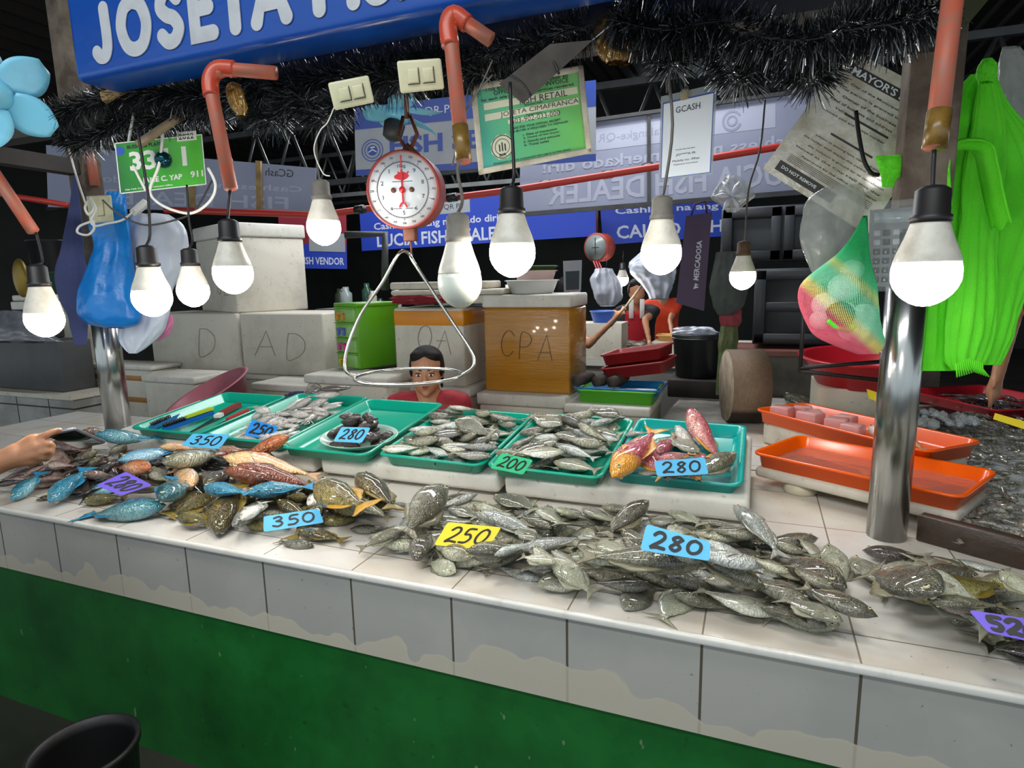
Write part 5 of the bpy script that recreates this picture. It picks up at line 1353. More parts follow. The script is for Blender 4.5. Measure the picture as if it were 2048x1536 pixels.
# ------------------------------------------------------------------ right neighbour: plank, orange trays, shrimp, big fish
m_plank = NT('dark_wet_plank'); m_plank.set(.35); m_plank.col(m_plank.mix(m_plank.noise(8, 5, .6, m_plank.scalev((1, 6, 6))), '#4a3b31', '#251d18')); m_plank.bump(m_plank.noise(20, 4, .6, m_plank.scalev((1, 8, 8))), .4, .004); m_plank = m_plank.m
a = atz(1806, 1076, TOP); b = atz(2075, 1152, TOP)
mb = MB(); mb.M = frame3(a, b, a+V((0, 0, 0))+(V((0, 0, 1)).cross(b-a))); L = (b-a).length
mb.box((.03, 0.004, 0.001), (L+.6, .045, .078), .004, 1); tag(mb.build('plank_border', m_plank), 'dark wet plank bordering the shrimp on the right', 'plank')
def rot_tray(label, fl, fr, bl, z, mat, group, h=.05):
    A, B, Cc = atz(*fl, z), atz(*fr, z), atz(*bl, z)
    m = frame3(A, B, Cc); m.translation = A-V((0, 0, h)); mb = MB(); mb.M = m; d = (m.inverted() @ (Cc-V((0, 0, h)))).y
    tray_mesh(mb, (B-A).length, d, h, lip=.012, r=.035); tag(mb.build('serving_tray', mat), label, 'tray', group)
    return m, (B-A).length, d
MO2 = rot_tray('front orange tray holding a little water beside the steel pole', (1500, 905), (1928, 998), (1498, 852), .925, m_orange, 'orange trays')
MO1 = rot_tray('rear orange tray holding pinkish ice chunks', (1506, 818), (1856, 905), (1516, 786), .955, m_orange, 'orange trays', .055)
def under(M_, z0, z1, ins, label):
    m, w, d = M_; mm = m.copy(); mm.translation = V((m.translation.x, m.translation.y, 0)); mb = MB(); mb.M = mm
    mb.box((ins, ins, z0), (w-ins, d-ins, z1), .015, 3); o = tag(mb.build('foam_slab', m_foam_d), label, 'foam slab'); return o
under(MO2, .835, .874, .012, 'grubby foam lid under the front orange tray')
under(MO1, TOP, .899, .03, 'foam block under the rear orange tray')
p = atz(1592, 992, TOP); m_disc = M('pale_plastic_lid', '#c9bfa6', .4)
tag(MB().lathe([(.05, 0), (.055, .006), (.05, .034), (.04, .036)], (p.x+.015, p.y+.05, TOP), 28).build('round_tub', m_disc), 'small round tub propping up the grubby foam lid', 'tub')
tag(MB().lathe([(.05, 0), (.055, .006), (.05, .036)], (p.x+.36, p.y+.03, TOP), 28).build('round_tub', m_disc), 'second round tub under the right end of the grubby foam lid', 'tub')
m_water = NT('shallow_water'); m_water.set(.03, 0, .5, trans=.9, ior=1.33); m_water.col('#fbe2d2'); m_water.bump(m_water.noise(18, 3), .3, .004); m_water = m_water.m
m, w, d = MO2; mb = MB(); mb.M = m; mb.prism(rrect(w-.07, d-.07, .03), .006, .016); mb.v = [v+m.to_3x3() @ V((.035, .035, 0)) for v in mb.v]
tag(mb.build('tray_water', m_water), 'shallow water lying in the front orange tray', 'water')
m_ice = NT('pink_ice'); m_ice.set(.12, 0, .5, trans=.35, ior=1.31); m_ice.col('#efb6b4'); m_ice.bump(m_ice.noise(20, 4), .5, .01); m_ice = m_ice.m
m_icew = NT('white_ice'); m_icew.set(.1, 0, .5, trans=.5, ior=1.31); m_icew.col('#dfe6e8'); m_icew.bump(m_icew.noise(30, 4), .6, .01); m_icew = m_icew.m
m, w, d = MO1
for i, (u, v, s_, ang) in enumerate(((.10, .30, .055, .3), (.22, .55, .05, .9), (.30, .28, .06, .1), (.44, .35, .055, .5), (.40, .65, .05, .2), (.12, .65, .05, .7), (.55, .30, .05, .2))):
    mb = MB(); mb.M = m @ Matrix.Translation((w*u, d*v, .006)) @ Matrix.Rotation(ang, 4, 'Z'); s_ *= 1.55; mb.box((-s_/2, -s_*.4, 0), (s_/2, s_*.4, s_*.8), .008, 2)
    tag(mb.build('ice_chunk', m_ice), 'pinkish ice chunk in the rear orange tray', 'ice', 'pink ice chunks')
mo1 = Pile(m, w, d, .006, lambda s: np.full((s.nx, s.ny), .02))
for i, (u, v, L, yaw, kd, lab) in enumerate(((.70, .45, .26, -.35, 'w', 'whitish fish lying at the pole end of the rear orange tray'), (.80, .35, .24, -.2, 'e', 'peach fish partly hidden by the steel pole in the rear orange tray'))):
    mm = mo1.drop(FK[kd]['v'][0]['samp'], L, w*u, d*v, yaw+PI, 0, 15); put_fish(kd, mm, L, lab, None, 'mid', 0, 'tray_fish')

# shrimp
def shrimp_meshes(mat):
    b = MB(); N = 9; P = []; R = []
    for i in range(N+1):
        t = i/N; a = -0.6+2.1*t; P.append((.5*math.cos(a)*.8-.1, .5*math.sin(a)*.75-.2, 0)); R.append([.015, .06, .085, .09, .085, .078, .07, .06, .045, .02][i])
    b.tube(P, R, 9)
    t = MB(); e = V(P[-1]); t.grid(lambda u, v: e+V((-.13*u, .03+(v-.5)*.16*u, .01*math.sin(v*9))), 3, 4, .008)
    an = MB(); h = V(P[0])
    for k in (-1, 1): an.tube([h, h+V((.15, -.10+.04*k, .03*k)), h+V((.32, .02+.1*k, .02*k))], .006, 4)
    for k in range(5):
        q = V(P[2+k]); an.tube([q, q+V((-.07, -.04, .03*(k % 2))) *1.0-(q*.25)], .008, 4)
    return b.mesh('shrimp_body', mat), t.mesh('tail_fan', mat), an.mesh('antennae_and_legs', mat), np.array([tuple(v) for v in b.v])
m_shr = NT('grey_shrimp_shell'); m_shr.set(.12, 0, .6, trans=.15, coat=.5)
c = m_shr.mix(m_shr.ramp(m_shr.noise(14, 3), [(.4, 0.0), (.65, 1.0)]), '#9b988b', '#4f4c42'); oi = m_shr.new('ShaderNodeObjectInfo').outputs['Random']
hs = m_shr.new('ShaderNodeHueSaturation'); m_shr.link(c, hs.inputs['Color']); m_shr.link(m_shr.math('ADD', .7, m_shr.math('MULTIPLY', oi, .75)), hs.inputs['Value']); m_shr.col(hs.outputs[0]); m_shr = m_shr.m
SB, ST, SA, SP = shrimp_meshes(m_shr)
a = atz(1840, 1050, .83); bdir = (atz(2075, 1152, TOP)-atz(1806, 1076, TOP)).normalized()
poly = [tuple(atz(x, y, .84).xy) for x, y in ((1862, 1050), (1935, 1018), (1880, 920), (1800, 850), (1940, 830), (2140, 880), (2200, 1140), (2075, 1130))]
sx0, sy0 = min(p[0] for p in poly), min(p[1] for p in poly)
def sbase(s):
    h = np.zeros((s.nx, s.ny)); return h+.002
shp = Pile(Matrix.Translation((sx0, sy0, TOP)), max(p[0] for p in poly)-sx0, max(p[1] for p in poly)-sy0, .006, sbase, .06)
# crushed ice bed carrying the shrimp
mb = MB(); cxy = V((sum(p[0] for p in poly)/8, sum(p[1] for p in poly)/8))
mb.prism([(cxy.x+(p[0]-cxy.x)*.96, cxy.y+(p[1]-cxy.y)*.96) for p in poly], TOP+.001, TOP+.03)
tag(mb.build('ice_bed', m_icew), 'bed of crushed ice under the grey shrimp', 'ice', kind='stuff')
lp_ = [tuple((V(p)-V((sx0, sy0)))) for p in poly]
shp.h[:] = .032
k = 0; tries = 0
while k < 290 and tries < 6000:
    tries += 1; best = None
    for q in range(5):
        x = rnd.uniform(min(p[0] for p in lp_), max(p[0] for p in lp_)); y = rnd.uniform(min(p[1] for p in lp_), max(p[1] for p in lp_))
        if inpoly(x, y, lp_):
            h = shp.hat(x, y)
            if best is None or h < best[0]: best = (h, x, y)
    if best is None: continue
    L = rnd.uniform(.075, .115)
    mm = shp.drop(SP, L, best[1], best[2], rnd.uniform(0, 6.28), rnd.choice((0, 180))+rnd.uniform(-10, 10), 30, .004, (-12, 0, 12), (-1, 0, 1))
    o = bpy.data.objects.new('shrimp', SB); COL.objects.link(o); o.matrix_world = mm @ Matrix.Scale(L, 4)
    tag(o, 'grey wet shrimp in the heap behind the dark plank', 'shrimp', 'shrimp heaped behind the plank')
    for nm, me in (('tail_fan', ST), ('antennae', SA)):
        c = bpy.data.objects.new(nm, me); c.parent = o; COL.objects.link(c)
    k += 1
def icechunks(label, grp, c, n, spread, seed):
    r = random.Random(seed)
    for i in range(n):
        a = r.uniform(0, 6.28); q = r.random()**.6; p = c+V((math.cos(a)*spread*q, math.sin(a)*spread*.6*q, .05*(1-q)))
        s_ = r.uniform(.02, .045); mb = MB(); bb = bmesh.new(); bmesh.ops.create_icosphere(bb, subdivisions=1, radius=s_/1.4)
        for v in bb.verts: v.co = V((v.co.x*r.uniform(.7, 1.3), v.co.y*r.uniform(.7, 1.3), v.co.z*r.uniform(.6, 1.1)))+p
        mb.bm(bb); tag(mb.build('ice_chunk', m_icew), label, 'ice', grp)
icechunks('clear white ice chunk heaped between the shrimp and the steel pole', 'clear ice chunks by the pole', atz(1862, 842, .90), 46, .17, 5)
# red tray of squid strands
MR = rot_tray('red tray of dark squid strands behind the ice, at the right edge', (1800, 778), (1992, 822), (1815, 742), .90, M('red_plastic', '#c01f2e', .3), 'red trays on the right stall', .05)
m, w, d = MR; rp = Pile(m, w, d, .006, lambda s: np.full((s.nx, s.ny), .01))
for i in range(26):
    L = rnd.uniform(.14, .20); x, y = rnd.uniform(.07, w-.07), rnd.uniform(.05, d-.05)
    mm = rp.drop(SQ[1][3], L, x, y, rnd.uniform(-.5, .5)+(PI if i % 2 else 0), rnd.uniform(-10, 10), 20)
    o = bpy.data.objects.new('squid', SQ[1][0]); COL.objects.link(o); o.matrix_world = mm @ Matrix.Scale(L, 4)
    tag(o, 'dark reddish squid heaped in the red tray under the green cloth', 'squid', 'dark squid in the red tray')
    for nm, me in (('side_fin', SQ[1][1]), ('tentacles', SQ[1][2])):
        c = bpy.data.objects.new(nm, me); c.parent = o; COL.objects.link(c)
def plain_card(px, D, mat, label, n=None):
    c = atd(sum(p[0] for p in px)/4, sum(p[1] for p in px)/4, D); Q = Quad(px, c, n or (camdir(c)+V((0, 0, 1))).normalized())
    mb = QMB(Q); mb.box((0, 0, -.0012), (Q.W, Q.H, 0)); return tag(mb.build('price_card', mat), label, 'price card')
plain_card([(1990, 826), (2060, 846), (2060, 862), (1986, 838)], 2.35, m_yel, 'yellow card lying at the right edge behind the shrimp')
plain_card([(1733, 778), (1752, 784), (1752, 802), (1738, 797)], 2.55, m_yel, 'small yellow card half hidden by the steel pole')
# big fish behind the orange trays
bp = Pile(Matrix.Translation((1.9, 1.3, TOP)), 1.2, 1.6, .008)
lay(bp, [('w', 1700, 790, 1512, 760, 'long silver and black fish beside the chopping block'), ('t', 1520, 785, 1718, 842, 'large grey fish sloping down behind the pink ice'), ('t', 1765, 842, 1610, 785, 'large dark fish partly behind the steel pole, next to the small yellow card'),
         ('w', 1800, 800, 1650, 765, 'large pale fish behind the steel pole below the red basin')], (0, 0), 1, '', 'large fish', zg=.05, lmul=1.0)

# chopping block, on its edge
t = NT('chopping_block_wood'); t.set(.7); s = t.sep(t.coord('Generated'))
c = t.mix(t.noise(14, 5, .6, t.scalev((8, 8, 2))), '#8d7660', '#5d4a3a'); t.col(t.mix(t.ramp(t.sep(t.coord('Generated'))['Z'], [(.20, 1.0), (.26, 0.0)]), c, '#2a211b')); t.bump(t.noise(30, 4), .5, .006); m_chop = t.m
D0 = 3.2; p = atd(1488, 772, D0); p.z = TOP+.19; axd = (CR-_f*.13); axd.z = 0; axd.normalize()
mb = MB(); mb.cyl(p-axd*.09, p+axd*.09, .19, 40); ch = tag(mb.build('chopping_block', m_chop), 'thick round wooden chopping block standing on its edge', 'chopping block')
mb = MB(); mb.cyl(p-axd*.0915, p-axd*.0895, .182, 40); mb.build('cutting_face', M('worn_end_grain', '#a99a84', .75, dirt='#6a5846', damt=.5, dscale=14), ch)
# ------------------------------------------------------------------ foam boxes and tubs behind the seller
m_box = foam_mat('aged_foam_box', '#d3cdbf', '#857a66', .4, 3.5); m_box2 = foam_mat('dirty_foam_box', '#c6bfae', '#6f6550', .6, 3)
m_brown = M('brown_packing_tape', '#a8763a', .28, dirt='#6d4a22', damt=.3, dscale=9); m_amber = NT('amber_tape_wrap'); m_amber.set(.2, coat=.4)
m_amber.col(m_amber.mix(m_amber.noise(5, 4, .6, m_amber.scalev((.6, .6, 6))), '#c58a2a', '#9a6417')); m_amber.bump(m_amber.noise(9, 5, .6, m_amber.scalev((1, 1, 9))), .5, .006); m_amber = m_amber.m
m_orangetape = M('orange_packing_tape', '#d98a1c', .28)
def foam_box(label, xl, xr, yr, Y, z0, z1, d, lid=.05, body=None, rot=0, tape=(), scr=(), lidm=None, over=.012, name='foam_box', W=None):
    a = aty(xl, yr, Y); b = aty(xr, yr, Y); w = W or (b.x-a.x)
    o = thing(name, label, 'box', (a.x, Y, z0)); m = Matrix.Translation((a.x, Y, 0)) @ Matrix.Rotation(rot, 4, 'Z')
    body = body or m_box; zl = z1-lid
    mb = MB(); mb.M = m; mb.box((0, 0, z0), (w, d, zl), .014, 2); mb.build('body', body, o)
    if lid:
        mb = MB(); mb.M = m; mb.box((-over, -over, zl+.001), (w+over, d+over, z1), .012, 2); mb.build('lid', lidm or m_foam, o)
    for (q0, q1, tm) in tape:
        mb = MB(); mb.M = m; mb.box((-.002, -.002, z0+(zl-z0)*q0), (w+.002, d+.002, z0+(zl-z0)*q1), .014, 2); mb.build('tape_band', tm, o)
    if scr:
        mb = MB(); mb.M = m @ Matrix(((1, 0, 0, 0), (0, 0, -1, -.0035), (0, 1, 0, 0), (0, 0, 0, 1)))
        for tx, u, v, ww, h in scr: strokes(mb, tx, w*u, z0+(zl-z0)*v, w*ww, (zl-z0)*h, .0032, .3, .0005, .13, .16)
        mb.build('marker_scrawl', M('faint_scrawl', '#6f6a60', .7) if tx != 'CPA' else m_gink, o)
    return o
foam_box('foam box with three brown tape bands behind the left pole', 133, 308, 780, 1.9, .55, .99, .235, .035, m_box, tape=((.78, .92, m_brown), (.38, .52, m_brown), (.0, .12, m_brown)))
foam_box('small foam box with a lid right of the banded box', 292, 392, 800, 1.72, .5, .96, .3, .05, m_box)
foam_box('foam box left of two in the scribbled row below the rotated box', 302, 478, 680, 2.15, .92, 1.36, .42, 0, m_box, scr=(('D', .5, .25, .22, .45),))
foam_box('foam box right of two in the scribbled row, left of the green drawers', 482, 648, 680, 2.15, .92, 1.36, .42, 0, m_box, scr=(('AD', .18, .3, .6, .4),))
foam_box('plain foam box carrying the scribbled row', 314, 640, 780, 2.2, .40, .92, .42, .05, m_box2)
foam_box('large rotated foam box on top of the scribbled row', 392, 460, 500, 2.45, 1.36, 2.0, .55, .10, m_box, rot=-.42, scr=(('CL', .5, .25, .35, .5),), W=.72)
foam_box('low foam box with brown tape beside the pink basin', 508, 612, 790, 1.80, .55, .93, .3, .05, m_box2, tape=((.55, .95, m_brown),))
foam_box('foam box with a lid under the green drawers', 614, 772, 780, 1.70, .55, 1.02, .27, .055, m_box, tape=())
foam_box('foam box with an orange taped top behind the seated woman', 789, 928, 680, 2.0, .93, 1.40, .40, 0, m_box, tape=((.76, .985, m_orangetape),), scr=(('OA', .3, .45, .5, .3),))
foam_box('foam box carrying the orange taped box', 800, 938, 800, 1.98, .45, .93, .42, .06, m_box2)
foam_box('amber tape wrapped box marked CPA with a white lid', 968, 1140, 690, 2.0, .915, 1.475, .36, .075, m_amber, scr=(('CPA', .18, .42, .62, .3),), over=.006)
foam_box('foam box with a white lid carrying the amber box', 958, 1128, 800, 1.94, .4, .915, .42, .07, m_box)
foam_box('low foam box carrying the green and red trays', 1132, 1296, 820, 1.90, .4, .885, .48, .05, m_box2)
# loose lids
def lidslab(label, xl, xr, yr, Y, z0, h, d, mat=None, rot=0):
    a = aty(xl, yr, Y); b = aty(xr, yr, Y); mb = MB(); mb.M = Matrix.Translation((a.x, Y, z0)) @ Matrix.Rotation(rot, 4, 'Z'); mb.box((0, 0, 0), (b.x-a.x, d, h), .012, 2)
    return tag(mb.build('foam_sheet', mat or m_foam_d), label, 'foam lid', 'loose foam lids')
lidslab('thick foam lid directly on the orange taped box', 786, 968, 600, 2.0, 1.425, .05, .42)
lidslab('thin foam lid second from the bottom above the orange taped box', 780, 1005, 580, 1.99, 1.477, .03, .40)
lidslab('top foam lid of the stack above the orange taped box', 778, 950, 560, 2.02, 1.510, .045, .40)
crumple('red_cloth', 'dark red cloth squeezed between the lids and the orange taped box', 'cloth', [(592, 785, 880), (598, 783, 900), (604, 784, 895), (608, 790, 870)], 3.55, cloth_mat('dark_red_cloth', '#8d1822', '#5c0f18'), .2, .2, 31)
# green drawer tower
def drawers():
    Y = 1.92; c = aty(717, 718, Y); z0 = 1.022; z1 = z0+.40; o = thing('drawer_tower', 'lime green plastic drawer tower with four coloured handles', 'drawers', (c.x, Y, z0))
    m_lg = M('lime_green_plastic', '#6fb52a', .3); m_lgs = M('deep_lime_plastic', '#5ea51a', .35); m_win = M('cloudy_green_drawer', '#7fb558', .3, dirt='#a9c79a', damt=.4, dscale=9)
    a1 = V((-.93, .36, 0)).normalized(); a2 = V((.36, .93, 0)).normalized(); w1, w2 = .235, .33
    fr = Matrix((-a1, a2, V((0, 0, 1)))).transposed().to_4x4(); fr.translation = V((c.x, Y, 0))+a1*w1
    mb = MB(); mb.M = fr; mb.box((0, .004, z0), (w1, w2, z1), .012, 2); mb.box((-.006, -.004, z1-.012), (w1+.006, w2+.006, z1+.012), .006, 2); mb.build('shell', m_lgs, o)
    h = (z1-z0-.02)/4
    for k, hc in enumerate(('#e0b021', '#d63f9e', '#5c6bd0', '#d98a2a')):
        zz = z0+.008+k*h
        mb = MB(); mb.M = fr; mb.box((.010, -.012, zz), (w1-.010, .06, zz+h-.010), .008, 2); d = mb.build('drawer', m_win, o)
        mb = MB(); mb.M = fr; mb.box((.004, -.014, zz+h-.010), (w1-.004, .02, zz+h-.002), .003, 1); mb.build('rail', m_lg, o)
        mb = MB(); mb.M = fr
        for q in ((.055, .068), (.115, .128)): mb.box((q[0], -.030, zz+.012), (q[1], -.010, zz+.058), .003, 1)
        mb.box((.055, -.030, zz+.047), (.128, -.010, zz+.060), .003, 1); mb.build('handle', M('handle_%d' % k, hc, .35), d)
drawers()
# basins, trays and tools behind
def basin(label, c, r, h, mat, R=None, name='basin', cat='basin', flare=.72, th=.006):
    mb = MB(); mb.M = Matrix.Translation(c) @ (R or Matrix.Identity(4))
    mb.lathe([(r*flare*.9, 0), (r*flare, .004), (r*.97, h*.96), (r*1.04, h*.97), (r*1.05, h), (r*.97, h+.004), (r*.93, h*.96), (r*flare-th, .012), (r*.1, .010)], (0, 0, 0), 40)
    return tag(mb.build(name, mat), label, cat)
m_pinkb = M('dusty_rose_plastic', '#a5606c', .45, dirt='#7d4650', damt=.25)
p = atd(438, 800, 3.72); basin('dusty rose basin leaning behind the knife tray', p+V((0, 0, -.05)), .25, .13, m_pinkb, Matrix.Rotation(math.radians(-16), 4, 'Y') @ Matrix.Rotation(math.radians(22), 4, 'X'))
p = atd(445, 812, 3.74); basin('dark basin under the dusty rose basin', p+V((0, .02, -.16)), .22, .13, M('black_basin', '#2b2627', .4))
mb = MB(); mb.box((p.x-.2, p.y-.16, .3), (p.x+.2, p.y+.18, p.z-.161), .012); tag(mb.build('foam_box', m_box2), 'foam box under the dark basin', 'box')
wl = aty(1062, 585, 2.15); basin('white plastic basin on the lid of the amber box', V((wl.x, 2.17, 1.476)), .155, .075, M('white_plastic', '#dcdcd8', .3), None, flare=.8)
basin('pale pink colander stacked in the white basin', V((wl.x+.02, 2.17, 1.520)), .125, .085, M('pale_pink_plastic', '#e8c9c4', .35), None, 'colander', 'colander', .75)
basin('dark green bowl on top of the pink colander', V((wl.x+.03, 2.17, 1.58)), .12, .05, M('dark_green_bowl', '#4c6a38', .4), None, 'bowl', 'bowl', .6)
zb_ = .886
def ftray(label, xl, xr, yr, Y, z, d, mat, h=.05, rot=0, tl=0, name='serving_tray', grp='trays on the low foam box'):
    a = aty(xl, yr, Y); b = aty(xr, yr, Y); mb = MB(); mb.M = Matrix.Translation((a.x, Y, z)) @ Matrix.Rotation(rot, 4, 'Z') @ Matrix.Rotation(tl, 4, 'Y'); tray_mesh(mb, b.x-a.x, d, h, lip=.01, r=.03)
    return tag(mb.build(name, mat), label, 'tray', grp)
ftray('lime green tray at the bottom of the tray stack', 1150, 1312, 775, 1.95, zb_, .32, M('lime_tray', '#62c436', .3), .07)
ftray('blue tray nested in the lime green tray', 1144, 1322, 760, 1.96, zb_+.045, .31, M('blue_tray', '#1f7fc4', .3), .035)
ftray('lower dark red tray on top of the blue tray', 1200, 1336, 745, 2.02, zb_+.115, .34, M('dull_red_plastic', '#9c2a2c', .4, dirt='#5f1a1c', damt=.3), .06, -.1, -.16)
ftray('upper dark red tray leaning at the top of the tray stack', 1200, 1330, 725, 2.10, zb_+.18, .34, M('dull_red_plastic'), .06, -.1, -.16)
m_log = M('dark_driftwood', '#4a4038', .7, dirt='#221c18', damt=.6, dscale=14, bump=.5)
for k, (x, y, l) in enumerate(((1150, 742, 'dark bottle-shaped log at the left on the blue tray'), (1190, 738, 'dark bottle-shaped log in the middle on the blue tray'), (1220, 735, 'dark bottle-shaped log nearest the red trays'))):
    p = aty(x, y, 1.97); p.z = zb_+.115; mb = MB(); mb.tube([p, p+V((.03, .05, .004)), p+V((.05, .12, .006)), p+V((.06, .16, .006))], [.028, .034, .03, .018], 12); tag(mb.build('driftwood_piece', m_log), l, 'wood', 'dark logs on the blue tray')
# paper and rag on the side counter
m_rag = M('wet_grey_rag', '#8d8a82', .6, dirt='#5a564e', damt=.5, dscale=10)
a = atz(1340, 830, TOP); mb = MB(); mb.grid(lambda u, v: (a.x-.05+.36*u+.05*v, a.y-.30+.75*v, TOP+.004+.003*math.sin(u*14)*math.sin(v*11)), 14, 14, .003)
tag(mb.build('wet_cardboard', m_rag), 'wet grey cardboard lying on the side counter before the chopping block', 'cardboard')
# black bucket on a stand
m_bucket = M('black_bucket_plastic', '#1d2022', .35)
pb = atd(1392, 752, 4.0); o = thing('bucket', 'black bucket with a rim band standing behind the chopping block', 'bucket', (pb.x, pb.y, pb.z))
mb = MB(); mb.lathe([(.125, 0), (.13, .005), (.150, .24), (.158, .245), (.158, .275), (.150, .28), (.143, .27), (.12, .012), (.01, .01)], tuple(pb), 36); mb.build('body', m_bucket, o)
mb = MB(); mb.tube([pb+V((.157*math.cos(a_), .157*math.sin(a_), .25)) for a_ in [2*PI*k/40 for k in range(41)]], .006, 6, False); mb.build('rim_band', m_bucket, o)
mb = MB(); mb.box((pb.x-.16, pb.y-.16, TOP), (pb.x+.16, pb.y+.16, pb.z-.001), .01); tag(mb.build('bucket_stand', M('black_stand', '#1b1918', .7, dirt='#3b332b', damt=.5)), 'dark stand under the black bucket', 'stand')
crumple('plastic_bag', 'white bag heap with a green lid on the black bucket', 'bag', [(655, 1352, 1420), (664, 1346, 1436), (672, 1350, 1434)], 3.98, m_wbag, .7, .15, 41)
# black cabinets behind the right stall
m_cab = M('black_painted_wood', '#30353a', .5, dirt='#1c1f22', damt=.4, dscale=4)
def cabinet(label, x0, x1, y0, y1, Y, d, rows, cols=1):
    a = aty(x0, y1, Y); b = aty(x1, y0, Y); o = thing('cabinet', label, 'cabinet', (a.x, Y, a.z)); w, h = b.x-a.x, b.z-a.z
    mb = MB(); mb.box((a.x, Y, a.z), (b.x, Y+d, b.z), .006, 1); mb.build('carcass', m_cab, o)
    for c in range(cols):
        mb = MB(); X0 = a.x+w*c/cols+.008; X1 = a.x+w*(c+1)/cols-.008; fw = .06
        for p, q in (((X0, a.z+.01), (X1, a.z+.01+fw)), ((X0, b.z-.01-fw), (X1, b.z-.01)), ((X0, a.z+.01), (X0+fw, b.z-.01)), ((X1-fw, a.z+.01), (X1, b.z-.01))): mb.box((p[0], Y-.028, p[1]), (q[0], Y-.001, q[1]), .004, 1)
        for r in range(1, rows): zz = a.z+h*r/rows; mb.box((X0+fw, Y-.026, zz-.03), (X1-fw, Y-.001, zz+.03), .004, 1)
        mb.build('door', m_cab, o)
    return o
cabinet('black panelled cabinet door low on the right, behind the small bulb', 1504, 1760, 532, 688, 2.95, .35, 2)
cabinet('black framed cabinet upper on the right behind the net bag', 1440, 1700, 402, 526, 3.05, .3, 1, 2)
mb = MB(); a = aty(1440, 706, 2.9); b = aty(1800, 692, 2.9); mb.box((a.x, 2.8, a.z), (b.x+.2, 3.3, a.z+.03)); tag(mb.build('ledge', M('red_brown_ledge', '#7d4c42', .6, dirt='#4a2c26', damt=.4)), 'reddish brown ledge under the black cabinets', 'ledge')
mb = MB(); mb.box((a.x, 2.85, TOP), (b.x+.2, 3.2, a.z-.001)); tag(mb.build('ledge_wall', M('grey_block', '#6d6a62', .8, dirt='#45423b', damt=.5)), 'grey block wall under the reddish ledge', 'wall')
tag(MB().lathe([(.0, 0), (.05, 0), (.05, .05), (0, .05)], tuple(aty(1460, 650, 2.88)), 8).build('rust_bracket', m_rust), 'rusty bracket on the post beside the black cabinet', 'bracket')
pr = atd(1722, 762, 2.95); basin('red plastic basin half hidden by the steel pole', V((pr.x, pr.y, pr.z-.01)), .27, .135, M('red_plastic', '#c01f2e', .3), Matrix.Rotation(math.radians(4), 4, 'X'))
mb = MB(); mb.box((pr.x-.2, pr.y-.18, TOP), (pr.x+.2, pr.y+.2, pr.z-.012)); tag(mb.build('foam_box', m_box2), 'foam block carrying the red basin', 'box')
o = thing('iron_rack', 'black iron rod rack before the red basin', 'rack', tuple(atd(1602, 745, 2.6)))
mb = MB(); mb.tube(pxs([(1610, 560), (1606, 650), (1600, 742)], 2.6), .008, 7); mb.build('upright', m_cord, o)
for a_, b_ in (((1600, 736), (1780, 722)), ((1600, 742), (1790, 764))): mb = MB(); mb.tube(pxs([a_, b_], 2.6), .009, 7); mb.build('rod', m_cord, o)

# ------------------------------------------------------------------ boards, banners and rails beyond
m_bwhite = M('white_board', '#9ba1a8', .4, dirt='#7e8288', damt=.3, dscale=3); m_bblue = M('print_blue', '#1c3f9a', .4); m_lil = M('lilac_banner_back', '#8b90a6', .6, dirt='#757a92', damt=.3, dscale=2); m_ghost = M('ghost_print', '#a3a7ba', .6)
m_royal = M('royal_blue_banner', '#1d3fb0', .45); m_wt = M('banner_white', '#c9cedd', .45)
def flat(label, px, D, mat, name='banner', n=None, th=.004, frame=None):
    o, Q = panel(name, label, 'banner', px, D, n or V((0.25, -1, 0)).normalized(), th, mat, frame); return o, Q
o, Q = flat('white section board with a blue band, behind the scale', [(708, 216), (1192, 160), (1192, 322), (712, 352)], 3.9, m_bwhite, 'section_board')
mb = QMB(Q); mb.box((0, Q.H*.68, 0), (Q.W, Q.H, .001)); mb.box((0, 0, 0), (Q.W, Q.H*.09, .001)); mb.build('blue_band', m_bblue, o)
lines(Q, o, [('FISH SECTION', .15, .27, .92, .53)], m_bblue, 'lettering', .035)
lines(Q, o, [('QR Ph', .30, .77, .43, .90), ('GCash', .50, .77, .66, .90), ('Cashless na', .70, .77, .95, .9)], m_wt, 'band_lettering')
mb = QMB(Q); cx, cy = Q.W*.075, Q.H*.36
for r in (.07, .052): stroke(mb, [(cx+x, cy+y) for x, y in arc(r, 0, 2*PI, 32)], .006, .001)
mb.prism([(cx+.035*math.cos(k*.4488), cy+.035*math.sin(k*.4488)) for k in range(14)], 0, .001); mb.build('seal', m_bblue, o)
mb = QMB(Q); stroke(mb, [(cx-.025, cy-.01), (cx, cy+.005), (cx+.025, cy-.01)], .008, .0016); stroke(mb, [(cx-.01, cy+.018), (cx+.012, cy+.02)], .01, .0016); mb.build('seal_detail', m_wt, o)
o, Q = flat('royal blue banner of a fish dealer with white lettering, lower behind the scale', [(718, 412), (1192, 372), (1192, 472), (724, 502)], 5.6, m_royal)
lines(Q, o, [('Cashless na ang merkado diri!', .06, .40, .61, .60), ('LUCIA FISH DEALER', .07, .06, .625, .34)], m_wt, 'lettering', .02)
mb = QMB(Q); mb.box((Q.W*.22, Q.H*.68, 0), (Q.W*.48, Q.H*.95, .001)); mb.build('logo_box', m_bwhite, o); lines(Q, o, [('Palengke-QR Ph', .25, .74, .45, .88)], m_ink)
o, Q = flat('lilac grey back of a long banner at the left, lettering showing through mirrored', [(92, 290), (632, 336), (634, 428), (96, 414)], 4.3, m_lil)
lines(Q, o, [('GCash', .82, .76, .92, .92)], m_gink, 'mirrored_print', 0, True)
lines(Q, o, [('Cashless na ang merkado diri', .10, .42, .95, .58), ('FISH DEALER', .2, .08, .9, .34)], m_ghost, 'mirrored_lettering', .01, True)
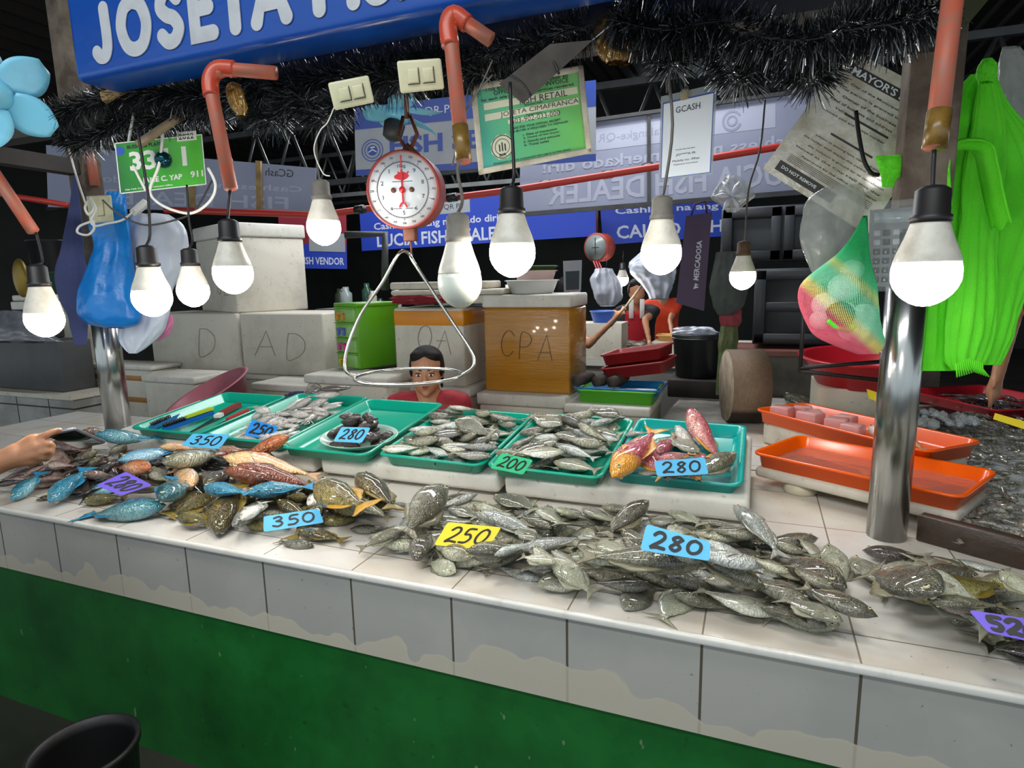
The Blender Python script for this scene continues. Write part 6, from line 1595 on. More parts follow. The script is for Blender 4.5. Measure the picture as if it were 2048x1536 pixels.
for q in (.545, .79): mb = QMB(Q); mb.box((Q.W*q, -.02, .001), (Q.W*(q+.018), Q.H*1.04, .02)); mb.build('batten', M('tan_batten'), o)
o, Q = flat('lilac grey back of a wide banner behind the payment placard, lettering mirrored', [(1040, 262), (1640, 178), (1640, 380), (1040, 428)], 4.0, m_lil)
lines(Q, o, [('Cashless na ang merkado diri!', .08, .42, .97, .60), ('LUCIA FISH DEALER', .1, .08, .93, .33)], m_ghost, 'mirrored_lettering', .02, True)
mb = QMB(Q); mb.box((Q.W*.18, Q.H*.66, 0), (Q.W*.56, Q.H*.9, .001)); mb.box((Q.W*.60, Q.H*.68, 0), (Q.W*.86, Q.H*.92, .001)); mb.build('logo_box', m_ghost, o)
lines(Q, o, [('Palengke-QR Ph', .22, .72, .5, .84)], m_lil, 'mirrored_print', 0, True)
mb = QMB(Q); stroke(mb, [(Q.W*.72+x, Q.H*.80+y) for x, y in arc(.055, .6, 5.8, 20)], .014, .0016); stroke(mb, [(Q.W*.72+x, Q.H*.80+y) for x, y in arc(.028, 0, 2*PI, 20)], .012, .0016); mb.build('round_logo', m_lil, o)
mb = QMB(Q); mb.box((Q.W*.44, 0, .001), (Q.W*.452, Q.H, .012)); mb.box((0, -.02, 0), (Q.W, .01, .02)); mb.box((0, Q.H-.01, 0), (Q.W, Q.H+.012, .02)); mb.build('frame_tube', m_steel, o)
o, Q = flat('royal blue banner below the wide lilac banner, behind the purple bag', [(1200, 410), (1450, 398), (1450, 472), (1206, 490)], 5.8, m_royal)
lines(Q, o, [('Cashless na ang', .12, .70, .95, .92), ('CALDO FISH', .12, .12, .98, .46)], m_wt, 'lettering', .02)
mb = QMB(Q); mb.box((0, Q.H*.94, 0), (Q.W, Q.H*1.04, .01)); mb.build('top_batten', m_bwhite, o)
o, Q = flat('dark red banner with a blue lower strip, behind the bulb left of the scale', [(556, 418), (692, 424), (694, 538), (560, 536)], 5.2, M('maroon_banner', '#8a2233', .5))
mb = QMB(Q); mb.box((Q.W*.2, 0, 0), (Q.W, Q.H*.42, .001)); mb.build('blue_strip', m_royal, o); lines(Q, o, [('FISH VENDOR', .32, .07, .96, .20)], m_wt, 'lettering', .02)
mb = QMB(Q); mb.box((Q.W*.45, Q.H*.30, .001), (Q.W*.98, Q.H*.62, .004)); mb.build('grey_notice', m_bwhite, o)
m_redpipe = M('red_water_pipe', '#b8362c', .4)
mb = MB(); P = [atd(330, 420, 3.9), atd(640, 430, 3.8), atd(1040, 378, 3.6), atd(1630, 282, 3.4), atd(1800, 250, 3.4)]; mb.tube(P, .020, 10)
o = tag(mb.build('water_pipe', m_redpipe), 'long red water pipe running across behind the scale', 'pipe')
mb = MB()
for x, y in ((720, 420), (905, 396), (1090, 370), (1215, 350), (1295, 336), (1400, 318)): q = atd(x, y, 3.62); mb.M = Matrix.Identity(4); mb.cyl(q-V((.03, -.004, -.002)), q+V((.03, -.004, .004)), .025, 10)
mb.build('pipe_clip', m_blk, o)
mb = MB(); mb.tube([atd(-20, 385, 4.0), atd(135, 410, 4.0)], .018, 8); tag(mb.build('water_pipe', m_redpipe), 'short red water pipe at the far left edge', 'pipe')
mb = MB(); mb.tube(pxs([(690, 470), (770, 468), (770, 580)], 4.2), .026, 8); tag(mb.build('pipe_frame', m_steel), 'grey pipe frame bent down behind the green drawers', 'frame')
# hanging things in the aisle beyond
m_vio = M('dark_purple_bag', '#3a1f4a', .5, dirt='#28143a', damt=.3)
o, Q = panel('canvas_bag', 'dark purple bag lettered vertically, hanging by the cabinet', 'bag', [(1372, 432), (1424, 424), (1408, 622), (1352, 606)], 3.55, th=.05, mat=m_vio)
mb = QMB(Q); mb.M = Matrix.Translation((Q.W*.72, Q.H*.30, 0)) @ Matrix.Rotation(math.radians(90), 4, 'Z'); text_fit(mb, 'MERCADOSA', 0, 0, Q.H*.42, Q.W*.2, .02, .001); mb.build('lettering', m_wt, o)
mb = QMB(Q); mb.prism([(Q.W*.55, Q.H*.20), (Q.W*.75, Q.H*.23), (Q.W*.6, Q.H*.245)], 0, .001); mb.prism([(Q.W*.58, Q.H*.245), (Q.W*.74, Q.H*.25), (Q.W*.62, Q.H*.27)], 0, .001); mb.build('emblem', m_wt, o)
mb = QMB(Q); mb.tube([(Q.W*.2, Q.H, -.02), (Q.W*.3, Q.H*1.12, -.02), (Q.W*.7, Q.H*1.12, -.02), (Q.W*.8, Q.H, -.02)], .006, 6); mb.build('handle', m_vio, o)
crumple('hanging_bag', 'tied clear plastic bag with a white bow above the black cabinet', 'bag', [(352, 1452, 1478), (372, 1436, 1500), (392, 1420, 1512), (408, 1440, 1490), (424, 1452, 1474)], 3.2, m_clear, .4, .2, 51)
mb = MB()
for k in range(6):
    a_ = k*1.05; q = atd(1462, 392, 3.12); d_ = CR*math.cos(a_)+CU*math.sin(a_); mb.tube([q, q+d_*.05+_f*-.01, q+d_*.085], [.004, .014, .003], 7)
tag(mb.build('bag_bow', m_wbag), 'white twisted bow tying the clear plastic bag', 'tie')
crumple('hanging_bag', 'grey green bag hanging left of the small bulb by the cabinet', 'bag', [(505, 1432, 1476), (540, 1424, 1488), (580, 1420, 1496), (610, 1426, 1488), (630, 1436, 1462)], 3.5, M('grey_green_cloth', '#4a5350', .8, dirt='#2f3533', damt=.5), .4, .1, 52)
crumple('hanging_bag', 'faded red bag under the grey green bag', 'bag', [(612, 1440, 1480), (630, 1438, 1484), (652, 1442, 1480)], 3.55, M('faded_red_cloth', '#8d3a40', .8), .4, .1, 53)
crumple('hanging_bag', 'patterned khaki cloth on the post behind the chopping block', 'cloth', [(645, 1442, 1478), (680, 1438, 1476), (720, 1436, 1470), (790, 1432, 1462)], 3.75, M('khaki_pattern', '#6f6a4e', .8, dirt='#3f5a2a', damt=.7, dscale=30), .4, .1, 54)
crumple('hanging_bag', 'white plastic bags bunched behind the bulb under the placard', 'bag', [(500, 1285, 1310), (525, 1262, 1340), (545, 1258, 1352), (570, 1285, 1345), (598, 1300, 1338)], 4.6, m_wbag, .5, .16, 55)
crumple('hanging_bag', 'white plastic bags hanging below the small red scale', 'bag', [(538, 1190, 1225), (560, 1182, 1238), (590, 1186, 1246), (612, 1200, 1230)], 4.6, m_wbag, .5, .16, 56)
sc2 = atd(1192, 495, 4.7); o = thing('hanging_scale', 'small red hanging scale far behind the bulbs', 'scale', tuple(sc2)); a2 = (camdir(sc2)-CR*.7).normalized(); e1 = V((0, 0, 1)).cross(a2).normalized()
mb = MB(); mb.M = rotto(e1, a2.cross(e1), a2, sc2); mb.lathe([(.095, -.12), (.105, -.11), (.11, 0), (.1, .006)], (0, 0, 0), 30); mb.build('case', m_sred, o)
mb = MB(); mb.M = rotto(e1, a2.cross(e1), a2, sc2); mb.lathe([(.094, .007), (.094, .010)], (0, 0, 0), 30); mb.build('dial', M('grey_dial', '#7d8584', .3), o)
mb = MB(); mb.M = rotto(e1, a2.cross(e1), a2, sc2); stroke(mb, [(0, -.05), (0, .07)], .006, .011); stroke(mb, [(-.03, 0), (.03, 0)], .005, .011); mb.build('pointer', m_ink, o)
mb = MB()
for k in (-1, 0, 1): mb.tube([sc2+V((.02*k, 0, -.1)), sc2+V((.05+.02*k, 0, -.22)), sc2+V((.05+.03*k, 0, -.34))], .006, 5)
mb.build('red_straps', M('red_strap', '#c4545a', .6), o)
mb = MB(); mb.tube([sc2+V((0, .03, .1)), sc2+V((0, .05, .5))], .008, 6); mb.build('top_hook', m_rust, o)
o, Q = panel('slate', 'small dark slate in a white clip frame hanging beyond the amber box', 'sign', [(1126, 522), (1164, 520), (1162, 582), (1128, 584)], 4.3, mat=m_bwhite)
mb = QMB(Q); mb.box((Q.W*.12, Q.H*.06, 0), (Q.W*.88, Q.H*.66, .002)); mb.build('slate_face', M('slate_green', '#27343a', .5), o); lines(Q, o, [('K.C', .3, .35, .6, .5)], m_wt)
for x, y, w in ((1245, 562, 22), (1212, 575, 16)): bulb(x, y, w, 'far lit bulb %s the second stall' % ('right of the white bags over' if x > 1230 else 'inside the white bags of'), [(x+2, y-60)], dia=.09, D=.09*F_PX/w*.92)
# second stall across the aisle
c2 = atz(1255, 705, .84); st = thing('far_counter', 'white counter of the next stall heaped with fish', 'counter', (c2.x, c2.y, 0))
mb = MB(); mb.box((c2.x-1.6, c2.y-.55, .78), (c2.x+1.5, c2.y-.10, .84)); mb.build('counter_top', M('pale_counter', '#d6d3cc', .3), st)
mb = MB(); mb.box((c2.x-1.6, c2.y-.52, 0), (c2.x+1.5, c2.y-.42, .78)); mb.build('base_wall', M('far_base', '#8b8a86', .6), st)
fpile = Pile(Matrix.Translation((c2.x-.6, c2.y-.52, .84)), 1.4, .42, .012)
fill(fpile, None, 26, 'gsd', (.2, .3), 'heaped on the counter of the next stall', 'fish on the next stall', parts='none', world=[(.48, .05), (.95, .05), (.92, .33), (.5, .33)])
mb = MB(); mb.M = Matrix.Translation((c2.x-.68, c2.y-.50, .842)); tray_mesh(mb, .5, .35, .04); tag(mb.build('serving_tray', M('red_plastic')), 'red tray of fish on the counter of the next stall', 'tray')
bs = atd(1206, 640, 5.6); basin('bright blue basin on the next stall', V((bs.x, bs.y, bs.z-.02)), .12, .10, M('bright_blue_plastic', '#2a63d0', .35))
mb = MB(); mb.box((bs.x-.25, bs.y-.15, .842), (bs.x+.2, bs.y+.15, bs.z-.021)); tag(mb.build('foam_box', m_box), 'foam box carrying the bright blue basin', 'box')
bt_ = atd(1368, 672, 5.4); mb = MB(); mb.M = Matrix.Translation(bt_-V((.25, 0, .05))); tray_mesh(mb, .36, .22, .05); tag(mb.build('serving_tray', M('tan_tray', '#d9a860', .4)), 'tan tray beside the person in the red shirt', 'tray')
mb = MB(); mb.box((bt_.x-.27, bt_.y-.1, .842), (bt_.x+.6, bt_.y+.22, bt_.z-.052)); tag(mb.build('foam_box', m_box), 'long foam box under the tan tray', 'box')

# ------------------------------------------------------------------ far left neighbour
m_ntile = tile_mat('grey_neighbour_tile', '#a9aaa8', '#8f8d86', '#3b3833', (.36, .36), (0, 2), .012)
nb_ = aty(146, 800, 1.55); o = thing('neighbour_counter', 'low counter of cracked grey tiles at the left edge', 'counter', (nb_.x-.5, 1.6, 0))
mb = MB(); mb.box((nb_.x-1.4, 1.55, .0), (nb_.x, 1.87, nb_.z)); mb.build('tile_front', m_ntile, o)
mb = MB(); mb.box((nb_.x-1.4, 1.53, nb_.z), (nb_.x+.01, 1.87, nb_.z+.03)); mb.build('counter_top', m_foam_d, o)
a = aty(134, 795, 1.62); b = aty(118, 682, 1.62); mb = MB(); mb.box((a.x-1.2, 1.62, nb_.z+.031), (a.x-.02, 1.86, b.z), .01); tag(mb.build('storage_chest', M('dark_grey_chest', '#4a4a4b', .5, dirt='#38383a', damt=.4)), 'dark grey chest on the cracked tile counter at the left edge', 'chest')
zc = b.z
crumple('plastic_bag', 'grey plastic sheet bundled on the dark grey chest', 'bag', [(622, 0, 40), (640, -20, 70), (665, -30, 100), (684, -30, 118)], 3.2, M('grey_film', '#55585e', .3, dirt='#8a8f96', damt=.4), .5, .12, 61)
def lid2(label, x0, x1, y0, y1):
    p, q = aty(x0, y1, 1.68), aty(x1, y0, 1.68); mb = MB(); mb.box((p.x, 1.68, p.z), (q.x, 1.85, q.z), .01, 2); tag(mb.build('foam_sheet', m_foam), label, 'foam lid', 'loose foam lids at the left edge')
lid2('upper of two foam lids behind the lowest bulb', 24, 74, 590, 602); lid2('lower of two foam lids behind the lowest bulb', 22, 74, 603, 620)
foam_box('grey foam box behind the lowest bulb, left of the navy towel', 98, 140, 620, 2.33, 0.0, 1.42, .4, .05, m_box2)
p_ = aty(24, 620, 1.68); q_ = aty(74, 620, 1.68); mb = MB(); mb.box((p_.x-.02, 1.665, zc+.001), (q_.x, 1.855, p_.z-.001), .01); tag(mb.build('crate', M('dark_crate', '#2c2d2c', .7)), 'dark crate on the grey chest under the two foam lids', 'crate')
m_dgr = M('dark_green_metal', '#1f4a2a', .5, dirt='#12281a', damt=.4)
foam_box('dark green cabinet far left behind the slanting pipe', 70, 132, 460, 3.2, 0.0, 1.98, .4, 0, m_dgr, name='cabinet')
p = atd(98, 500, 3.4); basin('black pot hanging behind the lowest bulb', p-V((0, 0, .12)), .10, .17, m_bucket, None, 'pot', 'pot', .9)
p = atd(42, 556, 3.5); mb = MB(); mb.ball(p, (.055, .03, .11), 16, 10); tag(mb.build('gold_pan', M('dull_brass', '#8a7430', .4, .5)), 'dull golden pan hanging at the left edge', 'pan')
# clutter in the dark behind: shelves and jars under the banners
m_dk = M('dark_clutter', '#2f3431', .6, dirt='#4a4a42', damt=.5, dscale=8)
a = aty(625, 560, 3.1); b = aty(790, 520, 3.1); o = thing('market_shelf', 'dark shelf of jars behind the green drawers', 'shelf', (a.x, 3.1, 0))
mb = MB(); mb.box((a.x, 3.1, 1.30), (b.x+.62, 3.45, 1.34)); mb.build('board', m_dk, o)
mb = MB(); [mb.box((x, 3.1, 0), (x+.04, 3.45, 1.30)) for x in (a.x, b.x+.58)]; mb.build('upright', m_dk, o)
r = random.Random(5); x = a.x+.06
cols = ['#3a4a3a', '#8f9a98', '#274a3c', '#b9b2a0', '#1f2a33', '#6d7a6a', '#c9c6bd', '#40362c']
for k in range(15):
    h = r.uniform(.08, .22); w = r.uniform(.03, .055); cc = cols[k % 8]
    mb = MB(); mb.lathe([(w*.9, 0), (w, .01), (w, h*.7), (w*.55, h*.82), (w*.5, h), (0.004, h)], (x+w, 3.2+r.uniform(0, .15), 1.341), 14)
    tag(mb.build('jar', M('jar_%s' % cc[1:], cc, .25)), 'jar on the dark shelf behind the green drawers', 'jar', 'jars on the dark shelf'); x += w*2+r.uniform(.005, .05)
# black bin at the bottom left
pb = atd(178, 1560, 1.55); o = thing('bin', 'black round bin standing before the green wall at the lower left corner', 'bin', (pb.x, pb.y, 0))
mb = MB(); mb.M = Matrix.Translation((pb.x, pb.y, 0)); zt_ = atd(150, 1500, 1.55).z
mb.lathe([(.085, 0), (.09, .01), (.115, zt_), (.122, zt_+.005), (.122, zt_+.02), (.112, zt_+.02), (.108, zt_-.01), (.082, .02), (.01, .02)], (0, 0, 0), 40); mb.build('body', M('bin_black', '#0b0b0c', .5), o)
# ------------------------------------------------------------------ people
m_skin = NT('warm_brown_skin'); m_skin.set(.45, 0, .45, sss=.12); m_skin.col(m_skin.mix(m_skin.noise(30, 4), '#c08a68', '#ad7656')); m_skin.bump(m_skin.noise(140, 3), .12, .002); m_skin = m_skin.m
m_skin2 = NT('light_brown_skin'); m_skin2.set(.45, 0, .45, sss=.12); m_skin2.col(m_skin2.mix(m_skin2.noise(30, 4), '#c58f6c', '#b37c5a')); m_skin2.bump(m_skin2.noise(120, 3), .15, .002); m_skin2 = m_skin2.m
m_hair = NT('black_hair'); m_hair.set(.6, spec=.25); m_hair.col(m_hair.mix(m_hair.noise(18, 4, .6, m_hair.scalev((1, 1, 9))), '#0f0b0a', '#1d1614')); m_hair.bump(m_hair.noise(60, 3, .6, m_hair.scalev((6, 6, .6))), .6, .004); m_hair = m_hair.m
m_lip = M('lip', '#8a4a44', .35); m_white = M('eye_white', '#d9d2c8', .15); m_iris = M('dark_iris', '#140d0a', .08); m_nail = M('finger_nail', '#d8a890', .2)
def cap(mb, a, b, r0, r1=None, n=14):
    """tapered limb with round ends"""
    a, b = V(a), V(b); r1 = r0 if r1 is None else r1; d = (b-a)
    if d.length < 1e-6: return mb.ball(a, r0)
    t = d.normalized(); P = []; R = []
    for k in range(5): an = PI/2*(1-k/4); P.append(a-t*r0*math.sin(an)); R.append(max(r0*math.cos(an), 1e-4))
    for k in range(5): an = PI/2*k/4; P.append(b+t*r1*math.sin(an)); R.append(max(r1*math.cos(an), 1e-4))
    mb.tube(P, R, n); return mb
def fuse(name, mb, mat, parent, vox, smooth=6, fac=.5):
    o = mb.build(name, mat, parent)
    m = o.modifiers.new('fuse', 'REMESH'); m.mode = 'VOXEL'; m.voxel_size = vox; m.use_smooth_shade = True
    s = o.modifiers.new('soften', 'SMOOTH'); s.iterations = smooth; s.factor = fac
    return o
def head(mb, hd, ex, ef, eu, s):
    """skull, face and ears into mb; hd = between the eyes' level centre, ef = out of the face"""
    P = lambda x, y, z: hd+(ex*x+ef*y+eu*z)*s
    def el(c, r):
        k = MB(); k.M = rotto(ex, ef, eu, P(*c)); k.ball((0, 0, 0), (r[0]*s*1.08, r[1]*s, r[2]*s), 20, 14); mb.v += k.v; off = len(mb.v)-len(k.v); mb.f += [[i+off for i in f] for f in k.f]; mb.mi += k.mi; mb.smooth += k.smooth
    el((0, -.012, .035), (.074, .092, .080)); el((0, .022, -.03), (.065, .062, .085)); el((0, .034, -.072), (.047, .048, .040))
    for q in (-1, 1):
        el((q*.038, .050, -.032), (.026, .024, .026)); el((q*.077, -.008, -.012), (.010, .020, .031)); el((q*.013, .088, -.034), (.009, .010, .008))
    cap(mb, P(-.040, .070, .020), P(.040, .070, .020), .012*s); cap(mb, P(0, .080, .008), P(0, .100, -.028), .008*s, .012*s)
    el((0, .070, -.064), (.028, .020, .018)); el((0, .070, -.100), (.020, .018, .018))
    return P
def face(o, P, ex, ef, eu, s):
    for q in (-1, 1):
        e = MB(); c = P(q*.031, .0745, -.002); e.M = rotto(ex, ef, eu, c); e.cur = 0; e.ball((0, 0, 0), (.0145*s, .010*s, .0075*s), 14, 10); e.cur = 1; e.ball((0, .0065*s, -.001*s), (.0065*s, .005*s, .0065*s), 12, 8); e.build('eye', [m_white, m_iris], o)
        l = MB(); l.tube([P(q*.031+x, .079-abs(x)*.35, .006-abs(x)*abs(x)*14) for x in (-.017, -.009, 0, .009, .017)], [.0016*s, .003*s, .0034*s, .003*s, .0016*s], 6); l.build('eyelid', m_hair, o)
        b = MB(); b.tube([P(q*(.014+.012*k), .082-.004*k, .021+.003*math.sin(k*1.1)) for k in range(4)], [.002*s, .0034*s, .003*s, .001*s], 6); b.build('eyebrow', m_hair, o)
    m = MB(); m.tube([P(x, .088-abs(x)*.45, -.059+.002*math.cos(x*160)) for x in (-.024, -.014, -.006, 0, .006, .014, .024)], [.001*s, .0038*s, .005*s, .0042*s, .005*s, .0038*s, .001*s], 8)
    m.tube([P(x, .087-abs(x)*.45, -.068+.10*abs(x)) for x in (-.021, -.012, 0, .012, .021)], [.001*s, .0045*s, .0058*s, .0045*s, .001*s], 8); m.build('lips', m_lip, o)
    m = MB(); m.tube([P(x, .0925-abs(x)*.50, -.0632+.06*abs(x)) for x in (-.022, -.011, 0, .011, .022)], .0009*s, 5); m.build('mouth_line', m_iris, o)
def person(label, foot, fwd, H, shirt, pants, skin=None, lean=0.0, arms=(None, None), sit=None, hd=None, hdir=None, faces=False, bun=False, vox=.014, apron=None, sleeve=.55):
    """one standing or seated figure; arms = ((elbow, wrist), (elbow, wrist)) in world space, left of the viewer first"""
    skin = skin or m_skin; up = V((0, 0, 1)); f = V(fwd).normalized(); r = f.cross(up).normalized()
    foot = V((foot[0], foot[1], 0)); pz = sit if sit else .53*H
    pel = foot+up*pz; ta = (up*math.cos(lean)+f*math.sin(lean)).normalized()
    ch = pel+ta*.20*H; nk = pel+ta*.305*H
    hdp = V(hd) if hd is not None else nk+ta*.075*H+f*.015
    hf = V(hdir).normalized() if hdir is not None else (f-up*math.sin(lean)*.6).normalized(); hx = hf.cross(up).normalized(); hu = hx.cross(hf).normalized(); s = H/1.62
    o = thing('person', label, 'person', tuple(foot))
    sk = MB(); P = head(sk, hdp, -hx, hf, hu, s); cap(sk, P(0, -.025, -.06), nk-ta*.01*H, .047*s, .052*s)
    cap(sk, nk-ta*.02*H, ch, .07*s, .10*s); cap(sk, ch-r*.05*s, pel-r*.04*s, .10*s, .11*s); cap(sk, ch+r*.05*s, pel+r*.04*s, .10*s, .11*s)
    sh = MB(); cap(sh, nk-ta*.045*H-r*.125*s, nk-ta*.045*H+r*.125*s, .062*s); cap(sh, ch-r*.055*s, pel-r*.05*s-ta*.02, .118*s, .125*s); cap(sh, ch+r*.055*s, pel+r*.05*s-ta*.02, .118*s, .125*s); cap(sh, ch-r*.07*s+f*.01, ch+r*.07*s+f*.01, .115*s)
    for q, am in ((1, arms[0]), (-1, arms[1])):
        S = nk-ta*.05*H+r*q*.165*s
        if am is None: E = S-up*.18*H+r*q*.03; Wp = E-up*.145*H+f*.04
        else: E, Wp = V(am[0]), V(am[1])
        cap(sk, S, E, .045*s, .036*s); cap(sk, E, Wp, .037*s, .026*s)
        cap(sh, S, S+(E-S)*sleeve, .058*s, .054*s)
        hdv = (Wp-E).normalized(); side = hdv.cross(r if abs(hdv.dot(r)) < .9 else f).normalized(); pal = Wp+hdv*.05*s
        cap(sk, Wp, pal+hdv*.02*s, .026*s, .032*s)
        for k in range(4):
            a = pal+hdv*.03*s+side*(k-1.5)*.019*s; b = a+hdv*.035*s; c = b+(hdv*.7-f*.4-side*0).normalized()*.030*s
            cap(sk, a, b, .0095*s, .009*s, 8); cap(sk, b, c, .009*s, .0075*s, 8)
        a = Wp+hdv*.03*s-side*.03*s; cap(sk, a, a+(hdv-side*.8).normalized()*.05*s, .012*s, .009*s, 8)
    pa = MB()
    for q in (1, -1):
        hp = pel+r*q*.085*s
        if sit: kn = hp+f*.25*H+r*q*.03-up*.02; an = kn-up*(kn.z-.06)+f*.02
        else: kn = hp-up*(.255*H)+f*.02; an = hp-up*(pz-.06)
        cap(sk, hp, kn, .078*s, .055*s); cap(sk, kn, an, .05*s, .036*s); cap(sk, an, an+f*.13*s-up*.025, .036*s, .028*s)
        cap(pa, hp, kn, .092*s, .07*s); cap(pa, kn, kn+(an-kn)*.75, .066*s, .055*s)
    cap(pa, pel-r*.05*s, pel+r*.05*s, .118*s)
    fuse('body', sk, skin, o, vox)
    fuse('shirt', sh, shirt, o, vox*1.2); fuse('trousers', pa, pants, o, vox*1.3)
    h = MB()
    def el(c, rr): k = MB(); k.M = rotto(-hx, hf, hu, P(*c)); k.ball((0, 0, 0), [q*s for q in rr], 18, 12); h.v += k.v; off = len(h.v)-len(k.v); h.f += [[i+off for i in q] for q in k.f]; h.mi += k.mi; h.smooth += k.smooth
    el((0, -.030, .050), (.087, .092, .076)); el((.070, -.026, .012), (.020, .056, .062)); el((-.070, -.026, .012), (.020, .056, .062)); el((0, -.06, -.01), (.07, .055, .075))
    el((.028, .020, .082), (.050, .044, .032)); el((-.028, .020, .082), (.050, .044, .032)); el((0, -.01, .075), (.07, .07, .055))
    if bun: el((0, -.125, .0), (.04, .04, .04)); cap(h, P(.07, -.02, -.02), P(.072, -.02, -.09), .016*s, .008*s)
    fuse('hair', h, m_hair, o, .008 if faces else .012, 4)
    if faces: face(o, P, -hx, hf, hu, s)
    if apron:
        ap = MB(); ap.M = rotto(r, ta, f, ch+f*.128*s)
        ap.grid(lambda u, v: ((u-.5)*(.20+.12*(1-v))*s, (-.42+.52*v)*s*1.0, .012*math.cos((u-.5)*5)), 10, 10, .006); a = ap.build('apron', apron, o)
        for q in (-1, 1): k = MB(); k.M = ap.M; k.box(((q*.05-.022)*s, .02*s, .006), ((q*.05+.022)*s, .22*s, .022), .003, 1); k.build('strap', M('white_strap', '#dedad4', .7), a)
    return o
wh = atd(853, 742, 3.18); wf = (CAM-wh); wf.z = 0; wf = (wf.normalized()-CR*.12).normalized()
t = NT('red_patterned_shirt'); t.set(.75); t.col(t.mix(t.ramp(t.noise(20, 3, .6), [(.52, 0.0), (.56, .35)]), '#9c1f2a', '#5f1018')); m_rshirt = t.m
m_trous = M('dark_trousers', '#23252b', .8)
wfoot = wh-wf*.05
wo = person('seated woman with pulled-back black hair and a red shirt behind the trays', (wfoot.x, wfoot.y), wf, 1.66, m_rshirt, m_trous, m_skin, 0.02, (None, None), .50, wh, (wf-V((0, 0, .10))), True, True, .0075)
mb = MB(); k = [c for c in wo.children if c.name.startswith('shirt')][0]
t = NT('green_leaf_print'); t.set(.75); t.col(t.ramp(t.noise(34, 3, .6), [(.42, '#173a1a'), (.52, '#3f8a35'), (.62, '#8fb86a')])); m_leaf = t.m
c = wh+wf.cross(V((0, 0, 1)))*-.20-V((0, 0, .30)); r_ = wf.cross(V((0, 0, 1)))
for q in range(5): cap(mb, c+V((0, 0, -.02*q))+wf*.012*q-r_*0.006*q, c+V((0, 0, -.05-.02*q))+wf*.02*q-r_*.02, .052, .058)
fuse('leaf_print_sleeve', mb, m_leaf, wo, .01, 4)
mb = MB(); mb.lathe([(.17, 0), (.18, .02), (.14, .31), (.15, .33), (.15, .345), (.01, .345)], (wfoot.x, wfoot.y-.0, 0), 24); tag(mb.build('stool', M('grey_stool', '#55595c', .5)), 'low grey stool under the seated woman', 'stool')

# person at the left edge pointing a phone over the reef fish
def px3(p): return atd(p[0], p[1], p[2])
lp = thing('person', 'person at the left edge, only the forearm and hand with a phone showing', 'person', (px3((-420, 900, 1.4)).x, px3((-420, 900, 1.4)).y, 0))
sk = MB(); HM = [(6, 922, 1.475), (-170, 985, 1.40), (-300, 860, 1.38)]
w_, e_, s_ = [px3(p) for p in HM]
cap(sk, w_, e_, .027, .041); cap(sk, e_, s_, .043, .052)
kn = [(70, 881, 1.468), (76, 893, 1.458), (74, 906, 1.460), (68, 918, 1.468)]
for p, rr in zip(kn, (.0165, .0165, .016, .0145)): cap(sk, w_+(px3(p)-w_)*.15, px3(p), .020, rr)
cap(sk, w_, px3((40, 908, 1.47)), .027, .030)
FING = [[(70, 881, 1.468), (94, 869, 1.458), (110, 862, 1.462), (120, 860, 1.468)], [(76, 893, 1.458), (99, 887, 1.448), (106, 893, 1.474), (96, 898, 1.495)], [(74, 906, 1.460), (97, 901, 1.450), (103, 907, 1.475), (93, 910, 1.495)], [(68, 918, 1.468), (90, 914, 1.460), (96, 918, 1.480), (88, 920, 1.497)], [(36, 893, 1.49), (62, 876, 1.505), (88, 872, 1.50), (106, 869, 1.492)]]
for i, fg in enumerate(FING):
    rr = (.0098, .0098, .0094, .0082, .0115)[i]; P_ = [px3(p) for p in fg]
    for k in range(3): cap(sk, P_[k], P_[k+1], rr*(1-.10*k), rr*(1-.10*(k+1)), 10)
base_ = V((lp.location.x, lp.location.y, 0)); neck = V((base_.x, base_.y, 1.38))
sh_ = neck+(s_-neck)*1.0
cap(sk, s_, V((s_.x, s_.y, 1.34)), .055, .06); cap(sk, V((s_.x, s_.y, 1.33)), neck, .06, .07); cap(sk, neck, neck+V((0, 0, .12)), .05)
lf = V((.3, 1, 0)).normalized(); lx = lf.cross(V((0, 0, 1)))
Pl = head(sk, neck+V((0, 0, .20)), -lx, lf, V((0, 0, 1)), 1.0)
cap(sk, neck-V((0, 0, .1)), V((base_.x, base_.y, .9)), .13, .12)
for q in (-1, 1): cap(sk, base_+lx*q*.09+V((0, 0, .86)), base_+lx*q*.09+V((0, 0, .05)), .085, .04)
cap(sk, neck-lx*.2*(-1 if (s_-neck).dot(lx) < 0 else 1)-V((0, 0, .06)), neck-lx*.24*(-1 if (s_-neck).dot(lx) < 0 else 1)-V((0, 0, .5)), .05, .035)
fuse('body', sk, m_skin2, lp, .0042, 5)
tr = MB(); cap(tr, neck-V((0, 0, .06)), V((base_.x, base_.y, .88)), .155, .145); cap(tr, V((s_.x, s_.y, 1.33)), neck-V((0, 0, .05)), .075, .085); fuse('shirt', tr, M('grey_shirt', '#6a6d72', .8), lp, .014)
tr = MB(); [cap(tr, base_+lx*q*.09+V((0, 0, .88)), base_+lx*q*.09+V((0, 0, .12)), .105, .065) for q in (-1, 1)]; fuse('trousers', tr, m_trous, lp, .016)
hh_ = MB(); hh_.ball(neck+V((0, 0, .255))-lf*.025, (.085, .097, .085)); hh_.build('hair', m_hair, lp)
nl = MB(); q = px3((119, 858.5, 1.459)); nl.ball(q, (.006, .004, .003), 10, 6); nl.build('finger_nail', m_nail, lp)
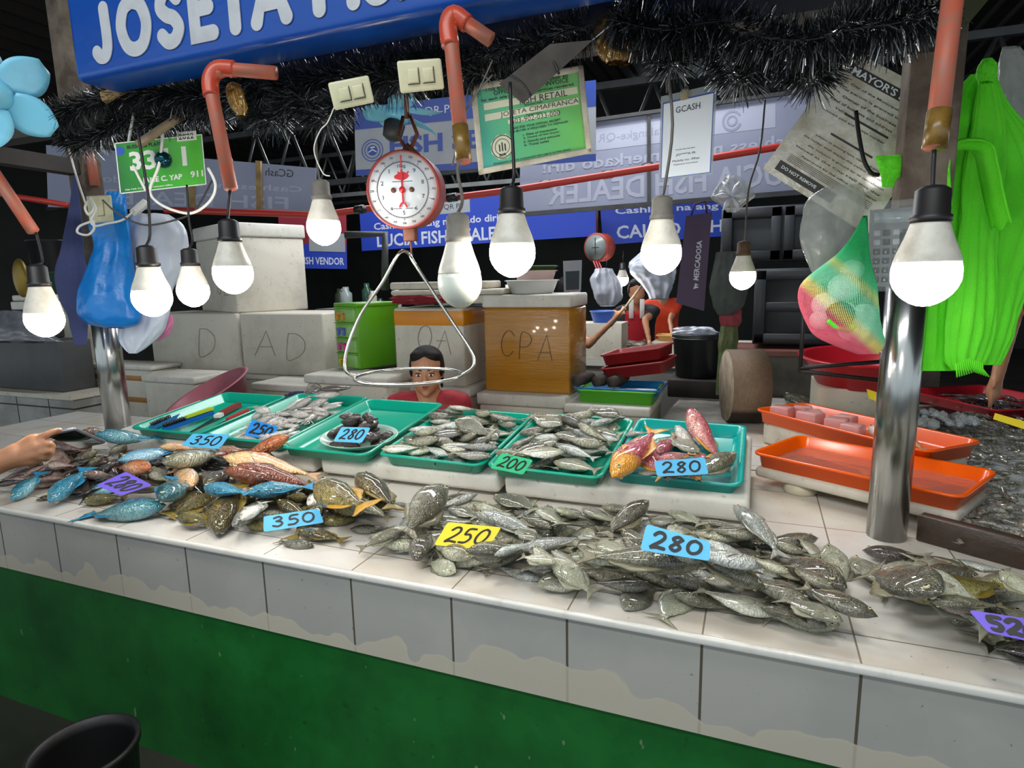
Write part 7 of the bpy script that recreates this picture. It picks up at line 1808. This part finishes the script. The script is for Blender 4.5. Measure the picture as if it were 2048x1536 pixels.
A, B = px3((90, 869, 1.478)), px3((151, 857, 1.490)); mb = MB(); xx = (B-A).normalized(); yy = (_f*.96-CU*.28); yy = (yy-xx*yy.dot(xx)).normalized(); mb.M = rotto(xx, yy, xx.cross(yy), A)
mb.box((0, 0, -.0045), ((B-A).length, .145, .0045), .0035, 2); ph = tag(mb.build('phone', M('phone_edge', '#6d6f74', .25, .6)), 'thin dark phone held by the pointing hand at the left edge', 'phone')
k = MB(); k.M = mb.M; k.box((.003, .003, -.0056), ((B-A).length-.003, .142, -.0044), .001, 1); k.build('screen', M('phone_glass', '#16181c', .06), ph)

# person at the right edge behind the green cloth
rb = V((3.66, 2.0, 0))
el_, wr_ = atd(2034, 600, 2.78), atd(1994, 756, 2.72)
person('person at the right edge with a bare arm hanging beside the green cloth', (rb.x, rb.y), (-.35, -1, 0), 1.66, M('navy_shirt', '#1d2438', .85), M('navy_trousers', '#20293f', .85), m_skin, .05, ((el_, wr_), None), vox=.012, sleeve=.75)
# people of the next stalls
p1 = atd(1275, 640, 6.1); apr = M('red_apron', '#b01a2b', .7)
person('person in a dark top and red and white apron bending over the fish heap', (p1.x, p1.y), (.15, -1, 0), 1.62, M('black_top', '#1b1a1f', .8), m_trous, m_skin, .42, (None, (atd(1290, 640, 5.55), atd(1298, 682, 5.4))), vox=.02, apron=apr)
p2 = atd(1326, 640, 7.0)
person('person in an orange red shirt behind the apron wearer', (p2.x, p2.y), (.1, -1, 0), 1.62, M('orange_red_shirt', '#e0431c', .75), m_trous, m_skin2, .25, (None, (atd(1340, 640, 6.75), atd(1344, 668, 6.6))), vox=.022)
p3 = atd(1120, 640, 5.0); wr3 = atd(1226, 642, 4.72)
person('person beyond the amber box reaching out an arm with a wooden stick', (p3.x, p3.y), (1, -.1, 0), 1.6, M('olive_shirt', '#4a4c3c', .8), m_trous, m_skin2, .12, (None, (atd(1176, 690, 4.75), wr3)), vox=.02)
mb = MB(); mb.tube([atd(1222, 652, 4.66), atd(1290, 562, 4.8)], .009, 8); tag(mb.build('wooden_stick', m_stick), 'long wooden stick in the hand of the person beyond the amber box', 'stick')
